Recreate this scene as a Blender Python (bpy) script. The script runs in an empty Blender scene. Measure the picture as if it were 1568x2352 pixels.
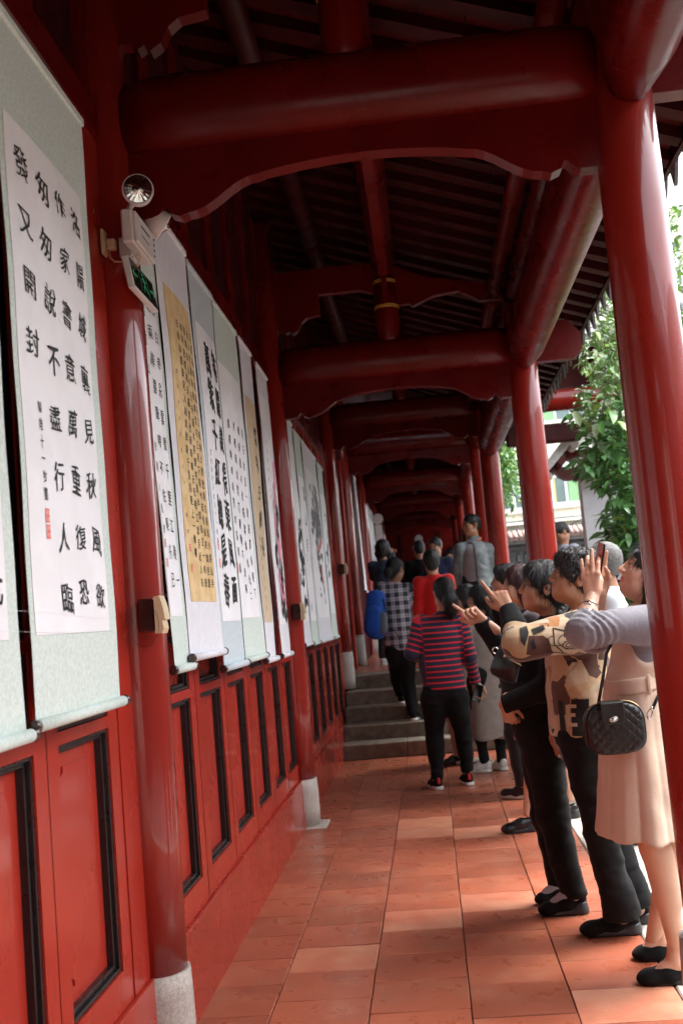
import bpy, bmesh, math, random
import numpy as np
from mathutils import Vector, Matrix
PI = math.pi
C = bpy.context.scene.collection
S = bpy.context.scene
random.seed(7)

# ------------------------------------------------------------------ camera
F, CX, CY, EYE, ROLL = 2400.0, 784.0, 1176.0, 1.42, 0.0935      # focal length in units of a 1568 x 2352 picture
VPY = (987.0, 1397.0)                                             # where the corridor's lines meet
def _axes():
    vy = np.array([VPY[0]-CX, VPY[1]-CY, F]); vy /= np.linalg.norm(vy)
    u = np.array([-math.sin(ROLL), -math.cos(ROLL), 0.0]); u = u - vy*(u@vy); u /= np.linalg.norm(u)
    vx = np.cross(vy, u)
    if vx[0] < 0: vx = -vx
    return np.array([vx, vy, u])
RW = _axes()
cam_d = bpy.data.cameras.new('camera'); cam = bpy.data.objects.new('camera', cam_d); C.objects.link(cam)
_r = RW@np.array([1, 0, 0]); _u = RW@np.array([0, -1, 0]); _b = RW@np.array([0, 0, -1])
cam.matrix_world = Matrix(((_r[0], _u[0], _b[0], 0), (_r[1], _u[1], _b[1], 0), (_r[2], _u[2], _b[2], EYE), (0, 0, 0, 1)))
cam_d.sensor_fit = 'VERTICAL'; cam_d.sensor_height = 36; cam_d.sensor_width = 24
cam_d.lens = 36*F/2352.0; cam_d.clip_start = 0.05; cam_d.clip_end = 3000
cam_d.dof.use_dof = True; cam_d.dof.focus_distance = 4.0; cam_d.dof.aperture_fstop = 4.5
S.camera = cam
def P(x, y, Y):
    """the point at distance Y along the corridor that was measured at x, y (1568 x 2352) in the photograph"""
    d = RW@np.array([x-CX, y-CY, F]); t = Y/d[1]
    return Vector((d[0]*t, Y, EYE+d[2]*t))

# ------------------------------------------------------------------ light
SUN_EL, SUN_AZ = math.radians(66), math.radians(70)    # high over the courtyard, to the right of the corridor
w = bpy.data.worlds.new('World'); S.world = w; w.use_nodes = True
nt = w.node_tree; nt.nodes.clear()
sky = nt.nodes.new('ShaderNodeTexSky'); sky.sky_type = 'NISHITA'; sky.sun_disc = False
sky.sun_elevation = SUN_EL; sky.sun_rotation = SUN_AZ; sky.air_density = 1.0; sky.dust_density = 4.0; sky.ozone_density = 1.0
hs = nt.nodes.new('ShaderNodeHueSaturation'); hs.inputs['Saturation'].default_value = 0.28   # thin overcast: almost white
bg = nt.nodes.new('ShaderNodeBackground'); bg.inputs['Strength'].default_value = 0.15
wo = nt.nodes.new('ShaderNodeOutputWorld')
nt.links.new(sky.outputs[0], hs.inputs['Color']); nt.links.new(hs.outputs[0], bg.inputs[0]); nt.links.new(bg.outputs[0], wo.inputs[0])
sl = bpy.data.lights.new('sun', 'SUN'); sl.energy = 0.5; sl.angle = math.radians(30); sl.color = (1.0, 0.96, 0.9)
sun = bpy.data.objects.new('sun', sl); C.objects.link(sun)
sdir = Vector((math.sin(SUN_AZ)*math.cos(SUN_EL), math.cos(SUN_AZ)*math.cos(SUN_EL), math.sin(SUN_EL)))
sun.rotation_euler = sdir.to_track_quat('Z', 'Y').to_euler(); sun.location = (6, 2, 12)
S.view_settings.view_transform = 'Standard'; S.view_settings.look = 'None'
S.view_settings.exposure = 2.8; S.view_settings.gamma = 1.0; S.view_settings.use_curve_mapping = False
S.render.engine = 'CYCLES'
S.cycles.max_bounces = 10; S.cycles.diffuse_bounces = 5; S.cycles.glossy_bounces = 4; S.cycles.use_denoising = True

# ------------------------------------------------------------------ materials
def nd(nt, t, **kw):
    n = nt.nodes.new(t)
    for k, v in kw.items():
        if k in n.inputs: n.inputs[k].default_value = v
        else: setattr(n, k, v)
    return n
def mat(name, col, col2=None, rough=0.5, rough2=None, scale=6.0, stretch=(1, 1, 1), bump=0.0, bscale=60.0, coat=0.0, metal=0.0,
        rnd=0.0, detail=6.0, spec=0.5, ramp=(0.35, 0.65), spots=None, trans=0.0, bstretch=None, sss=0.0, sheen=0.0, sw=0.08):
    """Principled material: two colours mixed by noise, per-object brightness spread rnd, noise bump, optional dark or light spots"""
    m = bpy.data.materials.new(name); m.use_nodes = True; nt = m.node_tree; L = nt.links
    b = nt.nodes['Principled BSDF']
    tc = nd(nt, 'ShaderNodeTexCoord'); mp = nd(nt, 'ShaderNodeMapping'); mp.inputs['Scale'].default_value = stretch
    L.new(tc.outputs['Object'], mp.inputs[0])
    col2 = col2 or tuple(c*0.8 for c in col)
    no = nd(nt, 'ShaderNodeTexNoise', Scale=scale, Detail=detail, Roughness=0.6); L.new(mp.outputs[0], no.inputs['Vector'])
    if rnd:
        oi = nd(nt, 'ShaderNodeObjectInfo'); ad = nd(nt, 'ShaderNodeVectorMath', operation='ADD')
        ml = nd(nt, 'ShaderNodeVectorMath', operation='SCALE'); ml.inputs['Scale'].default_value = 37.0
        cb = nd(nt, 'ShaderNodeCombineXYZ')
        for i in range(3): L.new(oi.outputs['Random'], cb.inputs[i])
        L.new(cb.outputs[0], ml.inputs[0]); L.new(mp.outputs[0], ad.inputs[0]); L.new(ml.outputs[0], ad.inputs[1]); L.new(ad.outputs[0], no.inputs['Vector'])
    cr = nd(nt, 'ShaderNodeValToRGB'); cr.color_ramp.elements[0].position = ramp[0]; cr.color_ramp.elements[1].position = ramp[1]
    cr.color_ramp.elements[0].color = (*col, 1); cr.color_ramp.elements[1].color = (*col2, 1)
    L.new(no.outputs['Fac'], cr.inputs[0]); out = cr.outputs[0]
    if spots:
        sc, thr, scol, amt = spots
        n2 = nd(nt, 'ShaderNodeTexNoise', Scale=sc, Detail=8.0, Roughness=0.7); L.new(ad.outputs[0] if rnd else mp.outputs[0], n2.inputs['Vector'])
        r2 = nd(nt, 'ShaderNodeValToRGB'); r2.color_ramp.elements[0].position = thr; r2.color_ramp.elements[1].position = min(thr+sw, 1)
        r2.color_ramp.elements[0].color = (0, 0, 0, 1); r2.color_ramp.elements[1].color = (amt, amt, amt, 1)
        L.new(n2.outputs['Fac'], r2.inputs[0])
        mx = nd(nt, 'ShaderNodeMix', data_type='RGBA'); L.new(r2.outputs[0], mx.inputs[0]); L.new(out, mx.inputs[6]); mx.inputs[7].default_value = (*scol, 1); out = mx.outputs[2]
    if rnd:
        mr = nd(nt, 'ShaderNodeMapRange'); mr.inputs[3].default_value = 1-rnd; mr.inputs[4].default_value = 1+rnd
        L.new(oi.outputs['Random'], mr.inputs[0])
        h = nd(nt, 'ShaderNodeHueSaturation'); L.new(mr.outputs[0], h.inputs['Value']); L.new(out, h.inputs['Color']); out = h.outputs[0]
    L.new(out, b.inputs['Base Color'])
    if rough2 is not None:
        n3 = nd(nt, 'ShaderNodeTexNoise', Scale=scale*1.7, Detail=5.0); L.new(mp.outputs[0], n3.inputs['Vector'])
        m3 = nd(nt, 'ShaderNodeMapRange'); m3.inputs[1].default_value = 0.35; m3.inputs[2].default_value = 0.65; m3.inputs[3].default_value = rough; m3.inputs[4].default_value = rough2
        L.new(n3.outputs['Fac'], m3.inputs[0]); L.new(m3.outputs[0], b.inputs['Roughness'])
    else: b.inputs['Roughness'].default_value = rough
    if bump:
        nb = nd(nt, 'ShaderNodeTexNoise', Scale=bscale, Detail=4.0)
        if bstretch:
            m2 = nd(nt, 'ShaderNodeMapping'); m2.inputs['Scale'].default_value = bstretch; L.new(tc.outputs['Object'], m2.inputs[0]); L.new(m2.outputs[0], nb.inputs['Vector'])
        else: L.new(mp.outputs[0], nb.inputs['Vector'])
        bp = nd(nt, 'ShaderNodeBump', Strength=1.0, Distance=bump); L.new(nb.outputs['Fac'], bp.inputs['Height']); L.new(bp.outputs[0], b.inputs['Normal'])
    b.inputs['Coat Weight'].default_value = coat; b.inputs['Coat Roughness'].default_value = 0.05
    b.inputs['Metallic'].default_value = metal; b.inputs['Specular IOR Level'].default_value = spec
    b.inputs['Transmission Weight'].default_value = trans
    if sheen: b.inputs['Sheen Weight'].default_value = sheen
    if sss: b.inputs['Subsurface Weight'].default_value = sss; b.inputs['Subsurface Radius'].default_value = (0.02, 0.008, 0.004); b.inputs['Subsurface Scale'].default_value = 0.4
    return m
M = {}
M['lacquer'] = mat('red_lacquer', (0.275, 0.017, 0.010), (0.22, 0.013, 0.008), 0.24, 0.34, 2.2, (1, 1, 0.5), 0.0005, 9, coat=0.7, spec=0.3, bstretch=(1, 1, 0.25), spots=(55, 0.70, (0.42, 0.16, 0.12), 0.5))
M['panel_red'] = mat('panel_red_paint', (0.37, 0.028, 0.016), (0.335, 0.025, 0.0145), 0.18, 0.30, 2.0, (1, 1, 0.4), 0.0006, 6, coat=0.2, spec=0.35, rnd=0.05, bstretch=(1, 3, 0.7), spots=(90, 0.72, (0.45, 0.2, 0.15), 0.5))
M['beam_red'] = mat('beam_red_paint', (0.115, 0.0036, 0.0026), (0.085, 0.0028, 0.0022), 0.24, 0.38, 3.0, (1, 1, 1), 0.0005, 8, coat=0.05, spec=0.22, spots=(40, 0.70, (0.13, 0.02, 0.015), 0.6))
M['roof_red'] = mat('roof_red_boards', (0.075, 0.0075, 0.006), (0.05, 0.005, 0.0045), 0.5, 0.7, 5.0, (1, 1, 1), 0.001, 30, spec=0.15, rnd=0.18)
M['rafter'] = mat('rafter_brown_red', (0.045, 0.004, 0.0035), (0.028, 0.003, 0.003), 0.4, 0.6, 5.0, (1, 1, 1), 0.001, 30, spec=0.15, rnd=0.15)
M['black_wood'] = mat('black_lacquer_moulding', (0.007, 0.006, 0.007), (0.012, 0.009, 0.009), 0.25, 0.45, 12, (1, 1, 1), 0.0006, 40, coat=0.08)
M['dark_gap'] = mat('dark_interior', (0.006, 0.005, 0.006), (0.010, 0.008, 0.009), 0.4, None, 8)
M['gold'] = mat('gold_band', (0.62, 0.33, 0.05), (0.45, 0.22, 0.03), 0.35, None, 20, metal=0.3)
M['granite'] = mat('speckled_granite', (0.50, 0.45, 0.40), (0.34, 0.30, 0.27), 0.55, 0.75, 90, (1, 1, 1), 0.0015, 160, spots=(150, 0.60, (0.10, 0.09, 0.085), 0.85), rnd=0.05)
M['step_stone'] = mat('step_granite', (0.22, 0.18, 0.14), (0.12, 0.10, 0.078), 0.6, 0.8, 14, (1, 1, 1), 0.003, 90, spots=(70, 0.62, (0.07, 0.06, 0.05), 0.7), rnd=0.08)
M['kerb'] = mat('kerb_granite', (0.46, 0.42, 0.36), (0.36, 0.33, 0.28), 0.6, 0.8, 60, (1, 1, 1), 0.002, 120, spots=(120, 0.62, (0.16, 0.14, 0.12), 0.6), rnd=0.06)
M['base_red'] = mat('glossy_red_plinth_wall', (0.34, 0.032, 0.018), (0.30, 0.027, 0.016), 0.18, 0.32, 2.5, (1, 1, 1), 0.0010, 6, coat=0.25, spec=0.4, spots=(60, 0.7, (0.40, 0.15, 0.11), 0.4))
M['plaster'] = mat('pale_plaster', (0.80, 0.76, 0.66), (0.68, 0.64, 0.54), 0.85, None, 3, (1, 1, 0.5), 0.002, 40)
M['white_wall'] = mat('white_garden_wall', (0.70, 0.69, 0.70), (0.60, 0.60, 0.62), 0.85, None, 3, (1, 1, 1), 0.002, 50)
M['ivory'] = mat('ivory_plastic', (0.70, 0.56, 0.36), (0.62, 0.48, 0.30), 0.35, None, 8)
M['white_plastic'] = mat('white_plastic', (0.62, 0.58, 0.56), (0.55, 0.5, 0.48), 0.35, None, 6)
M['chrome'] = mat('chrome', (0.75, 0.73, 0.70), (0.65, 0.62, 0.60), 0.12, None, 30, metal=1.0)
M['black_plastic'] = mat('black_plastic', (0.012, 0.012, 0.013), None, 0.25, None, 8)
M['glass_dark'] = mat('phone_glass', (0.006, 0.006, 0.008), None, 0.08, None, 8)
M['sign_black'] = mat('sign_face_black', (0.012, 0.016, 0.013), None, 0.2, None, 8)
M['sign_green'] = mat('sign_green', (0.06, 0.50, 0.20), (0.05, 0.42, 0.18), 0.35, None, 8)
M['ink'] = mat('black_ink', (0.012, 0.012, 0.013), (0.03, 0.03, 0.032), 0.6, None, 40, spec=0.2)
M['ink_grey'] = mat('grey_ink_wash', (0.10, 0.10, 0.11), (0.28, 0.28, 0.29), 0.7, None, 30, spec=0.2)
M['seal'] = mat('seal_red', (0.75, 0.10, 0.08), (0.85, 0.35, 0.30), 0.7, None, 160)
M['pink'] = mat('peony_pink', (0.85, 0.22, 0.38), (0.92, 0.50, 0.60), 0.7, None, 50)
M['twig'] = mat('twig_brown', (0.32, 0.20, 0.10), (0.20, 0.12, 0.07), 0.7, None, 40)
def paper(name, c, c2, sc, thr=0.5, st=(1, 1, 1)):
    return mat(name, c, c2, 0.8, None, sc, st, 0.0004, 90, ramp=(thr-0.06, thr+0.06), spec=0.2)
M['paper'] = paper('white_xuan_paper', (0.84, 0.84, 0.855), (0.80, 0.80, 0.815), 4)
M['silk_green'] = paper('pale_green_silk', (0.55, 0.635, 0.575), (0.64, 0.72, 0.675), 95, 0.5)
M['silk_white'] = paper('pale_lilac_silk', (0.68, 0.68, 0.72), (0.74, 0.74, 0.78), 70, 0.5, (1, 1, 0.3))
M['silk_blue'] = paper('pale_blue_silk', (0.50, 0.57, 0.60), (0.56, 0.63, 0.66), 60)
M['gold_paper'] = paper('golden_paper', (0.66, 0.46, 0.22), (0.74, 0.55, 0.30), 14)
M['tan_paper'] = paper('tan_paper', (0.58, 0.46, 0.30), (0.62, 0.50, 0.34), 10)
M['dark_rod'] = mat('dark_wood_roller', (0.05, 0.018, 0.014), (0.03, 0.012, 0.01), 0.2, None, 20, coat=0.4)
M['window_white'] = mat('window_frame_white', (0.72, 0.76, 0.76), None, 0.4)
M['pane'] = mat('window_pane_glass', (0.09, 0.14, 0.13), (0.16, 0.22, 0.21), 0.06, None, 0.8)
M['curtain_green'] = mat('green_curtain', (0.22, 0.45, 0.20), (0.30, 0.52, 0.26), 0.8, None, 9, (6, 6, 0.3))
M['curtain_yellow'] = mat('yellow_curtain', (0.70, 0.58, 0.24), (0.58, 0.46, 0.18), 0.8, None, 9, (6, 6, 0.3))
M['grey_brick'] = mat('grey_carved_brick', (0.13, 0.14, 0.15), (0.09, 0.10, 0.10), 0.8, None, 12, bump=0.004, bscale=30)
M['roof_tile'] = mat('grey_roof_tile', (0.17, 0.165, 0.16), (0.10, 0.10, 0.10), 0.8, None, 14, bump=0.004, bscale=40, rnd=0.15)
M['coping'] = mat('reddish_coping_tile', (0.36, 0.24, 0.20), (0.22, 0.16, 0.14), 0.8, None, 20, bump=0.004, bscale=40, rnd=0.2)
M['eave_edge'] = mat('eave_plaster_edge', (0.62, 0.60, 0.58), (0.45, 0.43, 0.41), 0.8, None, 14)
M['paving'] = mat('courtyard_paving', (0.22, 0.21, 0.19), (0.17, 0.16, 0.15), 0.8, None, 2.0, bump=0.004, bscale=20)
M['bark'] = mat('bark', (0.10, 0.075, 0.05), (0.06, 0.045, 0.03), 0.85, None, 20, (1, 1, 0.2), 0.006, 30)
def tilemat():
    m = mat('terracotta_tile', (0.33, 0.092, 0.048), (0.27, 0.074, 0.040), 0.24, 0.42, 3.0, (1, 1, 1), 0.0010, 60, rnd=0.16, spots=(4, 0.50, (0.47, 0.22, 0.13), 0.55), sw=0.3, coat=0.15)
    nt = m.node_tree; L = nt.links; b = nt.nodes['Principled BSDF']
    src = b.inputs['Base Color'].links[0].from_socket
    tc = [n for n in nt.nodes if n.type == 'TEX_COORD'][0]; g = nd(nt, 'ShaderNodeNewGeometry')
    n = nd(nt, 'ShaderNodeTexNoise', Scale=2.3, Detail=9.0, Roughness=0.7); L.new(g.outputs['Position'], n.inputs['Vector'])
    r = nd(nt, 'ShaderNodeValToRGB'); r.color_ramp.elements[0].position = 0.50; r.color_ramp.elements[1].position = 0.78
    r.color_ramp.elements[0].color = (0, 0, 0, 1); r.color_ramp.elements[1].color = (.65, .65, .65, 1); L.new(n.outputs['Fac'], r.inputs[0])
    mx = nd(nt, 'ShaderNodeMix', data_type='RGBA'); L.new(r.outputs[0], mx.inputs[0]); L.new(src, mx.inputs[6]); mx.inputs[7].default_value = (0.22, 0.095, 0.06, 1)
    n2 = nd(nt, 'ShaderNodeTexNoise', Scale=38.0, Detail=6.0); L.new(g.outputs['Position'], n2.inputs['Vector'])
    r2 = nd(nt, 'ShaderNodeValToRGB'); r2.color_ramp.elements[0].position = 0.67; r2.color_ramp.elements[1].position = 0.75
    r2.color_ramp.elements[0].color = (0, 0, 0, 1); r2.color_ramp.elements[1].color = (.45, .45, .45, 1); L.new(n2.outputs['Fac'], r2.inputs[0])
    mx2 = nd(nt, 'ShaderNodeMix', data_type='RGBA'); L.new(r2.outputs[0], mx2.inputs[0]); L.new(mx.outputs[2], mx2.inputs[6]); mx2.inputs[7].default_value = (0.60, 0.40, 0.30, 1)
    L.new(mx2.outputs[2], b.inputs['Base Color'])
    return m
M['tile'] = tilemat()
M['tile_pale'] = mat('pale_terracotta_tile', (0.44, 0.19, 0.11), (0.38, 0.11, 0.06), 0.4, 0.6, 4, (1, 1, 1), 0.001, 60, rnd=0.1)
M['grout'] = mat('dark_grout', (0.09, 0.06, 0.048), (0.20, 0.14, 0.11), 0.9, None, 9)

# ------------------------------------------------------------------ object helpers
def put(o, parent=None):
    C.objects.link(o)
    if parent is not None: o.parent = parent; o.matrix_parent_inverse = Matrix.Identity(4)
    return o
def obj(name, bm, m, parent=None, smooth=False, recalc=True):
    if recalc: bmesh.ops.recalc_face_normals(bm, faces=bm.faces)
    me = bpy.data.meshes.new(name); bm.to_mesh(me); bm.free()
    for mm in (m if isinstance(m, (list, tuple)) else [m]): me.materials.append(mm)
    if smooth: me.polygons.foreach_set('use_smooth', [True]*len(me.polygons))
    o = bpy.data.objects.new(name, me)
    if parent is not None:                       # geometry is written in world coordinates: bring it into the thing's frame
        me.transform(Matrix.Translation(-world_loc(parent)))
    return put(o, parent)
_WL = {}
def world_loc(o):
    v = Vector(o.location)
    while o.parent is not None: o = o.parent; v += Vector(o.location)
    return v
def tag(o, label=None, cat=None, group=None, kind=None):
    if label: o['label'] = label
    if cat: o['category'] = cat
    if group: o['group'] = group
    if kind: o['kind'] = kind
    return o
def thing(name, label, cat, loc=(0, 0, 0), group=None):
    o = bpy.data.objects.new(name, None); o.empty_display_size = 0.1; o.location = loc; C.objects.link(o)
    return tag(o, label, cat, group)
def setting(name, loc=(0, 0, 0)):
    o = bpy.data.objects.new(name, None); o.location = loc; C.objects.link(o); o['kind'] = 'structure'; return o
def B(): return bmesh.new()
def box(bm, a, b, bev=0.0, mi=0):
    vs = []
    if bev:
        t = bmesh.new(); box(t, a, b); bmesh.ops.bevel(t, geom=list(t.edges), offset=bev, segments=1, affect='EDGES')
        me = bpy.data.meshes.new('t'); t.to_mesh(me); t.free(); n0 = len(bm.faces); bm.from_mesh(me); bpy.data.meshes.remove(me)
        return bm
    for x in (a[0], b[0]):
        for y in (a[1], b[1]):
            for z in (a[2], b[2]): vs.append(bm.verts.new((x, y, z)))
    for f in ((0, 1, 3, 2), (4, 6, 7, 5), (0, 4, 5, 1), (2, 3, 7, 6), (0, 2, 6, 4), (1, 5, 7, 3)):
        bm.faces.new([vs[i] for i in f]).material_index = mi
    return bm
def frame_of(d):
    d = d.normalized(); a = Vector((0, 0, 1)) if abs(d.z) < 0.9 else Vector((1, 0, 0))
    u = d.cross(a).normalized(); return u, d.cross(u).normalized()
def tube(bm, pts, rads, n=12, caps=True, su=1.0, sv=1.0, mi=0, uv=None):
    """loft of rings along a polyline; su, sv squash the ring"""
    pts = [Vector(p) for p in pts]
    if not isinstance(rads, (list, tuple)): rads = [rads]*len(pts)
    rings = []; u = v = None
    for i, p in enumerate(pts):
        d = (pts[min(i+1, len(pts)-1)]-pts[max(i-1, 0)])
        if uv: u, v = Vector(uv[0]), Vector(uv[1])
        elif u is None: u, v = frame_of(d)
        else:
            d.normalize(); u = (u-d*u.dot(d)).normalized(); v = d.cross(u)
        rings.append([bm.verts.new(p+(u*math.cos(2*PI*k/n)*su+v*math.sin(2*PI*k/n)*sv)*rads[i]) for k in range(n)])
    for a, b in zip(rings, rings[1:]):
        for k in range(n):
            f = bm.faces.new((a[k], a[(k+1) % n], b[(k+1) % n], b[k])); f.material_index = mi; f.smooth = True
    if caps:
        bm.faces.new(rings[0]).material_index = mi; bm.faces.new(rings[-1][::-1]).material_index = mi
    return bm
def lathe(bm, prof, c, n=32, mi=0):
    """prof: (radius, z) list around a vertical axis through c"""
    return tube(bm, [(c[0], c[1], c[2]+z) for r, z in prof], [r for r, z in prof], n, True, uv=((1, 0, 0), (0, 1, 0)), mi=mi)
def prism(bm, poly, plane, lo, hi, mi=0):
    """poly of 2D points extruded lo..hi along the third axis; plane in 'xz','yz','xy'"""
    def v(p, t):
        return {'xz': (p[0], t, p[1]), 'yz': (t, p[0], p[1]), 'xy': (p[0], p[1], t)}[plane]
    a = [bm.verts.new(v(p, lo)) for p in poly]; b = [bm.verts.new(v(p, hi)) for p in poly]
    bm.faces.new(a).material_index = mi; bm.faces.new(b[::-1]).material_index = mi
    for i in range(len(poly)):
        j = (i+1) % len(poly); bm.faces.new((a[i], b[i], b[j], a[j])).material_index = mi
    return bm
def shared(name, me, parent, loc, rot=(0, 0, 0), sc=(1, 1, 1)):
    o = bpy.data.objects.new(name, me); o.location = Vector(loc)-(world_loc(parent) if parent else Vector()); o.rotation_euler = rot; o.scale = sc
    return put(o, parent)
def mesh_of(bm, m, smooth=False):
    bmesh.ops.recalc_face_normals(bm, faces=bm.faces); me = bpy.data.meshes.new('piece'); bm.to_mesh(me); bm.free(); me.materials.append(m)
    if smooth: me.polygons.foreach_set('use_smooth', [True]*len(me.polygons))
    return me
# ------------------------------------------------------------------ setting: ground, floor, stairs
bm = B(); box(bm, (-1200, -1200, -0.40), (1200, 1200, -0.16)); o = obj('ground', bm, M['paving']); tag(o, kind='structure')
XW = -1.0; XR = 0.812                      # wall face, right column line
FR = [-4.24, -0.37, 3.50, 7.37, 11.6, 13.8, 17.6, 21.4, 25.2]   # frames along the corridor
UP = lambda i: 0.0 if i < 4 else 0.42    # the frames past the stairs stand higher
floor_s = setting('floor')
bm = B(); box(bm, (-1.3, -6, -0.16), (0.752, 10.42, -0.012)); obj('floor_bed', bm, M['grout'], floor_s)
colx = [-0.985, -0.712, -0.350, 0.013, 0.373, 0.742]
pal = {(3, 4.1): 1, (3, 8.0): 1}
tmesh = {}
for ci in range(5):
    w_ = colx[ci+1]-colx[ci]
    for var in range(3):
        r = random.Random(ci*7+var); bm = B(); box(bm, (-w_/2+0.0022, -0.1545, -0.02), (w_/2-0.0022, 0.1545, 0.0), 0.0028)
        for v in bm.verts: v.co.z += r.uniform(-0.0006, 0.0006); v.co.x += r.uniform(-0.001, 0.001); v.co.y += r.uniform(-0.0012, 0.0012)
        tmesh[ci, var] = mesh_of(bm, M['tile'])
        me = tmesh[ci, var].copy(); me.materials.clear(); me.materials.append(M['tile_pale']); tmesh[ci, var, 'p'] = me
pale = {(4, 3.95), (2, 7.25), (2, 6.9), (3, 5.3), (4, 7.0), (3, 6.85), (1, 4.6), (2, 5.0)}
for ci in range(5):
    off = [0.05, 0.17, 0.01, 0.23, 0.12][ci]; y = 2.3+off
    while y < 10.55:
        xc = (colx[ci]+colx[ci+1])/2; yy = y+0.157
        p = any(c == ci and abs(yy-yp) < 0.157 for c, yp in pale)
        k = (ci, random.randrange(3)) + (('p',) if p else ())
        o = shared('tile', tmesh[k], floor_s, (xc, yy, random.uniform(-0.0012, 0.0012)), (random.uniform(-.004, .004), random.uniform(-.004, .004), random.uniform(-.004, .004)))
        y += 0.3145
bm = B(); box(bm, (-0.985, -6, -0.012), (0.742, 2.32, -0.001)); obj('rear_paving', bm, M['tile'], floor_s)
kerb_s = setting('kerb')
y = -5.7
while y < 12:
    L_ = random.choice((1.25, 1.5, 1.35)); bm = B(); box(bm, (0.748, y+0.004, -0.16), (1.22, y+L_-0.004, 0.0), 0.006)
    o = obj('kerb_stone', bm, M['kerb'], kerb_s); y += L_
# stairs: five granite steps up to the raised part of the corridor
st = setting('stairs')
bm = B(); prism(bm, [(10.50, -.1), (10.50, .06), (11.95, .60), (12.0, .60), (12.0, -.1)], 'yz', -0.985, 0.75); obj('stair_core', bm, M['grout'], st)
for i in range(5):
    z0, z1 = 0.15*i, 0.15*(i+1); y0 = 10.42+0.30*i
    xs = [-0.985, 0.02+random.uniform(-.3, .3), 0.75] if i not in (0, 2) else [-0.985, -0.35, 0.75]
    for a, b in zip(xs, xs[1:]):
        bm = B(); box(bm, (a+0.002, y0+random.uniform(-.004, .004), 0 if i == 0 else z0-0.05), (b-0.002, y0+0.33 if i < 4 else y0+0.5, z1), 0.010)
        for v in bm.verts: v.co.z += random.uniform(-.002, .002)
        obj('step_stone', bm, M['step_stone'], st)
bm = B(); box(bm, (0.755, 10.25, -0.05), (1.2, 12.0, 0.30), 0.02); prism(bm, [(10.25, .3), (10.35, .34), (11.7, 0.8), (12, 0.8), (12, .3)], 'yz', 0.757, 1.18); obj('stair_cheek', bm, M['kerb'], st)
pf = setting('upper_floor')
bm = B(); box(bm, (-1.3, 12.1, 0.3), (0.75, 30, 0.74)); obj('floor_bed', bm, M['grout'], pf)
for ci in range(5):
    w_ = colx[ci+1]-colx[ci]; y = 12.1+0.1*ci
    while y < 15.5:
        shared('tile', tmesh[ci, random.randrange(3)], pf, ((colx[ci]+colx[ci+1])/2, y+0.157, 0.752)); y += 0.3145
bm = B(); box(bm, (-0.985, 15.6, 0.74), (0.742, 29.9, 0.751)); obj('far_paving', bm, M['tile'], pf)
bm = B(); box(bm, (0.752, 12.0, -0.16), (1.2, 30, 0.75)); obj('edge_stone', bm, M['kerb'], pf)
# stone threshold block at the foot of the stairs, right side
bm = B(); box(bm, (0.10, 9.55, 0.0), (0.42, 9.80, 0.035), 0.006); o = obj('stone_block', bm, M['step_stone'])
tag(o, 'flat stone slab on the floor behind the striped woman\'s feet', 'stone slab')

# ------------------------------------------------------------------ columns
def column(x, y, z0, ztop, r, label, group, half=False, plinth=0.32, ph=0.115, slab=False):
    t = thing('column', label, 'column', (x, y, z0), group)
    prof = [(r*0.97, plinth), (r*0.99, plinth+0.45), (r*1.02, 1.5), (r*1.02, 2.0), (r*0.99, 2.7), (r*0.95, ztop-z0)]
    bm = B(); lathe(bm, prof, (x, y, z0), 40); obj('shaft', bm, M['lacquer'], t)
    bm = B(); lathe(bm, [(ph*0.99, 0.0), (ph*1.02, 0.12), (ph*1.0, 0.25), (ph*0.97, plinth)], (x, y, z0), 36); obj('plinth', bm, M['granite'], t)
    if slab:
        bm = B(); box(bm, (x-0.02, y-0.15, z0-0.01), (x+0.165, y+0.13, z0+0.006), 0.003); obj('base_slab', bm, M['granite'], t)
    return t
cl = {2: 'engaged red column with emergency lamp box and exit sign, left wall', 3: 'engaged red column on granite drum past the peony scroll', 4: 'dark red engaged column on granite drum at top of the steps'}
for i, y in enumerate(FR):
    z0 = 0.0 if i < 4 else (0.62 if i == 4 else 0.75)
    lab = cl.get(i, 'engaged red column of the left wall, %s' % ('behind the camera end' if i < 2 else ['', '', '', '', '', 'first beyond the steps, next to narrow white scroll', 'second beyond the steps', 'third beyond the steps', 'last before the dark end wall'][i]))
    if i >= 2 or True: column(XW, y, z0, 4.3+UP(i), 0.103, lab, 'engaged columns of the left wall', plinth=0.32 if i < 4 else 0.40, ph=0.112, slab=(i == 3))
rl = {2: 'large red lacquered column at right edge in front of the girl', 3: 'red column behind the black-haired pointing woman', 4: 'red column behind the man in grey jacket'}
for i, y in enumerate(FR):
    z0 = 0.0 if i < 4 else 0.75
    lab = rl.get(i, 'red column of the open right side, %s' % (['rearmost', 'second from rear', '', '', '', 'narrow bright one left of the jacket man', 'far one in the dark passage', 'farther one in the dark passage', 'last one by the end wall'][i]))
    column(XR, y, z0, 3.62+UP(i), 0.106, lab, 'columns along the courtyard side', ph=0.128)

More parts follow.
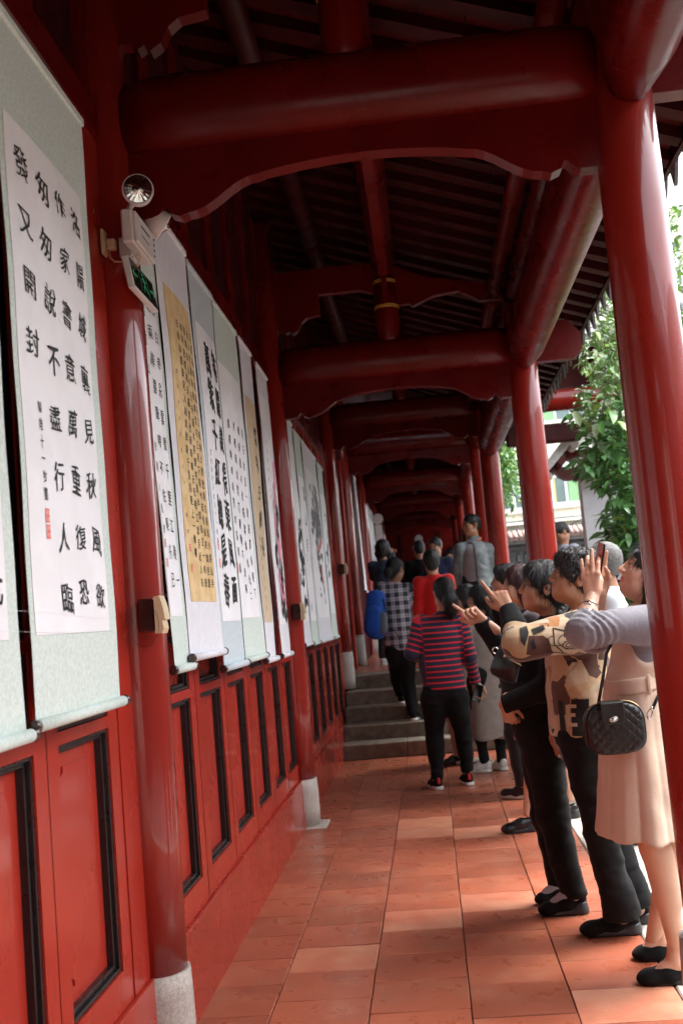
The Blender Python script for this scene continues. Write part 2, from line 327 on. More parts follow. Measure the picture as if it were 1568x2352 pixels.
# ------------------------------------------------------------------ cross frames: moon beam, arched board, short post
def spandrel(y, dz, zt, xl, xr, half_t, bm=None):
    """board with a moulded lower edge: flat ears, a notch and a shallow arch"""
    bm = bm or B(); w_ = xr-xl
    def ear(s):
        e = [(0, -0.240), (0.105, -0.240), (0.13, -0.232), (0.148, -0.208), (0.160, -0.206), (0.172, -0.232), (0.205, -0.245), (0.235, -0.236)]
        e += [(0.235+0.25*k/8, -0.236+0.110*(1-math.cos(PI*k/8))/2) for k in range(1, 9)]
        return e
    L = [(xl+a, zt+b) for a, b in ear(1)]; Rr = [(xr-a, zt+b) for a, b in ear(1)]
    a0 = L[-1]; a1 = Rr[-1]; mid = []
    for k in range(1, 16):
        t = k/16; mid.append((a0[0]+(a1[0]-a0[0])*t, a0[1]+0.034*math.sin(PI*t)**0.8))
    poly = L+mid+Rr[::-1]+[(xr, zt), (xl, zt)]
    a = [bm.verts.new((p[0], y-half_t, p[1])) for p in poly]; b = [bm.verts.new((p[0], y+half_t, p[1])) for p in poly]
    n = len(poly)
    # faces as strips so the concave outline fills cleanly
    top = lambda x, yy: bm.verts.new((x, yy, zt))
    for side, yy in ((a, y-half_t), (b, y+half_t)):
        tops = [bm.verts.new((p[0], yy, zt+0.001)) for p in poly[:n-2]]
        for i in range(n-3): bm.faces.new((side[i], side[i+1], tops[i+1], tops[i]))
    for i in range(n-3): bm.faces.new((a[i], b[i], b[i+1], a[i+1]))
    return bm
def moon_beam(bm, p0, p1, zc, rw, rh, axis, n=28):
    """thick rounded log, slightly cambered, with bevelled shoulders at each end"""
    N = 14; rings = []
    for k in range(N+1):
        t = k/N; e = min(t, 1-t)*abs(p1-p0)
        s = 1.0 if e > 0.16 else 0.55+0.45*math.sin(PI/2*e/0.16)
        q = p0+(p1-p0)*t; ring = []
        for j in range(n):
            a = 2*PI*j/n; cs, sn = math.cos(a), math.sin(a)
            ex = abs(cs)**0.8*math.copysign(1, cs); ez = abs(sn)**0.8*math.copysign(1, sn)
            if axis == 'x': ring.append(bm.verts.new((q, ex*rw*s+MB_Y, zc+ez*rh*(1 if ez < 0 else (0.75+0.25*s)))))
            else: ring.append(bm.verts.new((MB_X+ex*rw*s, q, zc+ez*rh)))
        rings.append(ring)
    for a, b in zip(rings, rings[1:]):
        for j in range(n):
            f = bm.faces.new((a[j], a[(j+1) % n], b[(j+1) % n], b[j])); f.smooth = True
    bm.faces.new(rings[0]); bm.faces.new(rings[-1][::-1])
names = ['rearmost cross frame', 'cross frame behind the camera', 'nearest cross frame overhead with thick round beam', 'second cross frame with gold-banded short post', 'third cross frame above the steps', 'fourth cross frame in the dark passage', 'fifth cross frame in the dark passage', 'sixth cross frame in the dark passage', 'last cross frame by the end wall']
for i, y in enumerate(FR):
    dz = UP(i); MB_Y = y
    t = thing('cross_beam', names[i]+', red lacquer', 'roof beam', (XW, y, 3.05+dz), 'cross frames of the corridor roof')
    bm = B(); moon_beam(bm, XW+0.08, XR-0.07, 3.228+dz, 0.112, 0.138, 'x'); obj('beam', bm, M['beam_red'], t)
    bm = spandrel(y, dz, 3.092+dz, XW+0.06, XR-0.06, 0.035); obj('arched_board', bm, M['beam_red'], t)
    xm = -0.11; bm = B(); lathe(bm, [(0.06, 3.30), (0.088, 3.36), (0.085, 3.6), (0.083, 3.80)], (xm, y, dz), 28); obj('short_post', bm, M['beam_red'], t)
    for zz in (3.585, 3.77):
        for d_ in (0, 0.014):
            bm = B(); lathe(bm, [(0.086, zz+d_-0.005), (0.091, zz+d_), (0.086, zz+d_+0.005)], (xm, y, dz), 28); obj('gold_band', bm, M['gold'], t)
    bm = B(); box(bm, (xm-0.022, y-0.098, 3.60+dz), (xm+0.022, y-0.08, 3.80+dz), 0.003); obj('tenon', bm, M['beam_red'], t)
    # upper tie: carved arms running from the left column and from the post
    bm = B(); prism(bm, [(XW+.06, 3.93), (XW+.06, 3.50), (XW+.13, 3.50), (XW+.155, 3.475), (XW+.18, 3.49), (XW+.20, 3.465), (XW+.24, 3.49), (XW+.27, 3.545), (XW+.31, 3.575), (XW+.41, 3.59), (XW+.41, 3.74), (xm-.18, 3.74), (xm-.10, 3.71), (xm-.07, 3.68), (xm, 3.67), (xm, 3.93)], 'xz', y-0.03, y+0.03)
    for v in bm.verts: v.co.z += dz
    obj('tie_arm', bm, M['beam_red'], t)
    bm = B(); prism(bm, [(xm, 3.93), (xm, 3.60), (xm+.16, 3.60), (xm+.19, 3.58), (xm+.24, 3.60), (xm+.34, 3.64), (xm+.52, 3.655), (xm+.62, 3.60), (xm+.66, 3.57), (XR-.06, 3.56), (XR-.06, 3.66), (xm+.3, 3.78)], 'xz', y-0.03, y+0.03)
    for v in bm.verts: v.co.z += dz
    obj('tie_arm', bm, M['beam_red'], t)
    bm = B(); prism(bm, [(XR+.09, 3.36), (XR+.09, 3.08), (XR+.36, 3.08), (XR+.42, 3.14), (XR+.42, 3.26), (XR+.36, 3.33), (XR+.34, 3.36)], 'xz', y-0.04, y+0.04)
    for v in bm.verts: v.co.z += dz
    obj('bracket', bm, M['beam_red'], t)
# longitudinal members
def long_beam(i):
    y0, y1 = FR[i], FR[i+1]; dz = UP(i) if i >= 4 else 0.0
    return y0, y1, dz
lbl = ['behind the camera', 'reaching overhead toward the camera, right side', 'between the near and second right columns', 'between the second and third right columns', 'over the steps, right side', 'right side beyond the steps', 'far right side, dark', 'farthest right side, dark']
for i in range(len(FR)-1):
    y0, y1, dz = long_beam(i); MB_X = XR+0.01
    t = thing('eave_beam', 'red rounded eave beam '+lbl[i], 'roof beam', (XR, y0, 3.05+dz), 'eave beams over the right columns')
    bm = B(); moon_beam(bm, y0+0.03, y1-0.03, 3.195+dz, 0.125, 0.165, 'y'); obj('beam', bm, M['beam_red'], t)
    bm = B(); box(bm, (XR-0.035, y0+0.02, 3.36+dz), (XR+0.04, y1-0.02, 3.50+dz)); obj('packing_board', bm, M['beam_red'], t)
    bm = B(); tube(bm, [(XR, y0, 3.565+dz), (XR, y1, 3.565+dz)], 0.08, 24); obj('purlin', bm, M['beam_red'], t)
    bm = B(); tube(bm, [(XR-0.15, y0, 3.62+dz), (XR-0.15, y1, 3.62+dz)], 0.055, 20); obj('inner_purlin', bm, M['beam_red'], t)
for i in range(len(FR)-1):
    y0, y1, dz = long_beam(i)
    t = thing('ridge_purlin', 'round red purlin along mid ceiling, bay %s' % ['behind the camera', 'overhead', 'between near and second frame', 'between second and third frame', 'over the steps', 'beyond the steps', 'far in the passage', 'at the passage end'][i], 'roof beam', (-0.11, y0, 3.95+dz), 'purlins along the middle of the ceiling')
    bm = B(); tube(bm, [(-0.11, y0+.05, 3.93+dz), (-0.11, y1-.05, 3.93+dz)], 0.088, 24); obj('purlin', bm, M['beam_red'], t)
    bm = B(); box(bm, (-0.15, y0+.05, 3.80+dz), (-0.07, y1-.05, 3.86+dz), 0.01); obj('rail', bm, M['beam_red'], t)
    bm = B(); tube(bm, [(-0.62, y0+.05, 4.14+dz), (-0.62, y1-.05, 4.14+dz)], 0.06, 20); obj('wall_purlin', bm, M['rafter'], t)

# ------------------------------------------------------------------ roof: boards, rafters, drip tiles
SL = -0.36
zr = lambda x, dz=0: 4.055+SL*(x+0.11)+dz           # underside of the rafters
def rafter_mesh():
    bm = B(); x0, x1 = -1.25, 1.40; h = 0.06
    a = [(x0, zr(x0)), (x1, zr(x1)), (x1, zr(x1)+h), (x0, zr(x0)+h)]
    prism(bm, a, 'xz', -0.045, 0.045); return mesh_of(bm, M['rafter'])
def board_mesh():
    bm = B(); x0, x1 = 0.0, 0.205
    prism(bm, [(x0, 0.0), (x1-0.006, SL*(x1-0.006)), (x1-0.006, SL*(x1-0.006)+0.02), (x0, 0.02)], 'xz', -0.079, 0.079); return mesh_of(bm, M['roof_red'])
def drip_mesh():
    bm = B(); pr = [(-0.085, 0.05), (-0.085, 0.0), (-0.075, -0.03), (-0.045, -0.075), (-0.012, -0.125), (0, -0.14), (0.012, -0.125), (0.045, -0.075), (0.075, -0.03), (0.085, 0.0), (0.085, 0.05)]
    prism(bm, pr, 'yz', 0.0, 0.018); return mesh_of(bm, M['roof_tile'])
RM, BM_, DM = rafter_mesh(), board_mesh(), drip_mesh()
for part, ya, yb, dz in (('lower', -6.0, 11.9, 0.0), ('upper', 12.15, 28.0, 0.42)):
    t = thing('roof', 'low tiled corridor roof over the %s floor, dark red rafters beneath' % part, 'roof', (0, ya, 3.5+dz))
    y = ya; k = 0
    while y < yb:
        o = shared('rafter', RM, t, (0, y, dz)); 
        if 2.8 < y < 8.4:
            for q in range(13):
                xb = -1.25+q*0.205
                shared('ceiling_board', BM_, t, (xb, y+0.124, zr(xb, dz)+0.058+random.uniform(0, .004)))
        y += 0.248; k += 1
    segs = [(ya, 2.925), (8.635, yb)] if part == 'lower' else [(ya, yb)]
    for a, b in segs:
        bm = B(); prism(bm, [(-1.25, zr(-1.25, dz)+0.062), (1.38, zr(1.38, dz)+0.062), (1.38, zr(1.38, dz)+0.08), (-1.25, zr(-1.25, dz)+0.08)], 'xz', a, b); obj('board_deck', bm, M['roof_red'], t)
    bm = B(); prism(bm, [(-1.4, zr(-1.4, dz)+0.085), (1.40, zr(1.40, dz)+0.085), (1.40, zr(1.40, dz)+0.13), (-1.4, zr(-1.4, dz)+0.16)], 'xz', ya-.1, yb+.1); obj('tile_bed', bm, M['roof_tile'], t)
    bm = B(); box(bm, (1.385, ya-.1, zr(1.39, dz)-0.015), (1.41, yb+.1, zr(1.39, dz)+0.075)); obj('fascia', bm, M['rafter'], t)
    y = max(ya, 2.0)
    while y < min(yb, 16):
        shared('drip_tile', DM, t, (1.425, y, zr(1.40, dz)+0.055), (0, random.uniform(-.1, .05), random.uniform(-.05, .05))); y += 0.248
    y = ya; n = 0
    bm = B()
    while y < yb:
        tube(bm, [(-1.4, y+.124, zr(-1.4, dz)+0.17), (1.42, y+.124, zr(1.42, dz)+0.12)], 0.055, 8); y += 0.248
    o = obj('cover_tile', bm, M['roof_tile'], t); o['kind'] = 'stuff'

# ------------------------------------------------------------------ left wall: door leaves in each bay
def hrect_ring(bm, x0, x1, ya, yb, za, zb, wd, mi=0):
    """rectangular moulding ring lying in a recess"""
    box(bm, (x0, ya, za), (x1, ya+wd, zb)); box(bm, (x0, yb-wd, za), (x1, yb, zb))
    box(bm, (x0, ya+wd, zb-wd), (x1, yb-wd, zb)); box(bm, (x0, ya+wd, za), (x1, yb-wd, za+wd))
def moulding(ya, yb, za, zb):
    """stepped black moulding"""
    bm = B(); X = XW
    for (wd, d0, d1) in ((0.018, -0.040, -0.006), (0.034, -0.040, -0.018), (0.046, -0.040, -0.029)):
        pass
    def ring(w0, w1, xs):
        for (a, b, c, d) in ((ya+w0, ya+w1, za+w0, zb-w0), (yb-w1, yb-w0, za+w0, zb-w0)): box(bm, (X-0.045, a, c), (xs, b, d), 0.002)
        for (c, d) in ((za+w0, za+w1), (zb-w1, zb-w0)): box(bm, (X-0.045, ya+w1, c), (xs, yb-w1, d), 0.002)
    ring(0.001, 0.012, X-0.006); ring(0.0124, 0.025, X-0.018)
    return bm
def door_leaf(wall, right, w_=0.43, pitch=0.61, narrow=False):
    """one leaf: right is the y of the right edge of its panels; stiles share y = right .. right+pitch-w_"""
    X = XW; ya, yb = right-w_, right
    L_ = ya-(pitch-w_)/2; R_ = yb+(pitch-w_)/2
    lf = bpy.data.objects.new('door_leaf', None); lf.location = Vector((X, L_, 0))-world_loc(wall); put(lf, wall)
    def bx(a, b, m, name, bev=0.0): bm = B(); box(bm, a, b, bev); return obj(name, bm, m, lf)
    bm = B(); g = 0.0012
    for a, b, c, d in ((L_+g, ya, 0.327, 3.12), (yb, R_-g, 0.327, 3.12), (ya, yb, 0.327, 0.432), (ya, yb, 1.145, 1.180), (ya, yb, 1.395, 1.43), (ya, yb, 3.0, 3.12)):
        box(bm, (X-0.075, a, c), (X, b, d))
    obj('frame', bm, M['panel_red'], lf)
    for za, zb in ((0.432, 1.145), (1.180, 1.395)):
        obj('moulding', moulding(ya, yb, za, zb), M['black_wood'], lf)
        bm = B(); box(bm, (X-0.07, ya+.02, za+.02), (X-0.040, yb-.02, zb-.02))
        # raised field with indented corners
        e = 0.085; y1, y2, z1, z2 = ya+e, yb-e, za+e*0.8, zb-e*0.8
        if zb-za > 0.3:
            c = 0.03; poly = [(y1+c, z1), (y2-c, z1), (y2-c, z1+c*.5), (y2, z1+c), (y2, z2-c), (y2-c, z2-c*.5), (y2-c, z2), (y1+c, z2), (y1+c, z2-c*.5), (y1, z2-c), (y1, z1+c), (y1+c, z1+c*.5)]
            prism(bm, poly, 'yz', X-0.040, X-0.034)
        obj('panel', bm, M['panel_red'], lf)
    # dark lattice opening above
    bx((X-0.072, ya, 1.43), (X-0.06, yb, 3.0), M['dark_gap'], 'glazing')
    bm = B()
    for k in range(1, 4): yy = ya+(yb-ya)*k/4; box(bm, (X-0.058, yy-.007, 1.43), (X-0.035, yy+.007, 3.0))
    for k in range(1, 12): zz = 1.43+1.57*k/12; box(bm, (X-0.0565, ya, zz-.007), (X-0.0365, yb, zz+.007))
    obj('lattice', bm, M['black_wood'], lf)
    obj('moulding', moulding(ya, yb, 1.43, 3.0), M['black_wood'], lf)
    return lf
def wall_bay(y0, y1, rights, label, zoff=0.0, pitch=0.61):
    wl = thing('panelled_wall', label, 'wall', (XW, y0, 0), 'panelled wall bays on the left side')
    bm = B(); box(bm, (XW-0.3, y0, -0.02), (XW+0.018, y1, 0.323), 0.003); 
    for v in bm.verts:
        if v.co.x > XW and v.co.z < 0.1: v.co.x += 0.006
    obj('plinth_wall', bm, M['base_red'], wl)
    bm = B(); box(bm, (XW-0.12, y0, 3.125), (XW+0.015, y1, 3.26), 0.01); obj('lintel', bm, M['beam_red'], wl)
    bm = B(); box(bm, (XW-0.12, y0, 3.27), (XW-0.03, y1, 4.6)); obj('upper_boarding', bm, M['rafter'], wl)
    n = int((y1-y0)/0.62)
    for k in range(n+1):
        yy = y0+0.1+(y1-y0-0.2)*k/n; bm = B(); box(bm, (XW-0.03, yy-0.09, 3.265), (XW-0.008, yy+0.09, 4.3)); obj('upper_post', bm, M['beam_red'], wl)
    bm = B(); box(bm, (XW-0.4, y0, 0), (XW-0.13, y1, 4.8)); obj('backing', bm, M['dark_gap'], wl)
    jl = rights[0]-0.43-(pitch-0.43)/2; jr = rights[-1]+(pitch-0.43)/2
    bm = B(); box(bm, (XW-0.08, y0, 0.327), (XW+0.004, jl-.001, 3.12)); obj('jamb', bm, M['panel_red'], wl)
    bm = B(); box(bm, (XW-0.08, jr+.001, 0.327), (XW+0.004, y1, 3.12)); obj('jamb', bm, M['panel_red'], wl)
    for r in rights: door_leaf(wl, r, pitch=pitch)
    return wl
wall_bay(-0.37, 3.50, [0.735+0.602*k for k in range(5)], 'red panelled wall bay nearest the camera with black-moulded panels')
wall_bay(3.50, 7.37, [4.235, 4.850, 5.465, 6.080, 6.695, 7.275], 'red panelled wall bay between the two left columns', pitch=0.605)
wall_bay(7.37, 11.6, [8.12+0.615*k for k in range(6)], 'dark red panelled wall bay beside the granite steps')
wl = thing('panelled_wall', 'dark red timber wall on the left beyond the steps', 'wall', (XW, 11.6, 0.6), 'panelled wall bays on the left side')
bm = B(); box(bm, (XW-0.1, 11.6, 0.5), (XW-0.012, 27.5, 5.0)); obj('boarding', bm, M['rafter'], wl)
for i in range(5, 9):
    for yy in (FR[i]+0.35, FR[i]+1.2, FR[i]-0.5):
        if 12.0 < yy < 27: bm = B(); box(bm, (XW-0.01, yy-.06, 0.75), (XW+0.03, yy+.06, 3.4), .006); obj('post', bm, M['panel_red'], wl)
wl = thing('end_wall', 'dark red wall closing the far end of the passage', 'wall', (0, 27.4, 0.75))
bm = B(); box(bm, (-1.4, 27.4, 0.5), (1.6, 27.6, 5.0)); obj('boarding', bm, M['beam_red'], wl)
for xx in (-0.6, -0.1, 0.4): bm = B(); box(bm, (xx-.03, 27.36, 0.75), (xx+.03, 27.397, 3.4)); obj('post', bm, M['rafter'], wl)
wl = thing('shade_boarding', 'dark red boarding closing the far right side of the passage', 'wall', (XR, 17.8, 0.75))  # added to keep courtyard light out of the far passage
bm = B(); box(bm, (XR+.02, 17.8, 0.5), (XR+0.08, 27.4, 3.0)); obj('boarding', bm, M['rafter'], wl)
wl = thing('panelled_wall', 'red wall along the corridor behind the camera', 'wall', (XW, -6, 0), 'panelled wall bays on the left side')
bm = B(); box(bm, (XW-0.2, -6, 0), (XW, -0.37, 4.8)); obj('boarding', bm, M['panel_red'], wl)
# ------------------------------------------------------------------ brush writing
WRITE = {}
def load_glyphs(chars):
    """one text object holds every character needed; its faces are sorted back into characters"""
    chars = sorted(set(chars)); s = ''.join(c+'一' for c in chars)
    def ev(body):
        cu = bpy.data.curves.new('t', 'FONT'); cu.body = body; cu.resolution_u = 3; cu.offset = 0.0
        o = bpy.data.objects.new('t', cu); C.objects.link(o); bpy.context.view_layer.update()
        dg = bpy.context.evaluated_depsgraph_get(); me = bpy.data.meshes.new_from_object(o.evaluated_get(dg), depsgraph=dg)
        bpy.data.objects.remove(o); bpy.data.curves.remove(cu); return me
    m = ev('國國國國國'); xs = np.array([v.co.x for v in m.vertices]); adv = None
    m1 = ev('國'); x1 = np.array([v.co.x for v in m1.vertices]); adv = (xs.max()-x1.max())/4.0
    for i0 in range(0, len(chars), 40):
        sub = chars[i0:i0+40]; me = ev(''.join(sub)); n = len(me.vertices)
        co = np.empty(n*3); me.vertices.foreach_get('co', co); co = co.reshape(-1, 3)
        for p in me.polygons:
            ix = list(p.vertices); cx_ = co[ix, 0].mean(); k = min(max(int((cx_-x1.min()+0.06*adv)/adv), 0), len(sub)-1)
            WRITE.setdefault(sub[k], []).append([(co[j, 0]/adv-k-0.5, co[j, 1]/adv-0.36) for j in ix])
        bpy.data.meshes.remove(me)
def add_char(bm, ch, y, z, w_, h_, fx, rng, slant=0.0, wob=0.03, bold=0.035, fixed=None):
    bold = bold if bold > .045 else (0.012 if bold > 0 else 0)
    if ch not in WRITE: return
    rot = rng.uniform(-0.06, 0.06); ca, sa = math.cos(rot), math.sin(rot); sx = rng.uniform(0.9, 1.08); sy = rng.uniform(0.9, 1.08)
    ph = [rng.uniform(0, 6.28) for _ in range(4)]; cache = {}
    if fixed: rot, sx, sy, ph = fixed; ca, sa = math.cos(rot), math.sin(rot)
    for poly in WRITE[ch]:
        vs = []
        for (a, b) in poly:
            key = (round(a, 4), round(b, 4))
            if key not in cache:
                a2 = a+wob*math.sin(5.1*b+ph[0])+wob*0.5*math.sin(11*b+ph[1]); b2 = b+wob*math.sin(4.7*a+ph[2])+wob*0.5*math.sin(12*a+ph[3])-slant*a
                ya = (a2*ca-b2*sa)*w_*sx+y; zb = (a2*sa+b2*ca)*h_*sy+z
                cache[key] = bm.verts.new((fx(ya, zb), ya, zb))
            vs.append(cache[key])
        try: bm.faces.new(vs)
        except ValueError: pass
    if bold: add_char(bm, ch, y+w_*bold, z-h_*bold*.4, w_, h_, fx, random.Random(1), slant, wob, 0, (rot, sx, sy, ph))
T1 = ['洛陽城裏見秋風欲', '作家書意萬重復恐', '匆匆說不盡行人臨', '發又開封']
T1s = '韓唯十一岁書'
T2 = ['辭白帝彩雲間千里江陵一', '還兩岸猿聲啼不住輕舟已', '萬重山']; T2s = '思聰八歲書'
T3 = ['日依山盡黃河入海流欲窮千里目更上一層樓', '移舟泊煙渚日暮客愁新野曠天低樹江清月近人白', '客路青山外行舟綠水前潮平兩岸闊風正一帆懸', '故人西辭黃鶴樓煙花三月下揚州孤帆遠影碧空盡', '月落烏啼霜滿天江楓漁火對愁眠姑蘇城外寒山寺']
T3s = '戊戌年秋月會友十一歲書'
T4 = ['等閒識得東風面', '萬紫千紅總是春']
T5 = ['碧玉妝成一樹高萬條垂下', '綠絲絛不知細葉誰裁出二', '月春風似剪刀春眠不覺曉', '處處聞啼鳥夜來風雨聲']
T6 = ['雲中白鶴長', '寧靜致遠淡泊明志']
load_glyphs(''.join(T1+[T1s]+T2+[T2s]+T3+[T3s]+T4+T5+T6)+'安全出口一國床前明月光疑是地上霜')

# ------------------------------------------------------------------ scrolls
def sheet(name, m, parent, fx, ya, yb, za, zb, off, th=0.0012, ny=10, nz=26):
    """thin sheet following the hanging surface fx, with a real thickness"""
    bm = B(); g = {}
    for s, o_ in ((0, off), (1, off-th)):
        for i in range(ny+1):
            for j in range(nz+1):
                y = ya+(yb-ya)*i/ny; z = za+(zb-za)*j/nz; g[s, i, j] = bm.verts.new((fx(y, z)+o_, y, z))
    for i in range(ny):
        for j in range(nz):
            bm.faces.new((g[0, i, j], g[0, i+1, j], g[0, i+1, j+1], g[0, i, j+1])); bm.faces.new((g[1, i, j], g[1, i, j+1], g[1, i+1, j+1], g[1, i+1, j]))
    f_ = {k: bm.verts.new(v.co) for k, v in g.items() if k[1] in (0, ny) or k[2] in (0, nz)}; g = f_     # rim with its own vertices keeps the shading crisp
    for i in range(ny):
        bm.faces.new((g[0, i, 0], g[1, i, 0], g[1, i+1, 0], g[0, i+1, 0])); bm.faces.new((g[0, i, nz], g[0, i+1, nz], g[1, i+1, nz], g[1, i, nz]))
    for j in range(nz):
        bm.faces.new((g[0, 0, j], g[0, 0, j+1], g[1, 0, j+1], g[1, 0, j])); bm.faces.new((g[0, ny, j], g[1, ny, j], g[1, ny, j+1], g[0, ny, j+1]))
    return obj(name, bm, m, parent, smooth=True, recalc=False)
def scroll(label, ya, yb, zt, zb, silk, pap=None, paper_box=None, xt=-0.955, xb=-0.925, bulge=0.012, seed=1, edge=None, knobs=(1, 1)):
    rng = random.Random(seed); ph = [rng.uniform(0, 6.28) for _ in range(3)]
    t = thing('hanging_scroll', label, 'scroll', (xt, (ya+yb)/2, zt), 'hanging scrolls on the panelled wall')
    def fx(y, z):
        u = (y-ya)/(yb-ya); v = max(0.0, min(1.0, (z-zb)/(zt-zb)))
        return xb+(xt-xb)*v+0.006*(1-v)**3*math.sin(3.1*(y-ya)/(yb-ya)+ph[2])+bulge*math.sin(PI*min(max(u, 0), 1))*math.sin(PI*max(0, min(1, (1-v)*1.6)))**2+0.003*math.sin(5*v+ph[0]+2*u)*math.sin(PI*v)+0.0012*math.sin(23*v+ph[1]+5*u)
    sheet('mount', M[silk], t, fx, ya, yb, zb, zt, 0.0, ny=14, nz=40)
    p = None
    if paper_box:
        a, b, c, d = paper_box; p = sheet('paper', M[pap], t, fx, a, b, c, d, 0.0022, ny=12, nz=34)
    if edge:
        for (a, b) in ((ya-0.001, ya+0.006), (yb-0.006, yb+0.001)): sheet('edge_tape', M[edge], t, fx, a, b, zb, zt, 0.0022, ny=1, nz=30)
    bm = B(); box(bm, (xt-0.006, ya-0.006, zt-0.004), (xt+0.008, yb+0.006, zt+0.022), 0.003); obj('top_rod', bm, M[silk], t)
    xr = xb+0.004
    bm = B(); tube(bm, [(xr, ya-0.002, zb-0.008), (xr, yb+0.002, zb-0.008)], 0.0155, 20); obj('roller', bm, M[silk], t)
    for s, yy in ((-1, ya), (1, yb)):
        bm = B(); tube(bm, [(xr, yy+s*0.002, zb-0.008), (xr, yy+s*0.008, zb-0.008), (xr, yy+s*0.012, zb-0.008), (xr, yy+s*0.026, zb-0.008), (xr, yy+s*0.030, zb-0.008)], [0.011, 0.011, 0.0165, 0.0175, 0.013], 16); obj('knob', bm, M['dark_rod'], t)
    return t, p, fx
def write(p, fx, cols, rng_seed, m='ink', name='writing', wob=0.03):
    """cols: list of (text, y, z_top, z_bottom, width, height)"""
    rng = random.Random(rng_seed); bm = B(); big = name == 'character'
    f2 = lambda y, z: fx(y, z)+0.0042
    def fin(bm, nm):
        o = obj(nm, bm, M[m], None, recalc=False); o.data.transform(Matrix.Translation(-world_loc(p))); o.parent = p; o.matrix_parent_inverse = Matrix.Identity(4); return o
    if big:
        for (txt, y, z0, z1, w_, h_) in cols:
            for i, ch in enumerate(txt):
                b1 = B(); z = z0+(z1-z0)*i/(len(txt)-1); add_char(b1, ch, y+rng.uniform(-.03, .03)*w_*2, z+rng.uniform(-.04, .04)*h_, w_, h_, f2, rng, wob=wob, bold=.05 if w_ > .1 else .012); fin(b1, 'character')
        return
    for (txt, y, z0, z1, w_, h_) in cols:
        n = len(txt)
        for i, ch in enumerate(txt):
            z = z0+(z1-z0)*(i/(n-1) if n > 1 else 0)
            add_char(bm, ch, y+rng.uniform(-.03, .03)*w_*2, z+rng.uniform(-.04, .04)*h_, w_, h_, f2, rng, wob=wob)
    o = fin(bm, name); o['kind'] = 'stuff'; return o
def seal(p, fx, y, z, w_=0.03, h_=0.035):
    bm = B(); f2 = lambda y, z: fx(y, z)+0.0042
    for i in range(4):                            # carved strokes leave paper showing between them
        a = y-w_/2+w_*i/4; bm.faces.new([bm.verts.new((f2(q[0], q[1]), q[0], q[1])) for q in ((a, z-h_/2), (a+w_/4*0.72, z-h_/2), (a+w_/4*0.72, z+h_/2), (a, z+h_/2))])
    for k in (0, .5, 1):
        c = z-h_/2+(h_-.004)*k; bm.faces.new([bm.verts.new((f2(q[0], q[1])+.0002, q[0], q[1])) for q in ((y-w_/2, c), (y+w_/2, c), (y+w_/2, c+.004), (y-w_/2, c+.004))])
    return obj('seal', bm, M['seal'], p, recalc=False)
# scroll cut by the left edge of the picture
t, p, fx = scroll('pale green silk scroll at the left picture edge', 1.72, 2.325, 3.00, 1.22, 'silk_green', 'paper', (1.80, 2.265, 1.43, 2.73), -0.955, -0.925, seed=3)
write(p, fx, [('床前明月光', 2.20, 2.45, 1.55, .09, .10), ('疑是地上霜', 2.06, 2.45, 1.55, .09, .10)], 5)
# the big one
t, p, fx = scroll('wide pale green scroll with large clerical characters, nearest full scroll', 2.372, 3.045, 3.00, 1.235, 'silk_green', 'paper', (2.398, 2.968, 1.435, 2.735), -0.935, -0.925, bulge=0.014, seed=2)
ya, yb = 2.435, 2.945
write(p, fx, [(T1[0], 2.892, 2.623, 1.535, .086, .080), (T1[1], 2.753, 2.62, 1.537, .086, .080), (T1[2], 2.62, 2.62, 1.525, .084, .080), (T1[3], 2.488, 2.628, 2.161, .082, .080)], 11, name='character', wob=.045)
write(p, fx, [(T1s, 2.512, 2.003, 1.783, .028, .036)], 12, name='signature')
seal(p, fx, 2.512, 1.729, .026); seal(p, fx, 2.514, 1.689, .026)
# second: behind the near column
t, p, fx = scroll('pale green scroll with three columns of writing just beyond the near column', 3.61, 3.885, 2.95, 1.29, 'silk_green', 'paper', (3.612, 3.83, 1.47, 2.72), -0.945, -0.903, bulge=0.004, seed=4)
write(p, fx, [(T2[0], 3.785, 2.62, 1.60, .052, .058), (T2[1], 3.705, 2.62, 1.60, .052, .058), (T2[2], 3.635, 2.59, 2.37, .05, .058)], 21, name='character', wob=0.02)
write(p, fx, [(T2s, 3.64, 2.08, 1.78, .026, .036)], 22, name='signature', wob=0.02); seal(p, fx, 3.636, 1.73, .02, .03); seal(p, fx, 3.64, 1.66, .02, .03)
# third: golden paper
t, p, fx = scroll('pale lilac scroll mounting a golden sheet of dense small writing', 3.875, 4.455, 3.07, 1.32, 'silk_white', 'gold_paper', (3.955, 4.400, 1.525, 2.79), -0.938, -0.897, seed=5)
write(p, fx, [(T3[0], 4.10, 2.66, 1.72, .042, .040), (T3[1], 4.165, 2.66, 1.60, .042, .040), (T3[2], 4.225, 2.66, 1.60, .042, .040), (T3[3], 4.285, 2.66, 1.60, .042, .040), (T3[4], 4.345, 2.66, 1.60, .042, .040)], 31, wob=0.02)
write(p, fx, [(T3s, 4.005, 2.44, 1.80, .018, .02)], 32, name='signature', wob=0.02); seal(p, fx, 4.02, 1.735, .022, .03); seal(p, fx, 4.02, 1.655, .022, .03)
# fourth: bold seal script
t, p, fx = scroll('pale blue scroll with two columns of very bold black seal script', 4.475, 5.015, 3.04, 1.245, 'silk_blue', 'paper', (4.535, 4.975, 1.44, 2.80), -0.938, -0.902, seed=6, edge='black_wood')
write(p, fx, [(T4[0], 4.875, 2.66, 1.58, .115, .155), (T4[1], 4.70, 2.66, 1.58, .115, .155)], 41, name='character', wob=0.045)
write(p, fx, [(T4[0], 4.878, 2.661, 1.581, .119, .151), (T4[1], 4.703, 2.663, 1.583, .120, .151)], 41, name='character', wob=0.045)
write(p, fx, [(T3s, 4.585, 2.2, 1.80, .02, .03)], 42, name='signature'); seal(p, fx, 4.59, 1.78, .025, .04); seal(p, fx, 4.60, 1.70, .025, .04)
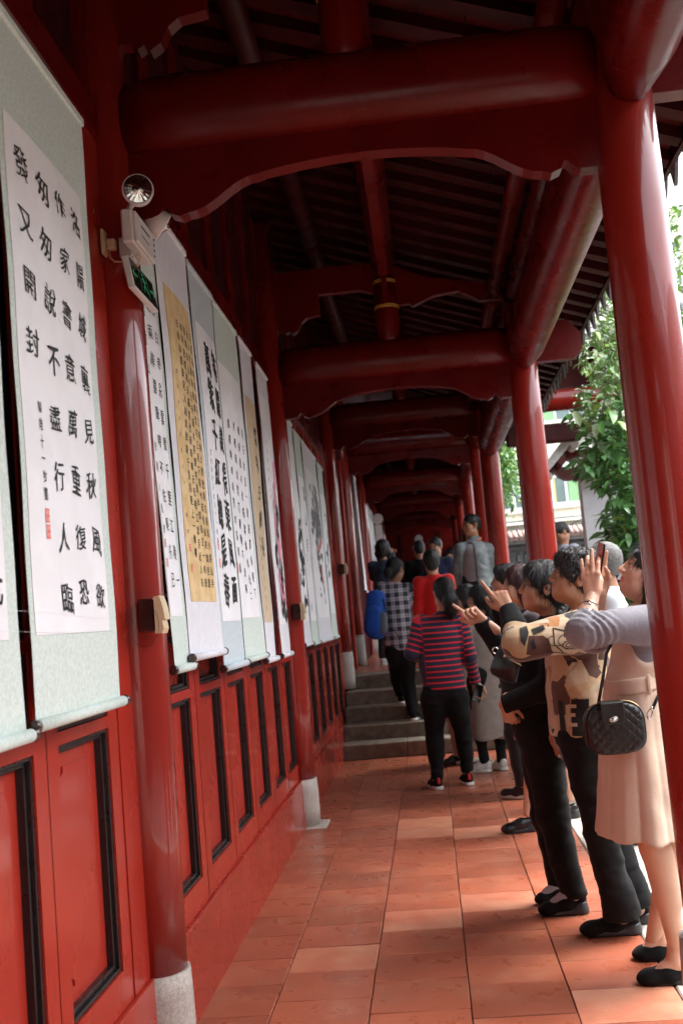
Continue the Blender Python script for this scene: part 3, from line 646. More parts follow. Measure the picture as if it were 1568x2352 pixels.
# fifth: cursive
t, p, fx = scroll('pale green scroll with four columns of light running script', 5.025, 5.705, 3.04, 1.25, 'silk_green', 'paper', (5.035, 5.625, 1.45, 2.74), -0.945, -0.915, seed=7)
write(p, fx, [(T5[0], 5.53, 2.44, 1.58, .055, .055), (T5[1], 5.41, 2.44, 1.56, .055, .055), (T5[2], 5.29, 2.44, 1.6, .055, .055), (T5[3], 5.17, 2.44, 1.7, .05, .05)], 51, wob=0.07)
seal(p, fx, 5.10, 1.7, .03, .05)
# sixth: narrow tan couplet
t, p, fx = scroll('narrow lilac scroll with a tan sheet of cursive writing', 5.755, 6.165, 3.03, 1.215, 'silk_white', 'tan_paper', (5.80, 6.12, 1.42, 2.72), -0.94, -0.922, seed=8, edge='black_wood')
write(p, fx, [(T6[0], 5.99, 2.5, 1.85, .10, .12), (T6[1], 5.90, 1.9, 1.5, .03, .04)], 61, wob=0.09)
# seventh: peonies
t, p, fx = scroll('white scroll with a painting of pink peonies, before the second column', 6.385, 6.83, 3.03, 1.215, 'silk_white', 'paper', (6.405, 6.81, 1.40, 2.86), -0.945, -0.925, seed=9)
def blob(bm, y, z, ry, rz, rng, fx, n=11, lift=0.0045, jag=0.3):
    c = bm.verts.new((fx(y, z)+lift, y, z)); a0 = rng.uniform(0, 6); vs = []
    for k in range(n):
        a = a0+2*PI*k/n; r = 1+rng.uniform(-jag, jag); q = (y+ry*r*math.cos(a), z+rz*r*math.sin(a)); vs.append(bm.verts.new((fx(*q)+lift, *q)))
    for k in range(n): bm.faces.new((c, vs[k], vs[(k+1) % n]))
def stroke(bm, pts, w_, fx, lift=0.005):
    prev = None
    for i, (y, z) in enumerate(pts):
        d = Vector((pts[min(i+1, len(pts)-1)][0]-pts[max(i-1, 0)][0], pts[min(i+1, len(pts)-1)][1]-pts[max(i-1, 0)][1])).normalized()
        ww = w_*(0.5+0.5*math.sin(PI*(i+0.5)/len(pts))); a = (y-d.y*ww, z+d.x*ww); b = (y+d.y*ww, z-d.x*ww)
        cur = (bm.verts.new((fx(*a)+lift, *a)), bm.verts.new((fx(*b)+lift, *b)))
        if prev: bm.faces.new((prev[0], prev[1], cur[1], cur[0]))
        prev = cur
def flat_obj(name, bm, m, p): return obj(name, bm, M[m], p, recalc=False)
def flat_stuff(*a):
    o = flat_obj(*a); o['kind'] = 'stuff'; return o
rng = random.Random(77)
bm = B()
for (y, z) in ((6.66, 2.36), (6.64, 2.22), (6.70, 1.86), (6.67, 1.95), (6.58, 1.66), (6.72, 1.60), (6.62, 2.05), (6.60, 1.58)):
    for k in range(16): blob(bm, y+rng.uniform(-.05, .05), z+rng.uniform(-.07, .07), .022, .03, rng, fx, 7, lift=.0046+k*.00002)
flat_stuff('peonies', bm, 'pink', p)
bm = B()
for (y, z) in ((6.70, 2.12), (6.68, 2.02), (6.55, 1.83), (6.70, 1.74), (6.66, 1.68), (6.60, 1.50), (6.66, 1.50), (6.72, 1.47)):
    for k in range(12): blob(bm, y+rng.uniform(-.06, .06), z+rng.uniform(-.07, .07), .018, .03, rng, fx, 6, lift=.0049+k*.00002, jag=.5)
flat_stuff('leaves', bm, 'ink', p)
bm = B()
for k in range(16):
    y, z = rng.uniform(6.5, 6.7), rng.uniform(1.45, 2.25); stroke(bm, [(y+rng.uniform(-.03, .03)+.02*q, z+.05*q) for q in range(5)], .004, fx)
flat_stuff('twigs', bm, 'twig', p)
write(p, fx, [('月光明雲春人', 6.47, 2.55, 2.25, .02, .03)], 71, name='signature'); seal(p, fx, 6.48, 2.2, .02, .03)
# beyond the second column
t, p, fx = scroll('partly hidden white ink-painting scroll right behind the second column', 7.56, 8.04, 2.93, 1.24, 'silk_white', 'paper', (7.6, 8.01, 1.4, 2.75), -0.945, -0.925, seed=10, edge='black_wood')
def inkwork(p, fx, ya, yb, za, zb, n, seed, m='ink_grey', dense=.05):
    rng = random.Random(seed); bm = B()
    for k in range(n):
        y, z = rng.gauss((ya+yb)/2, (yb-ya)/5), rng.gauss((za+zb)/2, (zb-za)/4.5)
        if ya < y < yb and za < z < zb: blob(bm, y, z, rng.uniform(.3, 1)*dense, rng.uniform(.3, 1)*dense, rng, fx, 8, lift=.0045+k*.00002, jag=.5)
    o = flat_obj('ink_painting', bm, m, p); o['kind'] = 'stuff'; return o
inkwork(p, fx, 7.7, 8.0, 1.5, 2.3, 40, 1, 'ink')
t, p, fx = scroll('scroll with pale green top and a small upper line of characters, dark bay', 8.09, 8.56, 2.90, 1.23, 'silk_green', 'paper', (8.12, 8.53, 1.4, 2.55), -0.945, -0.925, seed=11, edge='black_wood')
write(p, fx, [('雲山月', 8.32, 2.42, 2.0, .10, .12), ('江南春', 8.22, 1.9, 1.5, .05, .06)], 81, wob=.06)
t, p, fx = scroll('wide scroll with a dark ink landscape and red dabs, dark bay', 8.63, 9.72, 2.90, 1.23, 'silk_white', 'paper', (8.72, 9.63, 1.42, 2.70), -0.945, -0.925, seed=12)
inkwork(p, fx, 8.8, 9.55, 1.9, 2.6, 90, 2, 'ink_grey', .06); inkwork(p, fx, 8.95, 9.45, 1.5, 2.4, 40, 3, 'ink', .04)
rng = random.Random(5); bm = B()
for k in range(9): blob(bm, 9.1+rng.uniform(-.1, .3), 1.95+rng.uniform(-.25, .2), .03, .04, rng, fx, 7, lift=.0062)
flat_stuff('red_dabs', bm, 'seal', p)
t, p, fx = scroll('narrow white scroll, last before the steps', 9.80, 10.32, 2.88, 1.23, 'silk_green', 'paper', (9.86, 10.26, 1.45, 2.6), -0.945, -0.925, seed=13, edge='black_wood')
inkwork(p, fx, 9.9, 10.2, 1.6, 2.4, 25, 4, 'ink_grey', .05)
t, p, fx = scroll('slim white scroll hanging beyond the steps', 15.1, 15.5, 3.42, 1.75, 'silk_white', None, None, -0.93, -0.90, seed=14)
t, p, fx = scroll('wide white written scroll in the dark passage', 17.9, 20.0, 3.3, 1.82, 'silk_white', 'paper', (18.1, 19.8, 2.0, 3.1), -0.93, -0.90, seed=15)
inkwork(p, fx, 18.4, 19.6, 2.1, 3.0, 30, 6, 'ink_grey', .04)
# hanging cords along the wall: nylon lines stretched across the scrolls
bm = B(); tube(bm, [(-0.918, 2.0, 1.50), (-0.918, 2.5, 1.488), (-0.915, 2.98, 1.465)], 0.0003, 5); tube(bm, [(-0.918, 2.0, 1.455), (-0.918, 2.5, 1.44), (-0.915, 2.98, 1.43)], 0.0003, 5)
tag(obj('nylon_line', bm, M['silk_white']), 'thin clear nylon lines stretched over the foot of the big scroll', 'cord')

# ------------------------------------------------------------------ fittings on the near left column
def gold(zz, y): 
    pass
t = thing('hook_block', 'ivory wooden hook block on a dark mount, near left column at hand height', 'wall fitting', (-0.92, 3.40, 1.47), 'ivory blocks on the left columns')  # wooden hook block fixed to the column, not a switch
def holder(t, x, y, z):
    bm = B(); box(bm, (x-0.045, y-0.03, z-0.055), (x+0.010, y+0.03, z+0.055), 0.006); obj('mount', bm, M['dark_rod'], t)
    bm = B(); prism(bm, [(x+0.012, z-0.06), (x+0.034, z-0.062), (x+0.040, z-0.045), (x+0.036, z-0.02), (x+0.046, z-0.016), (x+0.042, z+0.02), (x+0.036, z+0.045), (x+0.03, z+0.062), (x+0.012, z+0.06)], 'xz', y-0.034, y+0.034); obj('block', bm, M['ivory'], t)
    bm = B(); pts = [(x-0.02, y-0.05, z+0.02)]+[(x-0.02+0.05*math.sin(a), y-0.055, z-0.03+0.07*math.cos(a)) for a in np.linspace(0.3, 5.6, 18)]; tube(bm, pts, 0.0008, 5); obj('wire_loop', bm, M['dark_rod'], t)
holder(t, -0.905, 3.395, 1.475)
t = thing('hook_block', 'ivory wooden hook block on the second left column', 'wall fitting', (-0.92, 7.27, 1.47), 'ivory blocks on the left columns'); holder(t, -0.905, 7.265, 1.475)
t = thing('hook_block', 'small ivory hook block on the dim third left column', 'wall fitting', (-0.92, 11.5, 1.9), 'ivory blocks on the left columns'); holder(t, -0.905, 11.49, 1.93)
# wall socket with plug, cable
def at(x, y, Y): return P(x, y, Y)
so = at(243, 560, 3.40)
t = thing('wall_socket', 'ivory wall socket with plugged-in cable on the near left column', 'socket', so)
bm = B(); box(bm, (so.x-0.006, so.y-0.045, so.z-0.05), (so.x+0.006, so.y+0.04, so.z+0.04), 0.004); obj('cover_plate', bm, M['ivory'], t)
bm = B(); box(bm, (so.x-0.07, so.y-0.03, so.z-0.05), (so.x-0.007, so.y+0.045, so.z+0.04), 0.004); obj('back_box', bm, M['black_wood'], t)
bm = B(); box(bm, (so.x+0.006, so.y-0.018, so.z-0.025), (so.x+0.036, so.y+0.014, so.z+0.012), 0.005); obj('plug', bm, M['ivory'], t)
bm = B(); pl = at(252, 575, 3.38)
tube(bm, [at(251, 578, 3.38), at(254, 592, 3.37), at(264, 601, 3.36), at(280, 601, 3.35), at(298, 596, 3.34), at(308, 588, 3.33), at(320, 584, 3.33), at(325, 592, 3.33), at(322, 602, 3.34), at(314, 612, 3.36), at(308, 616, 3.38)], 0.0032, 8); obj('cable', bm, M['ivory'], t)
# emergency twin-lamp unit: box with two round lamps
ax = (at(345, 610, 3.52)-at(300, 480, 3.36)).normalized()
def obox(name, c, ux, uy, uz, hx, hy, hz, m, parent, bev=0.004):
    bm = B(); box(bm, (-hx, -hy, -hz), (hx, hy, hz), bev); R = Matrix((ux, uy, uz)).transposed().to_4x4(); R.translation = c; bmesh.ops.transform(bm, matrix=R, verts=bm.verts)
    return obj(name, bm, m, parent)
# its long side runs along the corridor and the face looks out from the column
lc = P(291, 511, 3.28)+Vector((0, 0.125, -.012))
t = thing('emergency_light', 'white emergency light box with two round lamps on the near left column', 'emergency light', lc)
UX, UY, UZ = Vector((1, 0, 0)), Vector((0, 1, 0)), Vector((0, 0, 1))
obox('case', lc+Vector((0, 0, .004)), UX, UY, UZ, 0.020, 0.125, 0.058, M['white_plastic'], t, 0.006)
obox('cover', lc+Vector((0.0255, 0, 0)), UX, UY, UZ, 0.006, 0.120, 0.053, M['white_plastic'], t, 0.004)
obox('bracket', lc+Vector((-0.040, 0.03, -0.03)), UX, UY, UZ, 0.020, 0.05, 0.035, M['white_plastic'], t, 0.002)
bm = B()
rng = random.Random(4)
for (dy, dz, w_, n) in ((-.03, .02, .008, 10), (-.03, -.012, .004, 9)):
    for k in range(n): yy = lc.y+dy-.03+k*.011; zz = lc.z+dz; box(bm, (lc.x+.0315, yy, zz-w_/2), (lc.x+.0322, yy+.007, zz+w_/2))
obj('printed_notice', bm, M['ink'], t)
bm = B()
for k in range(4): tube(bm, [(lc.x+.0315, lc.y+.10-.0*k, lc.z+.03-.02*k), (lc.x+.034, lc.y+.10, lc.z+.03-.02*k)], 0.004, 8)
obj('indicator', bm, M['black_plastic'], t)
def lamp(c, axis, r=0.052):
    a = axis.normalized(); bm = B(); tube(bm, [c-a*0.065, c-a*0.055, c-a*0.03, c, c+a*0.006], [r*0.35, r*0.6, r*0.92, r, r*0.98], 28)
    h = obj('lamp_housing', bm, M['white_plastic'], t)
    bm = B(); tube(bm, [c+a*0.0065, c+a*0.0095], [r*0.90, r*0.90], 28); g = obj('lens_rim', bm, M['chrome'], h)
    bm = B(); u, v = frame_of(a); n = 36; rings = []
    for (rr, dp) in ((0.86, 0.010), (0.6, 0.0115), (0.36, 0.014), (0.16, 0.019), (0.15, 0.024)):
        rings.append([bm.verts.new(c+a*(dp+(0.0003 if k % 2 else 0))+(u*math.cos(2*PI*k/n)+v*math.sin(2*PI*k/n))*r*rr) for k in range(n)])
    for p_, q_ in zip(rings, rings[1:]):
        for k in range(n): bm.faces.new((p_[k], p_[(k+1) % n], q_[(k+1) % n], q_[k]))
    bm.faces.new(rings[-1]); obj('reflector', bm, M['chrome'], h)
l1 = at(317, 436, 3.25); lamp(l1, Vector((0.25, -1.0, -0.10)))
bm = B(); tube(bm, [lc+Vector((0.0, -0.10, 0.06)), l1-Vector((0.25, -1, -.1)).normalized()*0.05], 0.01, 10); obj('lamp_stem', bm, M['white_plastic'], t)
l2 = at(374, 518, 3.52); lamp(l2, Vector((0.75, 0.45, -0.5)))
bm = B(); tube(bm, [lc+Vector((0.0, 0.11, 0.05)), l2-Vector((0.75, .45, -.5)).normalized()*0.05], 0.01, 10); obj('lamp_stem', bm, M['white_plastic'], t)
# exit sign under it
sc_ = P(323, 655, 3.40); n_ = Vector((1, 0, 0.16)).normalized(); up_ = Vector((-0.16, 0, 1)).normalized()
t = thing('exit_sign', 'black exit sign with green running man and arrows below the emergency light', 'exit sign', sc_)
obox('case', sc_, n_, UY, up_, 0.011, 0.150, 0.056, M['white_plastic'], t, 0.003)
obox('face', sc_+n_*0.0115, n_, UY, up_, 0.0015, 0.142, 0.050, M['sign_black'], t, 0.001)
bm = B()
def sg(poly):
    bm.faces.new([bm.verts.new(sc_+n_*0.0136+UY*a*.95+up_*b*.78) for a, b in poly])
def arrow(c, s):
    sg([(c-.035*s, .005), (c+.005*s, .005), (c+.005*s, -.005), (c-.035*s, -.005)]); sg([(c+.003*s, .026), (c+.032*s, 0), (c+.003*s, -.026), (c+.010*s, 0)])
arrow(-.115, -1); arrow(.115, 1)
def limb(a, b, w_):
    d = Vector((b[0]-a[0], b[1]-a[1])).normalized(); n = (-d.y*w_, d.x*w_); sg([(a[0]+n[0], a[1]+n[1]), (b[0]+n[0], b[1]+n[1]), (b[0]-n[0], b[1]-n[1]), (a[0]-n[0], a[1]-n[1])])
sg([(-.002+.009*math.cos(k*PI/5), .042+.009*math.sin(k*PI/5)) for k in range(10)])
limb((.0, .03), (.008, -.008), .007); limb((.0, .026), (-.022, .014), .0035); limb((-.022, .014), (-.026, -.004), .003); limb((.002, .026), (.024, .012), .0035); limb((.024, .012), (.034, .022), .003)
limb((.008, -.008), (-.012, -.022), .0045); limb((-.012, -.022), (-.016, -.046), .004); limb((.008, -.008), (.026, -.022), .0045); limb((.026, -.022), (.046, -.03), .0035)
for a, b in (((.05, .05), (.05, -.05)), ((-.05, .05), (-.05, -.05)), ((-.05, .05), (.05, .05))): limb(a, b, .0018)
obj('running_man', bm, M['sign_green'], t, recalc=False)
# distant emergency lamps
for x, y, Y, lab in ((867, 1192, 19.0, 'distant round emergency lamp high on the left of the dark passage'), (961, 1238, 24.0, 'tiny distant lamp at the centre of the dark passage')):
    c = P(x, y, Y); t = thing('emergency_light', lab, 'emergency light', c)
    bm = B(); tube(bm, [c+Vector((0, .08, 0)), c+Vector((0, .02, 0)), c], [.04, .09, .1], 20); h = obj('lamp_housing', bm, M['white_plastic'], t)
    bm = B(); tube(bm, [c+Vector((0, -.002, 0)), c+Vector((0, -.01, 0))], [.085, .08], 20); obj('reflector', bm, M['white_plastic'], h)
    bm = B(); box(bm, (c.x-.06, c.y, c.z-.55), (c.x+.06, c.y+.08, c.z-.11)); obj('case', bm, M['white_plastic'], t)
# ------------------------------------------------------------------ the courtyard side
LEAF = {}
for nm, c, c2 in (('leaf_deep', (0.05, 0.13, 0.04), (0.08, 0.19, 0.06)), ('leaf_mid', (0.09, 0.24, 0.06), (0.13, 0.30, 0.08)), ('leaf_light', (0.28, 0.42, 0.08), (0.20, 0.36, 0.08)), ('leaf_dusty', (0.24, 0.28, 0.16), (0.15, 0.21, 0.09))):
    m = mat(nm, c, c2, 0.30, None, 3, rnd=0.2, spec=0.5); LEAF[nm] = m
    b = m.node_tree.nodes['Principled BSDF']; b.inputs['Transmission Weight'].default_value = 0.0
def leaf_mesh(m, L=1.0, W=0.42, sharp=0.8):
    """folded, slightly drooping leaf, one unit long"""
    bm = B(); n = 5; mid = []; le = []; ri = []
    for i in range(n+1):
        t = i/n; w_ = W*math.sin(PI*min(1, t**sharp))**0.8*0.5; z = -0.28*t*t
        mid.append(bm.verts.new((0, t*L, z))); le.append(bm.verts.new((-w_, t*L-0.02*L, z+w_*0.35))); ri.append(bm.verts.new((w_, t*L-0.02*L, z+w_*0.35)))
    for i in range(n):
        bm.faces.new((mid[i], ri[i], ri[i+1], mid[i+1])); bm.faces.new((le[i], mid[i], mid[i+1], le[i+1]))
    bmesh.ops.remove_doubles(bm, verts=bm.verts, dist=1e-5)
    return mesh_of(bm, m, True)
LM = {k: leaf_mesh(v) for k, v in LEAF.items()}
def foliage(name, parent, pts, kinds, size, rng, keep=0, eye=Vector((0, 0, EYE))):
    """leaves at pts: the keep nearest as single leaves, the rest as one mass"""
    pts = sorted(pts, key=lambda p: (p-eye).length); vl = []; fl = []; mi = []; mats = list(LEAF)
    for i, p in enumerate(pts):
        k = kinds(p, rng); s = size(p, rng)
        e = Matrix.Rotation(rng.uniform(0, 6.28), 4, 'Z')@Matrix.Rotation(rng.uniform(-0.9, 0.5), 4, 'X')@Matrix.Rotation(rng.uniform(-0.5, 0.5), 4, 'Y')
        if i < keep:
            o = bpy.data.objects.new('leaf', LM[k]); o.matrix_basis = Matrix.Translation(p-world_loc(parent))@e@Matrix.Scale(s, 4); put(o, parent)
        else:
            me = LM[k]; T = Matrix.Translation(p-world_loc(parent))@e@Matrix.Scale(s, 4); b0 = len(vl)
            for v in me.vertices: vl.append(T@v.co)
            for f in me.polygons: fl.append([b0+j for j in f.vertices]); mi.append(mats.index(k))
    if vl:
        me = bpy.data.meshes.new(name); me.from_pydata(vl, [], fl)
        for k in mats: me.materials.append(LEAF[k])
        me.polygons.foreach_set('material_index', mi); me.polygons.foreach_set('use_smooth', [True]*len(fl))
        o = bpy.data.objects.new(name, me); put(o, parent); o['kind'] = 'stuff'
rng = random.Random(12)
# the leafy shrub tree between the near and second right columns
edge = [(560, 1400), (640, 1372), (700, 1352), (800, 1345), (870, 1330), (940, 1330), (1000, 1322), (1060, 1335), (1110, 1372), (1180, 1392), (1240, 1402), (1300, 1412), (1450, 1420), (1600, 1400)]
def left_of(y):
    for (a, xa), (b, xb) in zip(edge, edge[1:]):
        if a <= y <= b: return xa+(xb-xa)*(y-a)/(b-a)
    return 1400
base = P(1600, 1560, 9.2); base.z = -0.16
tr = thing('courtyard_tree', 'leafy green tree with glossy leaves close behind the near right column', 'tree', base)
pts = []; twigs = []
while len(pts) < 8500:
    y = rng.uniform(470, 1560); l = left_of(y)+18*math.sin(y*0.045)+10*math.sin(y*.11); x = l+abs(rng.gauss(0, 120)); Y = rng.uniform(8.2, 10.4)
    if x > 1760: continue
    d_ = (x-l)
    if d_ < 45 and rng.random() < 0.62 and math.sin(y*.07+x*.1) < .4: continue
    pts.append(P(x, y, Y))
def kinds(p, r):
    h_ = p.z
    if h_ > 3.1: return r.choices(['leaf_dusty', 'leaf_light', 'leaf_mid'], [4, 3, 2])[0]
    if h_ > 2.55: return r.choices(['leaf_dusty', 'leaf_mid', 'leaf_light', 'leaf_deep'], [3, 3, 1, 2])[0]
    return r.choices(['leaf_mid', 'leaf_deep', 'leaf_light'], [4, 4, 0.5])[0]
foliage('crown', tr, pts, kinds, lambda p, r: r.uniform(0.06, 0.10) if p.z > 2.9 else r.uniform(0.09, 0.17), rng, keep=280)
bm = B(); tube(bm, [base, base+Vector((-.05, -.1, 1.2)), base+Vector((-.02, 0, 2.4)), base+Vector((.1, 0, 3.9))], [.09, .07, .05, .02], 10); obj('trunk', bm, M['bark'], tr)
bm = B()
for k in range(26):
    y = rng.uniform(620, 1350); a = base+Vector((-.03, 0, 0)); a.z = P(1500, y+120, 9.2).z; b = P(left_of(y)+rng.uniform(5, 60), y, rng.uniform(8.4, 9.8)); m_ = (a+b)/2+Vector((0, 0, .12))
    tube(bm, [a, m_, b], [.014, .009, .003], 5)
obj('branches', bm, M['bark'], tr)
# second tree, further back, seen left of the second right column
b2 = P(1150, 1560, 24.0); b2.z = -0.16
tr = thing('courtyard_tree', 'small pale green tree seen between second and third right columns', 'tree', b2)
pts = []
for k in range(2600):
    a = rng.gauss(0, 1); c = rng.gauss(0, 1)
    x = 1150+a*20; y = 1075+c*42
    if x < 1198: pts.append(P(x, y, rng.uniform(22.5, 25.5)))
foliage('crown', tr, pts, lambda p, r: r.choice(['leaf_mid', 'leaf_light', 'leaf_mid']), lambda p, r: r.uniform(.10, .2), rng)
bm = B(); tube(bm, [b2, b2+Vector((0, 0, 3.5)), b2+Vector((.2, 0, 5))], [.16, .11, .05], 8); obj('trunk', bm, M['bark'], tr)

# apartment building
def wbox(p, q, d, Y):
    """box seen as the rectangle p..q (photo measurement at depth Y), d metres deep"""
    a = P(p[0], p[1], Y); b = P(q[0], q[1], Y)
    return (min(a.x, b.x), Y, min(a.z, b.z)), (max(a.x, b.x), Y+d, max(a.z, b.z))
AY = 30.0
ab = thing('apartment_building', 'cream apartment block with white-framed windows behind the courtyard', 'building', (6, AY, 0))
bm = B(); box(bm, (1.5, AY, -0.2), (8.2, AY+8, 13.5)); obj('wall', bm, M['plaster'], ab)
def win(x0, x1, z0, z1, cur=None, Y=AY, div=3):
    w_ = bpy.data.objects.new('window', None); w_.location = Vector((x0, Y, z0))-world_loc(ab); put(w_, ab)
    bm = B(); f = 0.06
    box(bm, (x0, Y-0.05, z0), (x0+f, Y-.004, z1)); box(bm, (x1-f, Y-0.05, z0), (x1, Y-.004, z1)); box(bm, (x0+f, Y-0.05, z0), (x1-f, Y-.004, z0+f)); box(bm, (x0+f, Y-0.05, z1-f), (x1-f, Y-.004, z1))
    for k in range(1, div): xx = x0+(x1-x0)*k/div; box(bm, (xx-.035, Y-.052, z0+f), (xx+.035, Y-.004, z1-f))
    zz = z0+(z1-z0)*0.68; box(bm, (x0+f, Y-.051, zz-.03), (x1-f, Y-.005, zz+.03)); obj('frame', bm, M['window_white'], w_)
    for k in range(div):
        a = x0+(x1-x0)*k/div; b = x0+(x1-x0)*(k+1)/div; bm = B(); box(bm, (a+.03, Y-.022, z0+.03), (b-.03, Y-.016, z1-.03)); obj('pane', bm, M['pane'], w_)
    for (a, b, c, m) in (cur or []):
        bm = B(); n = 14; va = []
        for k in range(n+1):
            xx = x0+(x1-x0)*(a+(b-a)*k/n); yy = Y-.034+.008*math.sin(k*2.1); va.append((bm.verts.new((xx, yy, z0+(z1-z0)*c)), bm.verts.new((xx, yy, z1-.05))))
        for k in range(n): bm.faces.new((va[k][0], va[k+1][0], va[k+1][1], va[k][1]))
        obj('curtain', bm, M[m], w_, recalc=False)
    bm = B(); box(bm, (x0-.12, Y-.16, z0-.12), (x1+.12, Y-.001, z0-.012), .01); obj('sill', bm, M['plaster'], w_)
a = P(1243, 1175, AY); b = P(1334, 1066, AY)
wz0, wz1 = P(1290, 1158, AY).z, P(1290, 1064, AY).z
win(P(1236, 1150, AY).x, P(1334, 1140, AY).x, wz0, wz1, [(0.02, .42, .0, 'curtain_yellow'), (.72, .97, 0.02, 'curtain_green'), (.0, .2, .7, 'curtain_green')])
win(P(1150, 1180, AY).x, P(1216, 1180, AY).x, wz0-.05, wz1-.1, None, div=2)
uz = P(1290, 968, AY).z
win(P(1236, 950, AY).x, P(1345, 950, AY).x, uz, uz+1.5, [(.05, .3, 0, 'curtain_green')])
win(P(1150, 1000, AY).x, P(1212, 1000, AY).x, uz, uz+1.5, None, div=2)
win(2.0+5, 2.0+6.1, uz+3.4, uz+4.9); win(4.2, 5.8, uz+3.4, uz+4.9); win(1.9, 3.2, uz+3.4, uz+4.9); win(6.6, 7.8, wz0, wz1, [(0, .3, 0, 'curtain_yellow')])
bm = B(); v0 = P(1250, 1222, AY).z
box(bm, (1.9, AY-.03, v0), (7.2, AY-.002, v0+.05)); box(bm, (1.9, AY-.03, v0+.33), (7.2, AY-.002, v0+.38))
for k in range(60): xx = 1.95+k*.088; tube(bm, [(xx, AY-.015, v0+.05), (xx+.044, AY-.015, v0+.33)], .009, 4); tube(bm, [(xx+.044, AY-.017, v0+.33), (xx+.088, AY-.017, v0+.05)], .009, 4)
obj('vent_grille', bm, M['grey_brick'], ab)
px_ = P(1237, 1180, AY-.2); bm = B(); tube(bm, [(px_.x, AY-.12, -0.1), (px_.x, AY-.12, 13)], .07, 10); obj('drain_pipe', bm, M['window_white'], ab)
bm = B(); box(bm, (1.4, AY-.2, P(1290, 1175, AY).z-.28), (8.3, AY-.002, P(1290, 1175, AY).z-.2)); obj('ledge', bm, M['plaster'], ab)
bm = B(); tube(bm, [(3.2, AY-1, P(1290, 1240, AY).z), (4.6, AY-.8, P(1330, 1190, AY).z), (7, AY-.5, P(1330, 1120, AY).z)], .012, 5); tag(obj('overhead_cable', bm, M['black_plastic']), 'thin dark cable slanting across the cream building front', 'cable')
# grey carved brick wall with reddish tile coping
GY = 20.0
gw = thing('carved_wall', 'low grey carved brick wall with reddish tile coping in the courtyard', 'wall', (3, GY, -0.16))
zt = P(1250, 1245, GY).z; zc = P(1250, 1217, GY).z
bm = B(); box(bm, (1.3, GY, -0.17), (3.62, GY+.3, zt)); obj('brickwork', bm, M['grey_brick'], gw)
bm = B()
for zz in (zt-.10, zt-.5): box(bm, (1.3, GY-.05, zz), (3.62, GY-.002, zz+.05))
def key(x, z, s):
    for (a, b, c, d) in ((0, 0, 1, .1), (0, 0, .1, 1), (0, .9, 1, 1), (.9, .25, 1, 1), (.25, .25, 1, .35), (.25, .25, .35, .72), (.25, .62, .72, .72)): box(bm, (x+a*s, GY-.035, z+b*s*.6), (x+c*s, GY-.002, z+d*s*.6))
x = 1.35
while x < 3.2: key(x, zt-.42, .42); x += .52
for k in range(30):
    xx = 2.05+(k % 6)*.07; zz = zt-.75-(k//6)*.13; box(bm, (xx, GY-.012, zz), (xx+.05, GY-.001, zz+.012))
obj('carved_relief', bm, M['grey_brick'], gw)
bm = B(); prism(bm, [(1.25, zt), (3.68, zt), (3.68, zt+.06), (1.25, zt+.06)], 'xz', GY-.22, GY+.5); obj('eave_course', bm, M['roof_tile'], gw)
n = 0; x = 1.25; cm = None
bm = B(); tube(bm, [(0, -.26, .0), (0, .15, (zc-zt-.08))], .045, 8); cm = mesh_of(bm, M['coping'])
while x < 3.7:
    shared('coping_tile', cm, gw, (x, GY, zt+.09)); x += .095
bm = B(); prism(bm, [(-.25+GY, zt+.06), (GY+.15, zc), (GY+.5, zt+.06)], 'yz', 1.25, 3.68); obj('coping_bed', bm, M['coping'], gw)
# white garden wall
WY = 15.0
xa = P(1343, 1200, WY).x
gwall = thing('garden_wall', 'white rendered gable wall right of the grey wall, partly behind the tree', 'wall', (xa, WY, -0.16))
zt2 = P(1350, 1075, WY).z
bm = B(); box(bm, (xa, WY, -0.17), (6.5, WY+.3, zt2)); obj('wall', bm, M['white_wall'], gwall)
# pavilion eaves above it
pv = thing('pavilion_roof', 'small tiled eave with dark brackets jutting over the white gable wall', 'roof', (xa, WY, zt2))
p1, p2 = P(1238, 1108, WY-.6), P(1338, 985, WY-.6)
bm = B(); d = (p2-p1); nrm = Vector((-d.z, 0, d.x)).normalized()
q = [p1, p2+d*1.2, p2+d*1.2+nrm*.16, p1+nrm*.10]
prism(bm, [(v.x, v.z) for v in q], 'xz', WY-1.0, WY-.85); obj('verge', bm, M['eave_edge'], pv)
q = [p1+nrm*.02, p2+d*1.2+nrm*.02, p2+d*1.2+nrm*.10, p1+nrm*.07]
prism(bm := B(), [(v.x, v.z) for v in q], 'xz', WY-.849, WY+2.0); obj('roof_boards', bm, M['roof_tile'], pv)
for k in range(3):
    a = p1+d*(.15+.3*k); bm = B(); tube(bm, [(a.x, WY-.84, a.z-.06), (a.x, WY+1.8, a.z-.06)], .06, 10); obj('purlin', bm, M['eave_edge'] if k % 2 == 0 else M['beam_red'], pv)
for (x0, y0, x1, y1) in ((1268, 1078, 1345, 1092), (1290, 1040, 1345, 1066)):
    a, b = P(x0, y0, WY-.3), P(x1, y1, WY-.3)
    bm = B(); prism(bm, [(a.x, a.z), (a.x+.05, a.z-.12), (a.x+.16, a.z-.18), (b.x+.3, b.z-.08), (b.x+.3, a.z+.02)], 'xz', WY-.45, WY-.25); obj('bracket_arm', bm, M['beam_red'], pv)
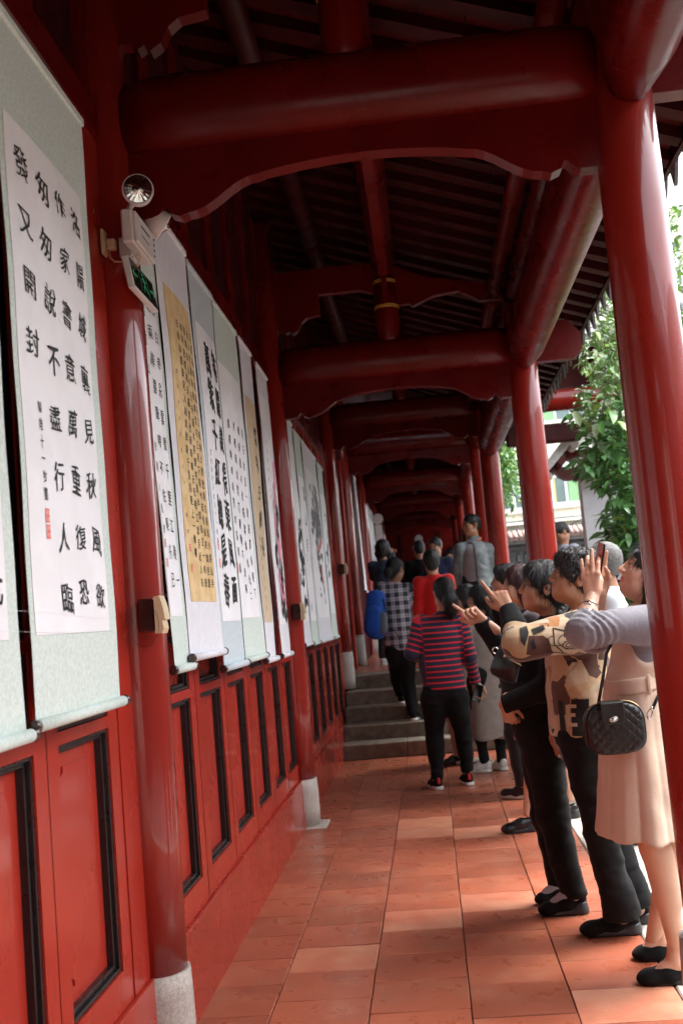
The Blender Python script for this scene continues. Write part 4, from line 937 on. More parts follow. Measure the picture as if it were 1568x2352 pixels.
# cross gallery: round red beam and dark tie over it
CY_ = 13.6
cg = thing('cross_gallery', 'dark red cross gallery joining the corridor on the right, round beam and tie', 'building', (3, CY_, -0.16))
a = P(1250, 922, CY_); bm = B(); tube(bm, [(1.2, CY_, a.z), (6.2, CY_, a.z)], .14, 20); obj('round_beam', bm, M['lacquer'], cg)
c0, c1 = P(1300, 1010, CY_).z, P(1300, 966, CY_).z
bm = B(); box(bm, (1.2, CY_+.1, c0), (6.2, CY_+.25, c1), .02); obj('tie_beam', bm, M['rafter'], cg)
u0, u1 = P(1300, 890, CY_).z, P(1300, 800, CY_).z
bm = B(); box(bm, (1.2, CY_-.05, u0), (6.2, CY_+.05, u1)); obj('frieze_board', bm, M['rafter'], cg)
bm = B(); box(bm, (1.2, CY_-.12, u1), (6.2, CY_+.1, u1+.22), .02); obj('upper_beam', bm, M['lacquer'], cg)
bm = B(); prism(bm, [(CY_-1.3, u1-.25), (CY_+1.0, u1+.75), (CY_+3.2, u1-.25), (CY_+3.2, u1-.15), (CY_+1.0, u1+.9), (CY_-1.3, u1-.15)], 'yz', 1.9, 6.4); obj('roof', bm, M['roof_tile'], cg)
for k in range(12): bm = B(); xx = 2.0+k*.38; tube(bm, [(xx, CY_-1.32, u1-.12), (xx, CY_+1.0, u1+.93)], .06, 8); obj('cover_tile', bm, M['eave_edge'] if k < 3 else M['roof_tile'], cg)
for xx in (6.1,): bm = B(); lathe(bm, [(.13, 0), (.12, 3.9)], (xx, CY_, -.16), 20); obj('post', bm, M['lacquer'], cg)
# hall across the courtyard (added out of view to block low sky from the upper timbers)
hl = thing('unseen_hall', 'red timber hall across the courtyard beyond the tree', 'building', (8, 3, -0.16))
bm = B(); box(bm, (8.5, -16, -0.16), (9.5, 12.5, 3.1)); obj('wall', bm, M['panel_red'], hl)
bm = B(); prism(bm, [(7.6, 2.9), (10.5, 4.9), (14, 2.9), (14, 3.1), (10.5, 5.15), (7.6, 3.1)], 'xz', -17, 13.0); obj('roof', bm, M['roof_tile'], hl)
for k in range(7): bm = B(); lathe(bm, [(.15, 0), (.14, 3.2)], (8.0, -14+k*4.2, -.16), 16); obj('post', bm, M['lacquer'], hl)
for k in range(12):
    y0 = -14+k*2.1; bm = B(); box(bm, (8.46, y0+.3, .6), (8.498, y0+1.8, 2.4)); obj('window', bm, M['black_wood'], hl)
bk = thing('unseen_hall', 'hall closing the courtyard behind the camera', 'building', (3, -12, -0.16))
bm = B(); box(bm, (-6, -13, -0.16), (7, -12, 4.6)); obj('wall', bm, M['plaster'], bk)
bm = B(); prism(bm, [(-11, 4.3), (-13, 5.9), (-15, 4.3)], 'yz', -6.5, 7.4); obj('roof', bm, M['roof_tile'], bk)
rg = thing('rear_sky_screen', 'dark red cross gallery joining the corridor behind the camera', 'building', (4, -2.4, -0.16))  # added out of view, shades camera-facing sides from the rear sky
bm = B(); box(bm, (1.5, -2.6, -0.16), (7.4, -2.4, 3.5)); obj('wall', bm, M['rafter'], rg)
bm = B(); prism(bm, [(-1.5, 3.5), (-3.4, 4.6), (-5.3, 3.5), (-5.3, 3.65), (-3.4, 4.8), (-1.5, 3.65)], 'yz', 1.45, 7.5); obj('roof', bm, M['roof_tile'], rg)
t2 = thing('courtyard_tree', 'dark tree further along the yard to the right', 'tree', (6.6, 0, -.16)); pts = [Vector((6.6+rng.gauss(0, .7), 0+rng.gauss(0, 1.6), 3.4+rng.gauss(0, .8))) for _ in range(700)]
foliage('crown', t2, pts, lambda p, r: r.choice(['leaf_mid', 'leaf_deep']), lambda p, r: r.uniform(.18, .34), rng)
bm = B(); tube(bm, [(6.6, 0, -.16), (6.5, 0, 2), (6.6, 0, 4)], [.14, .11, .05], 8); obj('trunk', bm, M['bark'], t2)
# ------------------------------------------------------------------ figures: blended volumes turned into one smooth skin
def V3(*a): return np.array(a if len(a) == 3 else tuple(a[0]), dtype=float)
def nrm(v): v = V3(v) if not isinstance(v, np.ndarray) else v; return v/max(np.linalg.norm(v), 1e-9)
class Vol:
    """a set of tapered capsules and ellipsoids melted together"""
    def __init__(s): s.pr = []
    def cap(s, a, b, ra, rb, u=None, w=1.0, k=0.03, flat=0, sub=False):
        s.pr.append(('c', V3(*a), V3(*b), ra, rb, None if u is None else nrm(np.array(u, float)), w, k, flat, sub)); return s
    def ell(s, c, r, ax=None, k=0.02, sub=False):
        ax = np.eye(3) if ax is None else np.array(ax, float); s.pr.append(('e', V3(*c), np.array(r, float), ax, k, sub)); return s
    def chain(s, pts, rs, **kw):
        for (a, b, ra, rb) in zip(pts, pts[1:], rs, rs[1:]): s.cap(a, b, ra, rb, **kw)
        return s
    def mesh(s, res=0.007, disp=None, planes=(), grow=0.0, dmargin=0.012):
        lo = np.full(3, 1e9); hi = np.full(3, -1e9); bb = []
        for p in s.pr:
            if p[0] == 'c':
                R = max(p[3], p[4])*max(p[6], 1.0); l = np.minimum(p[1], p[2])-R; h = np.maximum(p[1], p[2])+R
            else: R = p[2].max(); l = p[1]-R; h = p[1]+R
            bb.append((l, h))
            if not p[-1]: lo = np.minimum(lo, l); hi = np.maximum(hi, h)
        pad = 3*res+grow+dmargin; lo -= pad; hi += pad; n = np.ceil((hi-lo)/res).astype(int)+1
        D = np.full(n, 0.09); ax = [lo[i]+res*np.arange(n[i]) for i in range(3)]
        for p, (l, h) in zip(s.pr, bb):
            kk = p[7] if p[0] == 'c' else p[4]; mg = kk+grow+dmargin+3*res+0.01
            i0 = np.clip(np.floor((l-mg-lo)/res).astype(int), 0, n); i1 = np.clip(np.ceil((h+mg-lo)/res).astype(int)+1, 0, n)
            if (i1 <= i0).any(): continue
            X, Y, Z = np.meshgrid(ax[0][i0[0]:i1[0]], ax[1][i0[1]:i1[1]], ax[2][i0[2]:i1[2]], indexing='ij')
            if p[0] == 'c':
                a, b, ra, rb, u, w_, k, flat, sub = p[1:]; ba = b-a; L2 = max(ba@ba, 1e-9)
                t = ((X-a[0])*ba[0]+(Y-a[1])*ba[1]+(Z-a[2])*ba[2])/L2; tc = np.clip(t, 0, 1)
                dx = X-a[0]-tc*ba[0]; dy = Y-a[1]-tc*ba[1]; dz = Z-a[2]-tc*ba[2]
                if u is not None:
                    q = dx*u[0]+dy*u[1]+dz*u[2]; f = q*(1/w_-1); dx += f*u[0]; dy += f*u[1]; dz += f*u[2]
                d = np.sqrt(dx*dx+dy*dy+dz*dz)-(ra+(rb-ra)*tc)
                if flat:
                    L = math.sqrt(L2)
                    if flat & 1: d = np.maximum(d, (t-1)*L)
                    if flat & 2: d = np.maximum(d, -t*L)
            else:
                c, r, A, k, sub = p[1:]; q = [((X-c[0])*A[i][0]+(Y-c[1])*A[i][1]+(Z-c[2])*A[i][2])/r[i] for i in range(3)]
                k0 = np.sqrt(q[0]**2+q[1]**2+q[2]**2); k1 = np.sqrt((q[0]/r[0])**2+(q[1]/r[1])**2+(q[2]/r[2])**2)+1e-9; d = k0*(k0-1)/k1
            sl = tuple(slice(i0[i], i1[i]) for i in range(3)); E = D[sl]
            if sub:
                a_, b_ = E, -d; h_ = np.maximum(kk-np.abs(a_-b_), 0)/max(kk, 1e-6); D[sl] = np.maximum(a_, b_)+h_*h_*kk/4
            else:
                h_ = np.maximum(kk-np.abs(E-d), 0)/max(kk, 1e-6); D[sl] = np.minimum(E, d)-h_*h_*kk/4
        if disp is not None or planes:
            m = np.abs(D) < 0.05 if not planes else np.ones_like(D, bool)
            I = np.nonzero(m); pts = np.stack([ax[i][I[i]] for i in range(3)], 1); dv = D[I]
            if disp is not None: dv = dv-disp(pts)
            for (p0, nn) in planes: dv = np.maximum(dv, (pts-V3(*p0))@nrm(np.array(nn, float)))
            D[I] = dv
        D -= grow
        # surface nets
        ins = D < 0; c = np.zeros(tuple(n-1), np.int8)
        for i in (0, 1):
            for j in (0, 1):
                for k in (0, 1): c += ins[i:n[0]-1+i, j:n[1]-1+j, k:n[2]-1+k]
        act = np.nonzero((c > 0) & (c < 8)); m = len(act[0])
        if m == 0: return np.zeros((0, 3)), np.zeros((0, 4), int)
        idx = -np.ones(tuple(n-1), np.int64); idx[act] = np.arange(m); acc = np.zeros((m, 3)); cnt = np.zeros(m)
        cor = [(i, j, k) for i in (0, 1) for j in (0, 1) for k in (0, 1)]
        val = {q: D[act[0]+q[0], act[1]+q[1], act[2]+q[2]] for q in cor}
        for a in cor:
            for axx in range(3):
                if a[axx]: continue
                b = list(a); b[axx] = 1; b = tuple(b); va, vb = val[a], val[b]; s_ = (va < 0) != (vb < 0); t = np.where(s_, va/np.where(va-vb == 0, 1, va-vb), 0)
                q = np.tile(np.array(a, float), (m, 1)); q[:, axx] += t; acc += q*s_[:, None]; cnt += s_
        vt = acc/cnt[:, None]; vt = (vt+np.stack(act, 1))*res+lo
        fs = []
        for axx in range(3):
            o1, o2 = (axx+1) % 3, (axx+2) % 3
            sl = [slice(1, n[i]-1) for i in range(3)]; sl[axx] = slice(0, n[axx]-1); sl2 = list(sl); sl2[axx] = slice(1, n[axx])
            A_, B_ = ins[tuple(sl)], ins[tuple(sl2)]; E = np.nonzero(A_ != B_); off = [1, 1, 1]; off[axx] = 0
            base = [E[i]+off[i] for i in range(3)]; inside = A_[E]
            def cell(d1, d2): q = [base[0].copy(), base[1].copy(), base[2].copy()]; q[o1] -= d1; q[o2] -= d2; return idx[q[0], q[1], q[2]]
            Q = np.stack([cell(1, 1), cell(0, 1), cell(0, 0), cell(1, 0)], 1); Q[~inside] = Q[~inside][:, ::-1]; fs.append(Q)
        return vt, np.concatenate(fs)
def vmesh(name, vf, m, parent, attrs=None, mats=None, relax=1):
    vt, fc = vf
    if relax and len(vt):
        for _ in range(relax):
            acc = np.zeros_like(vt); cn = np.zeros(len(vt))
            for a, b in ((0, 1), (1, 2), (2, 3), (3, 0)):
                np.add.at(acc, fc[:, a], vt[fc[:, b]]); np.add.at(acc, fc[:, b], vt[fc[:, a]]); np.add.at(cn, fc[:, a], 1); np.add.at(cn, fc[:, b], 1)
            vt = vt*0.5+0.5*acc/np.maximum(cn, 1)[:, None]
    me = bpy.data.meshes.new(name); W = np.array(world_loc(parent)) if parent is not None else np.zeros(3)
    me.vertices.add(len(vt)); me.vertices.foreach_set('co', (vt-W).astype(np.float32).ravel())
    me.loops.add(len(fc)*4); me.loops.foreach_set('vertex_index', fc.astype(np.int32).ravel())
    me.polygons.add(len(fc)); me.polygons.foreach_set('loop_start', np.arange(0, len(fc)*4, 4, dtype=np.int32)); me.polygons.foreach_set('loop_total', np.full(len(fc), 4, np.int32))
    me.polygons.foreach_set('use_smooth', np.ones(len(fc), bool))
    for mm in (mats or [m]): me.materials.append(mm)
    for nm, fn in (attrs or {}).items():
        v = fn(vt); at_ = me.attributes.new(nm, 'FLOAT_VECTOR' if v.shape[1] == 3 else 'FLOAT', 'POINT')
        at_.data.foreach_set('vector' if v.shape[1] == 3 else 'value', v.astype(np.float32).ravel())
    me.update(calc_edges=True); me.validate()
    o = bpy.data.objects.new(name, me); return put(o, parent)
def merge(*vfs):
    vs, fs, n = [], [], 0
    for v, f in vfs: vs.append(v); fs.append(f+n); n += len(v)
    return np.concatenate(vs), np.concatenate(fs)
def noise3(p, fr, seed, ani=(1, 1, 1), n=5):
    r = np.random.RandomState(seed); q = p*np.array(ani); o = 0
    for i in range(n):
        K = r.randn(3); K = K/np.linalg.norm(K)*fr*r.uniform(.7, 1.5); L = r.randn(3)*fr*.5
        o = o+np.sin(q@K+r.uniform(0, 6)+1.4*np.sin(q@L+r.uniform(0, 6)))
    return o/n
def folds(amp, fr, seed, ani=(1, 1, 1), sharp=1.0):
    def f(p):
        v = noise3(p, fr, seed, ani); v2 = noise3(p, fr*2.3, seed+1, ani)
        return amp*(np.sign(v)*np.abs(v)**sharp+0.35*v2)
    return f

# skin, hair and cloth
def attr_mat(name, rough=0.5, sss=0.0, sheen=0.0, bump=0.0, bscale=200, build=None, coat=0):
    m = bpy.data.materials.new(name); m.use_nodes = True; nt = m.node_tree; b = nt.nodes['Principled BSDF']; a = nd(nt, 'ShaderNodeAttribute'); a.attribute_name = 'pc'
    col = build(nt, a) if build else a.outputs['Color']; nt.links.new(col, b.inputs['Base Color']); b.inputs['Roughness'].default_value = rough
    if sss: b.inputs['Subsurface Weight'].default_value = sss; b.inputs['Subsurface Radius'].default_value = (1, .35, .2); b.inputs['Subsurface Scale'].default_value = 0.008
    b.inputs['Sheen Weight'].default_value = sheen; b.inputs['Coat Weight'].default_value = coat
    if bump:
        t = nd(nt, 'ShaderNodeTexCoord'); n = nd(nt, 'ShaderNodeTexNoise', Scale=bscale, Detail=3.0); nt.links.new(t.outputs['Object'], n.inputs['Vector']); p = nd(nt, 'ShaderNodeBump', Distance=bump, Strength=1.0); nt.links.new(n.outputs['Fac'], p.inputs['Height']); nt.links.new(p.outputs[0], b.inputs['Normal'])
    return m
SKIN = attr_mat('skin', 0.48, 0.12, bump=0.0006, bscale=300)
def cloth(name, c, c2=None, rough=0.85, sheen=0.25, bscale=500, bump=0.0006, rnd=0): return mat(name, c, c2 or tuple(x*0.85 for x in c), rough, None, 18, (1, 1, 1), bump, bscale, spec=0.18, sheen=sheen)
K = {}
K['black'] = cloth('black_cloth', (0.0055, 0.0055, 0.0065), (0.009, 0.0085, 0.0095), 0.85, 0.02)
K['black_warm'] = cloth('black_wool', (0.006, 0.0055, 0.0055), (0.010, 0.009, 0.009), 0.9, 0.02)
K['velvet'] = cloth('black_velvet', (0.004, 0.004, 0.0045), (0.006, 0.006, 0.006), 0.9, 0.03)
K['beige'] = cloth('beige_cotton', (0.66, 0.50, 0.385), (0.62, 0.47, 0.36), 0.75, 0.1, 300)
K['lavender'] = cloth('lavender_grey_knit', (0.25, 0.245, 0.28), (0.21, 0.205, 0.235), 0.9, 0.3, 260, 0.0015)
K['greycoat'] = cloth('grey_brown_wool', (0.24, 0.19, 0.165), (0.19, 0.15, 0.13), 0.95, 0.3, 300, 0.001)
K['greyjacket'] = cloth('grey_track_jacket', (0.20, 0.225, 0.235), (0.16, 0.18, 0.19), 0.75, 0.15)
K['greyshirt'] = cloth('mauve_grey_shirt', (0.30, 0.27, 0.29), (0.25, 0.22, 0.24), 0.85, 0.1)
K['orange'] = cloth('orange_collar', (0.75, 0.16, 0.05))
K['red'] = cloth('red_sweater', (0.55, 0.008, 0.008), (0.45, 0.006, 0.006))
K['navy'] = cloth('navy_cloth', (0.02, 0.025, 0.07), (0.015, 0.02, 0.05))
K['denim'] = cloth('dark_blue_cloth', (0.02, 0.035, 0.07), (0.014, 0.026, 0.05))
K['palegrey'] = cloth('pale_grey_polo', (0.32, 0.33, 0.38), (0.28, 0.29, 0.34))
K['whiteshirt'] = cloth('pale_white_shirt', (0.62, 0.66, 0.70), (0.56, 0.60, 0.64))
K['brown'] = cloth('dark_brown_jacket', (0.045, 0.03, 0.032), (0.035, 0.024, 0.026))
K['mauve'] = cloth('mauve_cloth', (0.28, 0.10, 0.12))
K['tan'] = cloth('tan_trousers', (0.30, 0.19, 0.14))
K['charcoal'] = cloth('charcoal_trousers', (0.02, 0.02, 0.024))
K['sock'] = cloth('light_grey_sock', (0.42, 0.42, 0.46))
K['shoe_black'] = mat('black_shoe_leather', (0.008, 0.008, 0.009), None, 0.35, None, 30, bump=0.0004, bscale=150)
K['shoe_white'] = mat('off_white_shoe', (0.55, 0.54, 0.48), None, 0.6, None, 30)
K['sole_grey'] = mat('dark_grey_sole', (0.022, 0.022, 0.024), None, 0.5, None, 40)
K['sole_white'] = mat('white_rubber_sole', (0.72, 0.70, 0.66), None, 0.5, None, 40)
K['shoe_red'] = mat('red_heel_tab', (0.7, 0.03, 0.03), None, 0.5)
K['shoe_pink'] = mat('pink_shoe_trim', (0.8, 0.12, 0.25), None, 0.4)
K['leather'] = mat('black_bag_leather', (0.010, 0.010, 0.011), (0.014, 0.014, 0.015), 0.32, 0.45, 30, bump=0.0005, bscale=250)
K['leather_flap'] = mat('matt_black_leather', (0.013, 0.013, 0.014), None, 0.45, None, 30, bump=0.0004, bscale=350)
K['silver'] = mat('polished_silver', (0.85, 0.82, 0.78), None, 0.15, None, 30, metal=1.0)
K['brass'] = mat('brass_zip', (0.75, 0.52, 0.25), None, 0.3, None, 30, metal=1.0)
K['bluebag'] = cloth('blue_backpack_nylon', (0.01, 0.07, 0.36), (0.008, 0.055, 0.30), 0.6, 0.1)
K['greybag'] = cloth('grey_mesh_pocket', (0.10, 0.11, 0.12), (0.08, 0.09, 0.10))
K['lens'] = mat('eyeglass_lens', (0.6, 0.6, 0.62), None, 0.1, None, 10, trans=0.9)
def hairmat(name, c, rough=0.38):
    m = mat(name, c, tuple(x*1.8 for x in c), rough, None, 40, (6, 6, 0.6), 0.0022, 90, bstretch=(6, 6, 0.7), spec=0.5); return m
HAIR = {'black': hairmat('black_hair', (0.005, 0.0045, 0.005), .5), 'brown': hairmat('reddish_brown_hair', (0.035, 0.012, 0.012)), 'grey': mat('salt_grey_hair', (0.20, 0.195, 0.19), (0.09, 0.088, 0.085), 0.6, None, 60, (3, 3, 1), 0.002, 160), 'curly': hairmat('curly_black_hair', (0.009, 0.006, 0.006), 0.5)}
def stripe_build(nt, a):
    s = nd(nt, 'ShaderNodeSeparateXYZ'); nt.links.new(a.outputs['Vector'], s.inputs[0])
    m = nd(nt, 'ShaderNodeMath', operation='FRACT'); k = nd(nt, 'ShaderNodeMath', operation='MULTIPLY'); k.inputs[1].default_value = 1/0.0435; nt.links.new(s.outputs[1], k.inputs[0]); nt.links.new(k.outputs[0], m.inputs[0])
    l = nd(nt, 'ShaderNodeMath', operation='LESS_THAN'); l.inputs[1].default_value = 0.27; nt.links.new(m.outputs[0], l.inputs[0])
    x = nd(nt, 'ShaderNodeMix', data_type='RGBA'); nt.links.new(l.outputs[0], x.inputs[0]); x.inputs[6].default_value = (0.018, 0.017, 0.045, 1); x.inputs[7].default_value = (0.62, 0.015, 0.035, 1); return x.outputs[2]
K['stripe'] = attr_mat('striped_knit', 0.85, sheen=0.15, bump=0.0006, build=stripe_build)
def plaid_build(nt, a):
    s = nd(nt, 'ShaderNodeSeparateXYZ'); nt.links.new(a.outputs['Vector'], s.inputs[0]); outs = []
    for ax_, ph in ((0, .0), (1, .2)):
        k = nd(nt, 'ShaderNodeMath', operation='MULTIPLY_ADD'); k.inputs[1].default_value = 1/0.088; k.inputs[2].default_value = ph+10; nt.links.new(s.outputs[ax_], k.inputs[0])
        m = nd(nt, 'ShaderNodeMath', operation='FRACT'); nt.links.new(k.outputs[0], m.inputs[0])
        r = nd(nt, 'ShaderNodeValToRGB'); r.color_ramp.interpolation = 'CONSTANT'; e = r.color_ramp.elements
        e[0].position = 0; e[0].color = (.05, .05, .05, 1); e[1].position = .5; e[1].color = (.95, .95, .95, 1)
        for p_, c_ in ((.22, .3), (.27, .05), (.72, .45), (.77, .95)): q = e.new(p_); q.color = (c_, c_, c_, 1)
        nt.links.new(m.outputs[0], r.inputs[0]); outs.append(r.outputs[0])
    mm = nd(nt, 'ShaderNodeMix', data_type='RGBA'); mm.inputs[0].default_value = .5; nt.links.new(outs[0], mm.inputs[6]); nt.links.new(outs[1], mm.inputs[7])
    r = nd(nt, 'ShaderNodeValToRGB'); r.color_ramp.elements[0].color = (.012, .014, .03, 1); r.color_ramp.elements[1].color = (.48, .46, .52, 1); r.color_ramp.elements[0].position = .1; r.color_ramp.elements[1].position = .95
    nt.links.new(mm.outputs[2], r.inputs[0]); return r.outputs[0]
K['plaid'] = attr_mat('plaid_flannel', 0.9, sheen=0.15, build=plaid_build)
def patch_build(nt, a):
    mp = nd(nt, 'ShaderNodeMapping'); mp.inputs['Scale'].default_value = (11, 8.0, 11); mp.inputs['Rotation'].default_value = (0, 0, .12); nt.links.new(a.outputs['Vector'], mp.inputs[0])
    v = nd(nt, 'ShaderNodeTexVoronoi', distance='CHEBYCHEV', Scale=1.0); v.inputs['Randomness'].default_value = 0.75; nt.links.new(mp.outputs[0], v.inputs['Vector'])
    s = nd(nt, 'ShaderNodeSeparateColor'); nt.links.new(v.outputs['Color'], s.inputs[0])
    r = nd(nt, 'ShaderNodeValToRGB'); r.color_ramp.interpolation = 'CONSTANT'; e = r.color_ramp.elements
    e[0].position = 0; e[0].color = (0.50, 0.34, 0.19, 1); e[1].position = .30; e[1].color = (0.085, 0.030, 0.018, 1)
    for p_, c_ in ((.46, (0.46, 0.33, 0.22)), (.66, (0.012, 0.01, 0.01)), (.74, (0.42, 0.17, 0.05)), (.86, (0.54, 0.41, 0.27))): q = e.new(p_); q.color = (*c_, 1)
    nt.links.new(s.outputs[0], r.inputs[0])
    g = nd(nt, 'ShaderNodeTexNoise', Scale=30.0, Detail=4.0); mx = nd(nt, 'ShaderNodeMix', data_type='RGBA', blend_type='MULTIPLY'); mx.inputs[0].default_value = .25; nt.links.new(a.outputs['Vector'], g.inputs['Vector']); nt.links.new(r.outputs[0], mx.inputs[6]); nt.links.new(g.outputs['Color'], mx.inputs[7]); return mx.outputs[2]
K['patch'] = attr_mat('patchwork_print_knit', 0.9, sheen=0.3, bump=0.001, bscale=250, build=patch_build)

TONE = {'fair': (0.62, 0.36, 0.25), 'mid': (0.52, 0.27, 0.17), 'tan': (0.42, 0.20, 0.115), 'dark': (0.33, 0.15, 0.085)}
def head_axes(face, up=(0, 0, 1)):
    y = nrm(np.array(face, float)); x = nrm(np.cross(y, np.array(up, float))); z = np.cross(x, y); return np.stack([x, y, z])    # rows: to the right of the face, forward, up
def head_vol(c, A, s=1.0, sex='f', neck=None, nr=0.052):
    c = V3(*c); L = lambda x, y, z: c+s*(A[0]*x+A[1]*y+A[2]*z); v = Vol(); e = lambda p, r, k=.02, sub=False: v.ell(L(*p), np.array(r)*s, A, k*s, sub)
    e((0, -.012, .035), (.074, .092, .082)); e((0, .022, -.035), (.058, .066, .078), .03); e((0, .050, -.083), (.030, .028, .024), .03)
    for q in (-1, 1):
        e((q*.037, .050, -.030), (.026, .028, .030), .02); e((q*.045, .012, -.072), (.018, .035, .022), .025)
        e((q*.031, .070, .022), (.022, .012, .008), .012)
        e((q*.030, .092, .002), (.016, .014, .010), .010, True); e((q*.030, .0715, .001), (.0135, .0115, .0105), .004)
        e((q*.030, .0735, .0075), (.016, .0115, .004), .004); e((q*.030, .073, -.0065), (.014, .0105, .0035), .004)
        e((q*.075, -.010, -.008), (.009, .018, .030), .006); e((q*.083, -.014, .006), (.007, .014, .016), .005); e((q*.081, -.006, -.004), (.005, .007, .014), .003, True)
    v.cap(L(0, .078, .018), L(0, .099, -.022), .007*s, .0105*s, k=.012*s); e((0, .096, -.026), (.013, .012, .009), .008)
    for q in (-1, 1): e((q*.011, .088, -.029), (.008, .010, .007), .006); e((q*.006, .096, -.036), (.003, .005, .003), .003, True)
    e((0, .081, -.052), (.021, .010, .0055), .006); e((0, .079, -.062), (.018, .010, .006), .006); e((0, .092, -.057), (.020, .006, .0012), .003, True)
    if neck is not None: v.cap(L(0, -.022, -.055), V3(*neck), nr*.98, nr*1.12, k=.035)
    if sex == 'm': e((0, .045, -.080), (.040, .030, .026), .03)
    return v, L
def head_color(c, A, s, tone, lips=(0.50, 0.12, 0.10), brow=True):
    t = np.array(TONE[tone]); c = V3(*c)
    def f(p):
        q = (p-c)@A.T/s; x, y, z = q[:, 0], q[:, 1], q[:, 2]; o = np.tile(t, (len(p), 1)); n = noise3(p, 60, 3)[:, None]; o *= 1+0.05*n
        def mixm(w, col): nonlocal o; o = o*(1-w[:, None])+np.array(col)*w[:, None]
        near = (np.abs(x) < .2) & (np.abs(z) < .2)
        ck = np.exp(-(((np.abs(x)-.038)/.02)**2+((z+.028)/.02)**2))*(y > .03); mixm(ck*.25, (t[0]*1.05, t[1]*.72, t[2]*.72))
        lp = np.clip(1.4-np.sqrt((x/.021)**2+((z+.057)/.011)**2), 0, 1)*(y > .07); mixm(np.clip(lp*2, 0, 1)*.75, lips)
        ey = ((np.abs(x)-.030)/.0125)**2+((z-.001)/.0042)**2; w_ = (ey < 1.0)*(y > .05); mixm(w_*1.0, (.45, .42, .40))
        ir = ((np.abs(x)-.029)/.0058)**2+((z-.001)/.0050)**2; mixm((ir < 1)*(y > .05)*1.0, (.012, .008, .006))
        ld = np.exp(-(((np.abs(x)-.030)/.014)**2+((z-.0065)/.0022)**2))*(y > .05); mixm(np.clip(ld*1.3, 0, 1)*.85, (.02, .012, .01))
        if brow: br = np.exp(-(((np.abs(x)-.033)/.018)**4+((z-.024-.0*np.abs(x))/.0042)**2))*(y > .045); mixm(np.clip(br*1.2, 0, 1)*.75, (.02, .014, .012))
        return o
    return f
def hand_vol(W, d, n, sc=1.0, curl=(.3, .2, .3, .4, .5), side=1, spread=0.08, thumb_open=0.6, wr=None):
    """W wrist, d towards the fingers, n out of the palm, side = +1 if the thumb is on d x n"""
    W = V3(*W); d = nrm(np.array(d, float)); n = np.array(n, float); n = nrm(n-d*(n@d)); t = np.cross(d, n)*side; v = Vol(); s = sc
    if wr is not None: v.cap(V3(*wr), W, .030*s, .0255*s, u=t, w=1.18, k=.02)
    kn = []
    for i, (o, L) in enumerate(((.030, .088), (.010, .092), (-.010, .088), (-.028, .080))):
        k_ = W+s*(d*L+t*o); kn.append(k_); v.cap(W+s*(d*.012+t*o*.55), k_, .014*s, .0115*s, k=.012*s, u=n, w=1.0)
    v.cap(W+s*(d*.03-t*.012+n*.004), W+s*(d*.062-t*.014+n*.004), .015*s, .013*s, k=.014*s)
    Ls = [(.042, .025, .021), (.046, .029, .022), (.042, .027, .021), (.033, .021, .019)]
    for i in range(4):
        a = kn[i]; ang = 0.0; sp = (1.5-i)*spread; dd = nrm(d+t*sp)
        for j, l in enumerate(Ls[i]):
            ang += curl[i+1]*(1.0 if j == 0 else (1.15 if j == 1 else .75)); q = dd*math.cos(ang)+n*math.sin(ang); b = a+q*l*s
            r0 = (.0098, .0088, .0079)[j]*(1 if i < 3 else .88); v.cap(a, b, r0*s, r0*s*.93, k=.003*s if j else .008*s); a = b
    # thumb from the side of the palm near its base
    a = W+s*(d*.022+t*.026+n*.004); q = nrm(d*.72+t*(.75*thumb_open+.25)+n*.35); b = a+q*.042*s; v.cap(a, b, .0155*s, .0125*s, k=.014*s)
    q2 = nrm(q+d*.5-t*curl[0]*.7+n*curl[0]*.5); c = b+q2*.032*s; v.cap(b, c, .0115*s, .0105*s, k=.006*s); q3 = nrm(q2+d*.2-t*curl[0]*.5+n*curl[0]*.4); v.cap(c, c+q3*.026*s, .0102*s, .0085*s, k=.004*s)
    return v
def strands(ho, c, A, s, m, n=420, L=.045, curl=0.0, seed=0, w=.0011):
    """loose locks lying on the hair volume, following its fall from the crown"""
    rs = np.random.RandomState(seed); me = ho.data; nv = len(me.vertices); co = np.empty(nv*3); me.vertices.foreach_get('co', co); co = co.reshape(-1, 3)+np.array(world_loc(ho)); no = np.empty(nv*3)
    me.vertex_normals.foreach_get('vector', no); no = no.reshape(-1, 3); crown = V3(*c)+A[2]*.12*s-A[1]*.04*s; vs, fs = [], []
    for i in rs.choice(nv, n):
        p, nn = co[i], no[i]; fl = nrm(p-crown)*.6-A[2]*.8+rs.randn(3)*.18; fl = nrm(fl-nn*(fl@nn)); side = np.cross(nn, fl); q = p+nn*.0005; l = L*rs.uniform(.5, 1.3); ph = rs.uniform(0, 6.28); b0 = len(vs); N = 7; k = rs.uniform(-1, 1)*.6
        for j in range(N+1):
            t = j/N; off = side*(curl*math.sin(ph+t*9)+k*l*t*t*.4)+nn*(.0022*math.sin(PI*t)+curl*.8*math.cos(ph+t*9)); x = q+fl*l*t+off-A[2]*.25*l*t*t; ww = w*(1.25-t)*rs.uniform(.9, 1.1)
            vs += [x-side*ww, x+side*ww]
            if j: fs.append((b0+2*j-2, b0+2*j-1, b0+2*j+1, b0+2*j))
    me2 = bpy.data.meshes.new('locks'); W = np.array(world_loc(ho)); me2.from_pydata([tuple(v-W) for v in vs], [], fs); me2.materials.append(HAIR[m]); me2.polygons.foreach_set('use_smooth', [True]*len(fs))
    o = put(bpy.data.objects.new('locks', me2), ho); o['kind'] = 'stuff'; return o
def flat_color(tone, k=1.0):
    t = np.array(TONE[tone])*k
    return lambda p: np.tile(t, (len(p), 1))*(1+.05*noise3(p, 50, 5)[:, None])
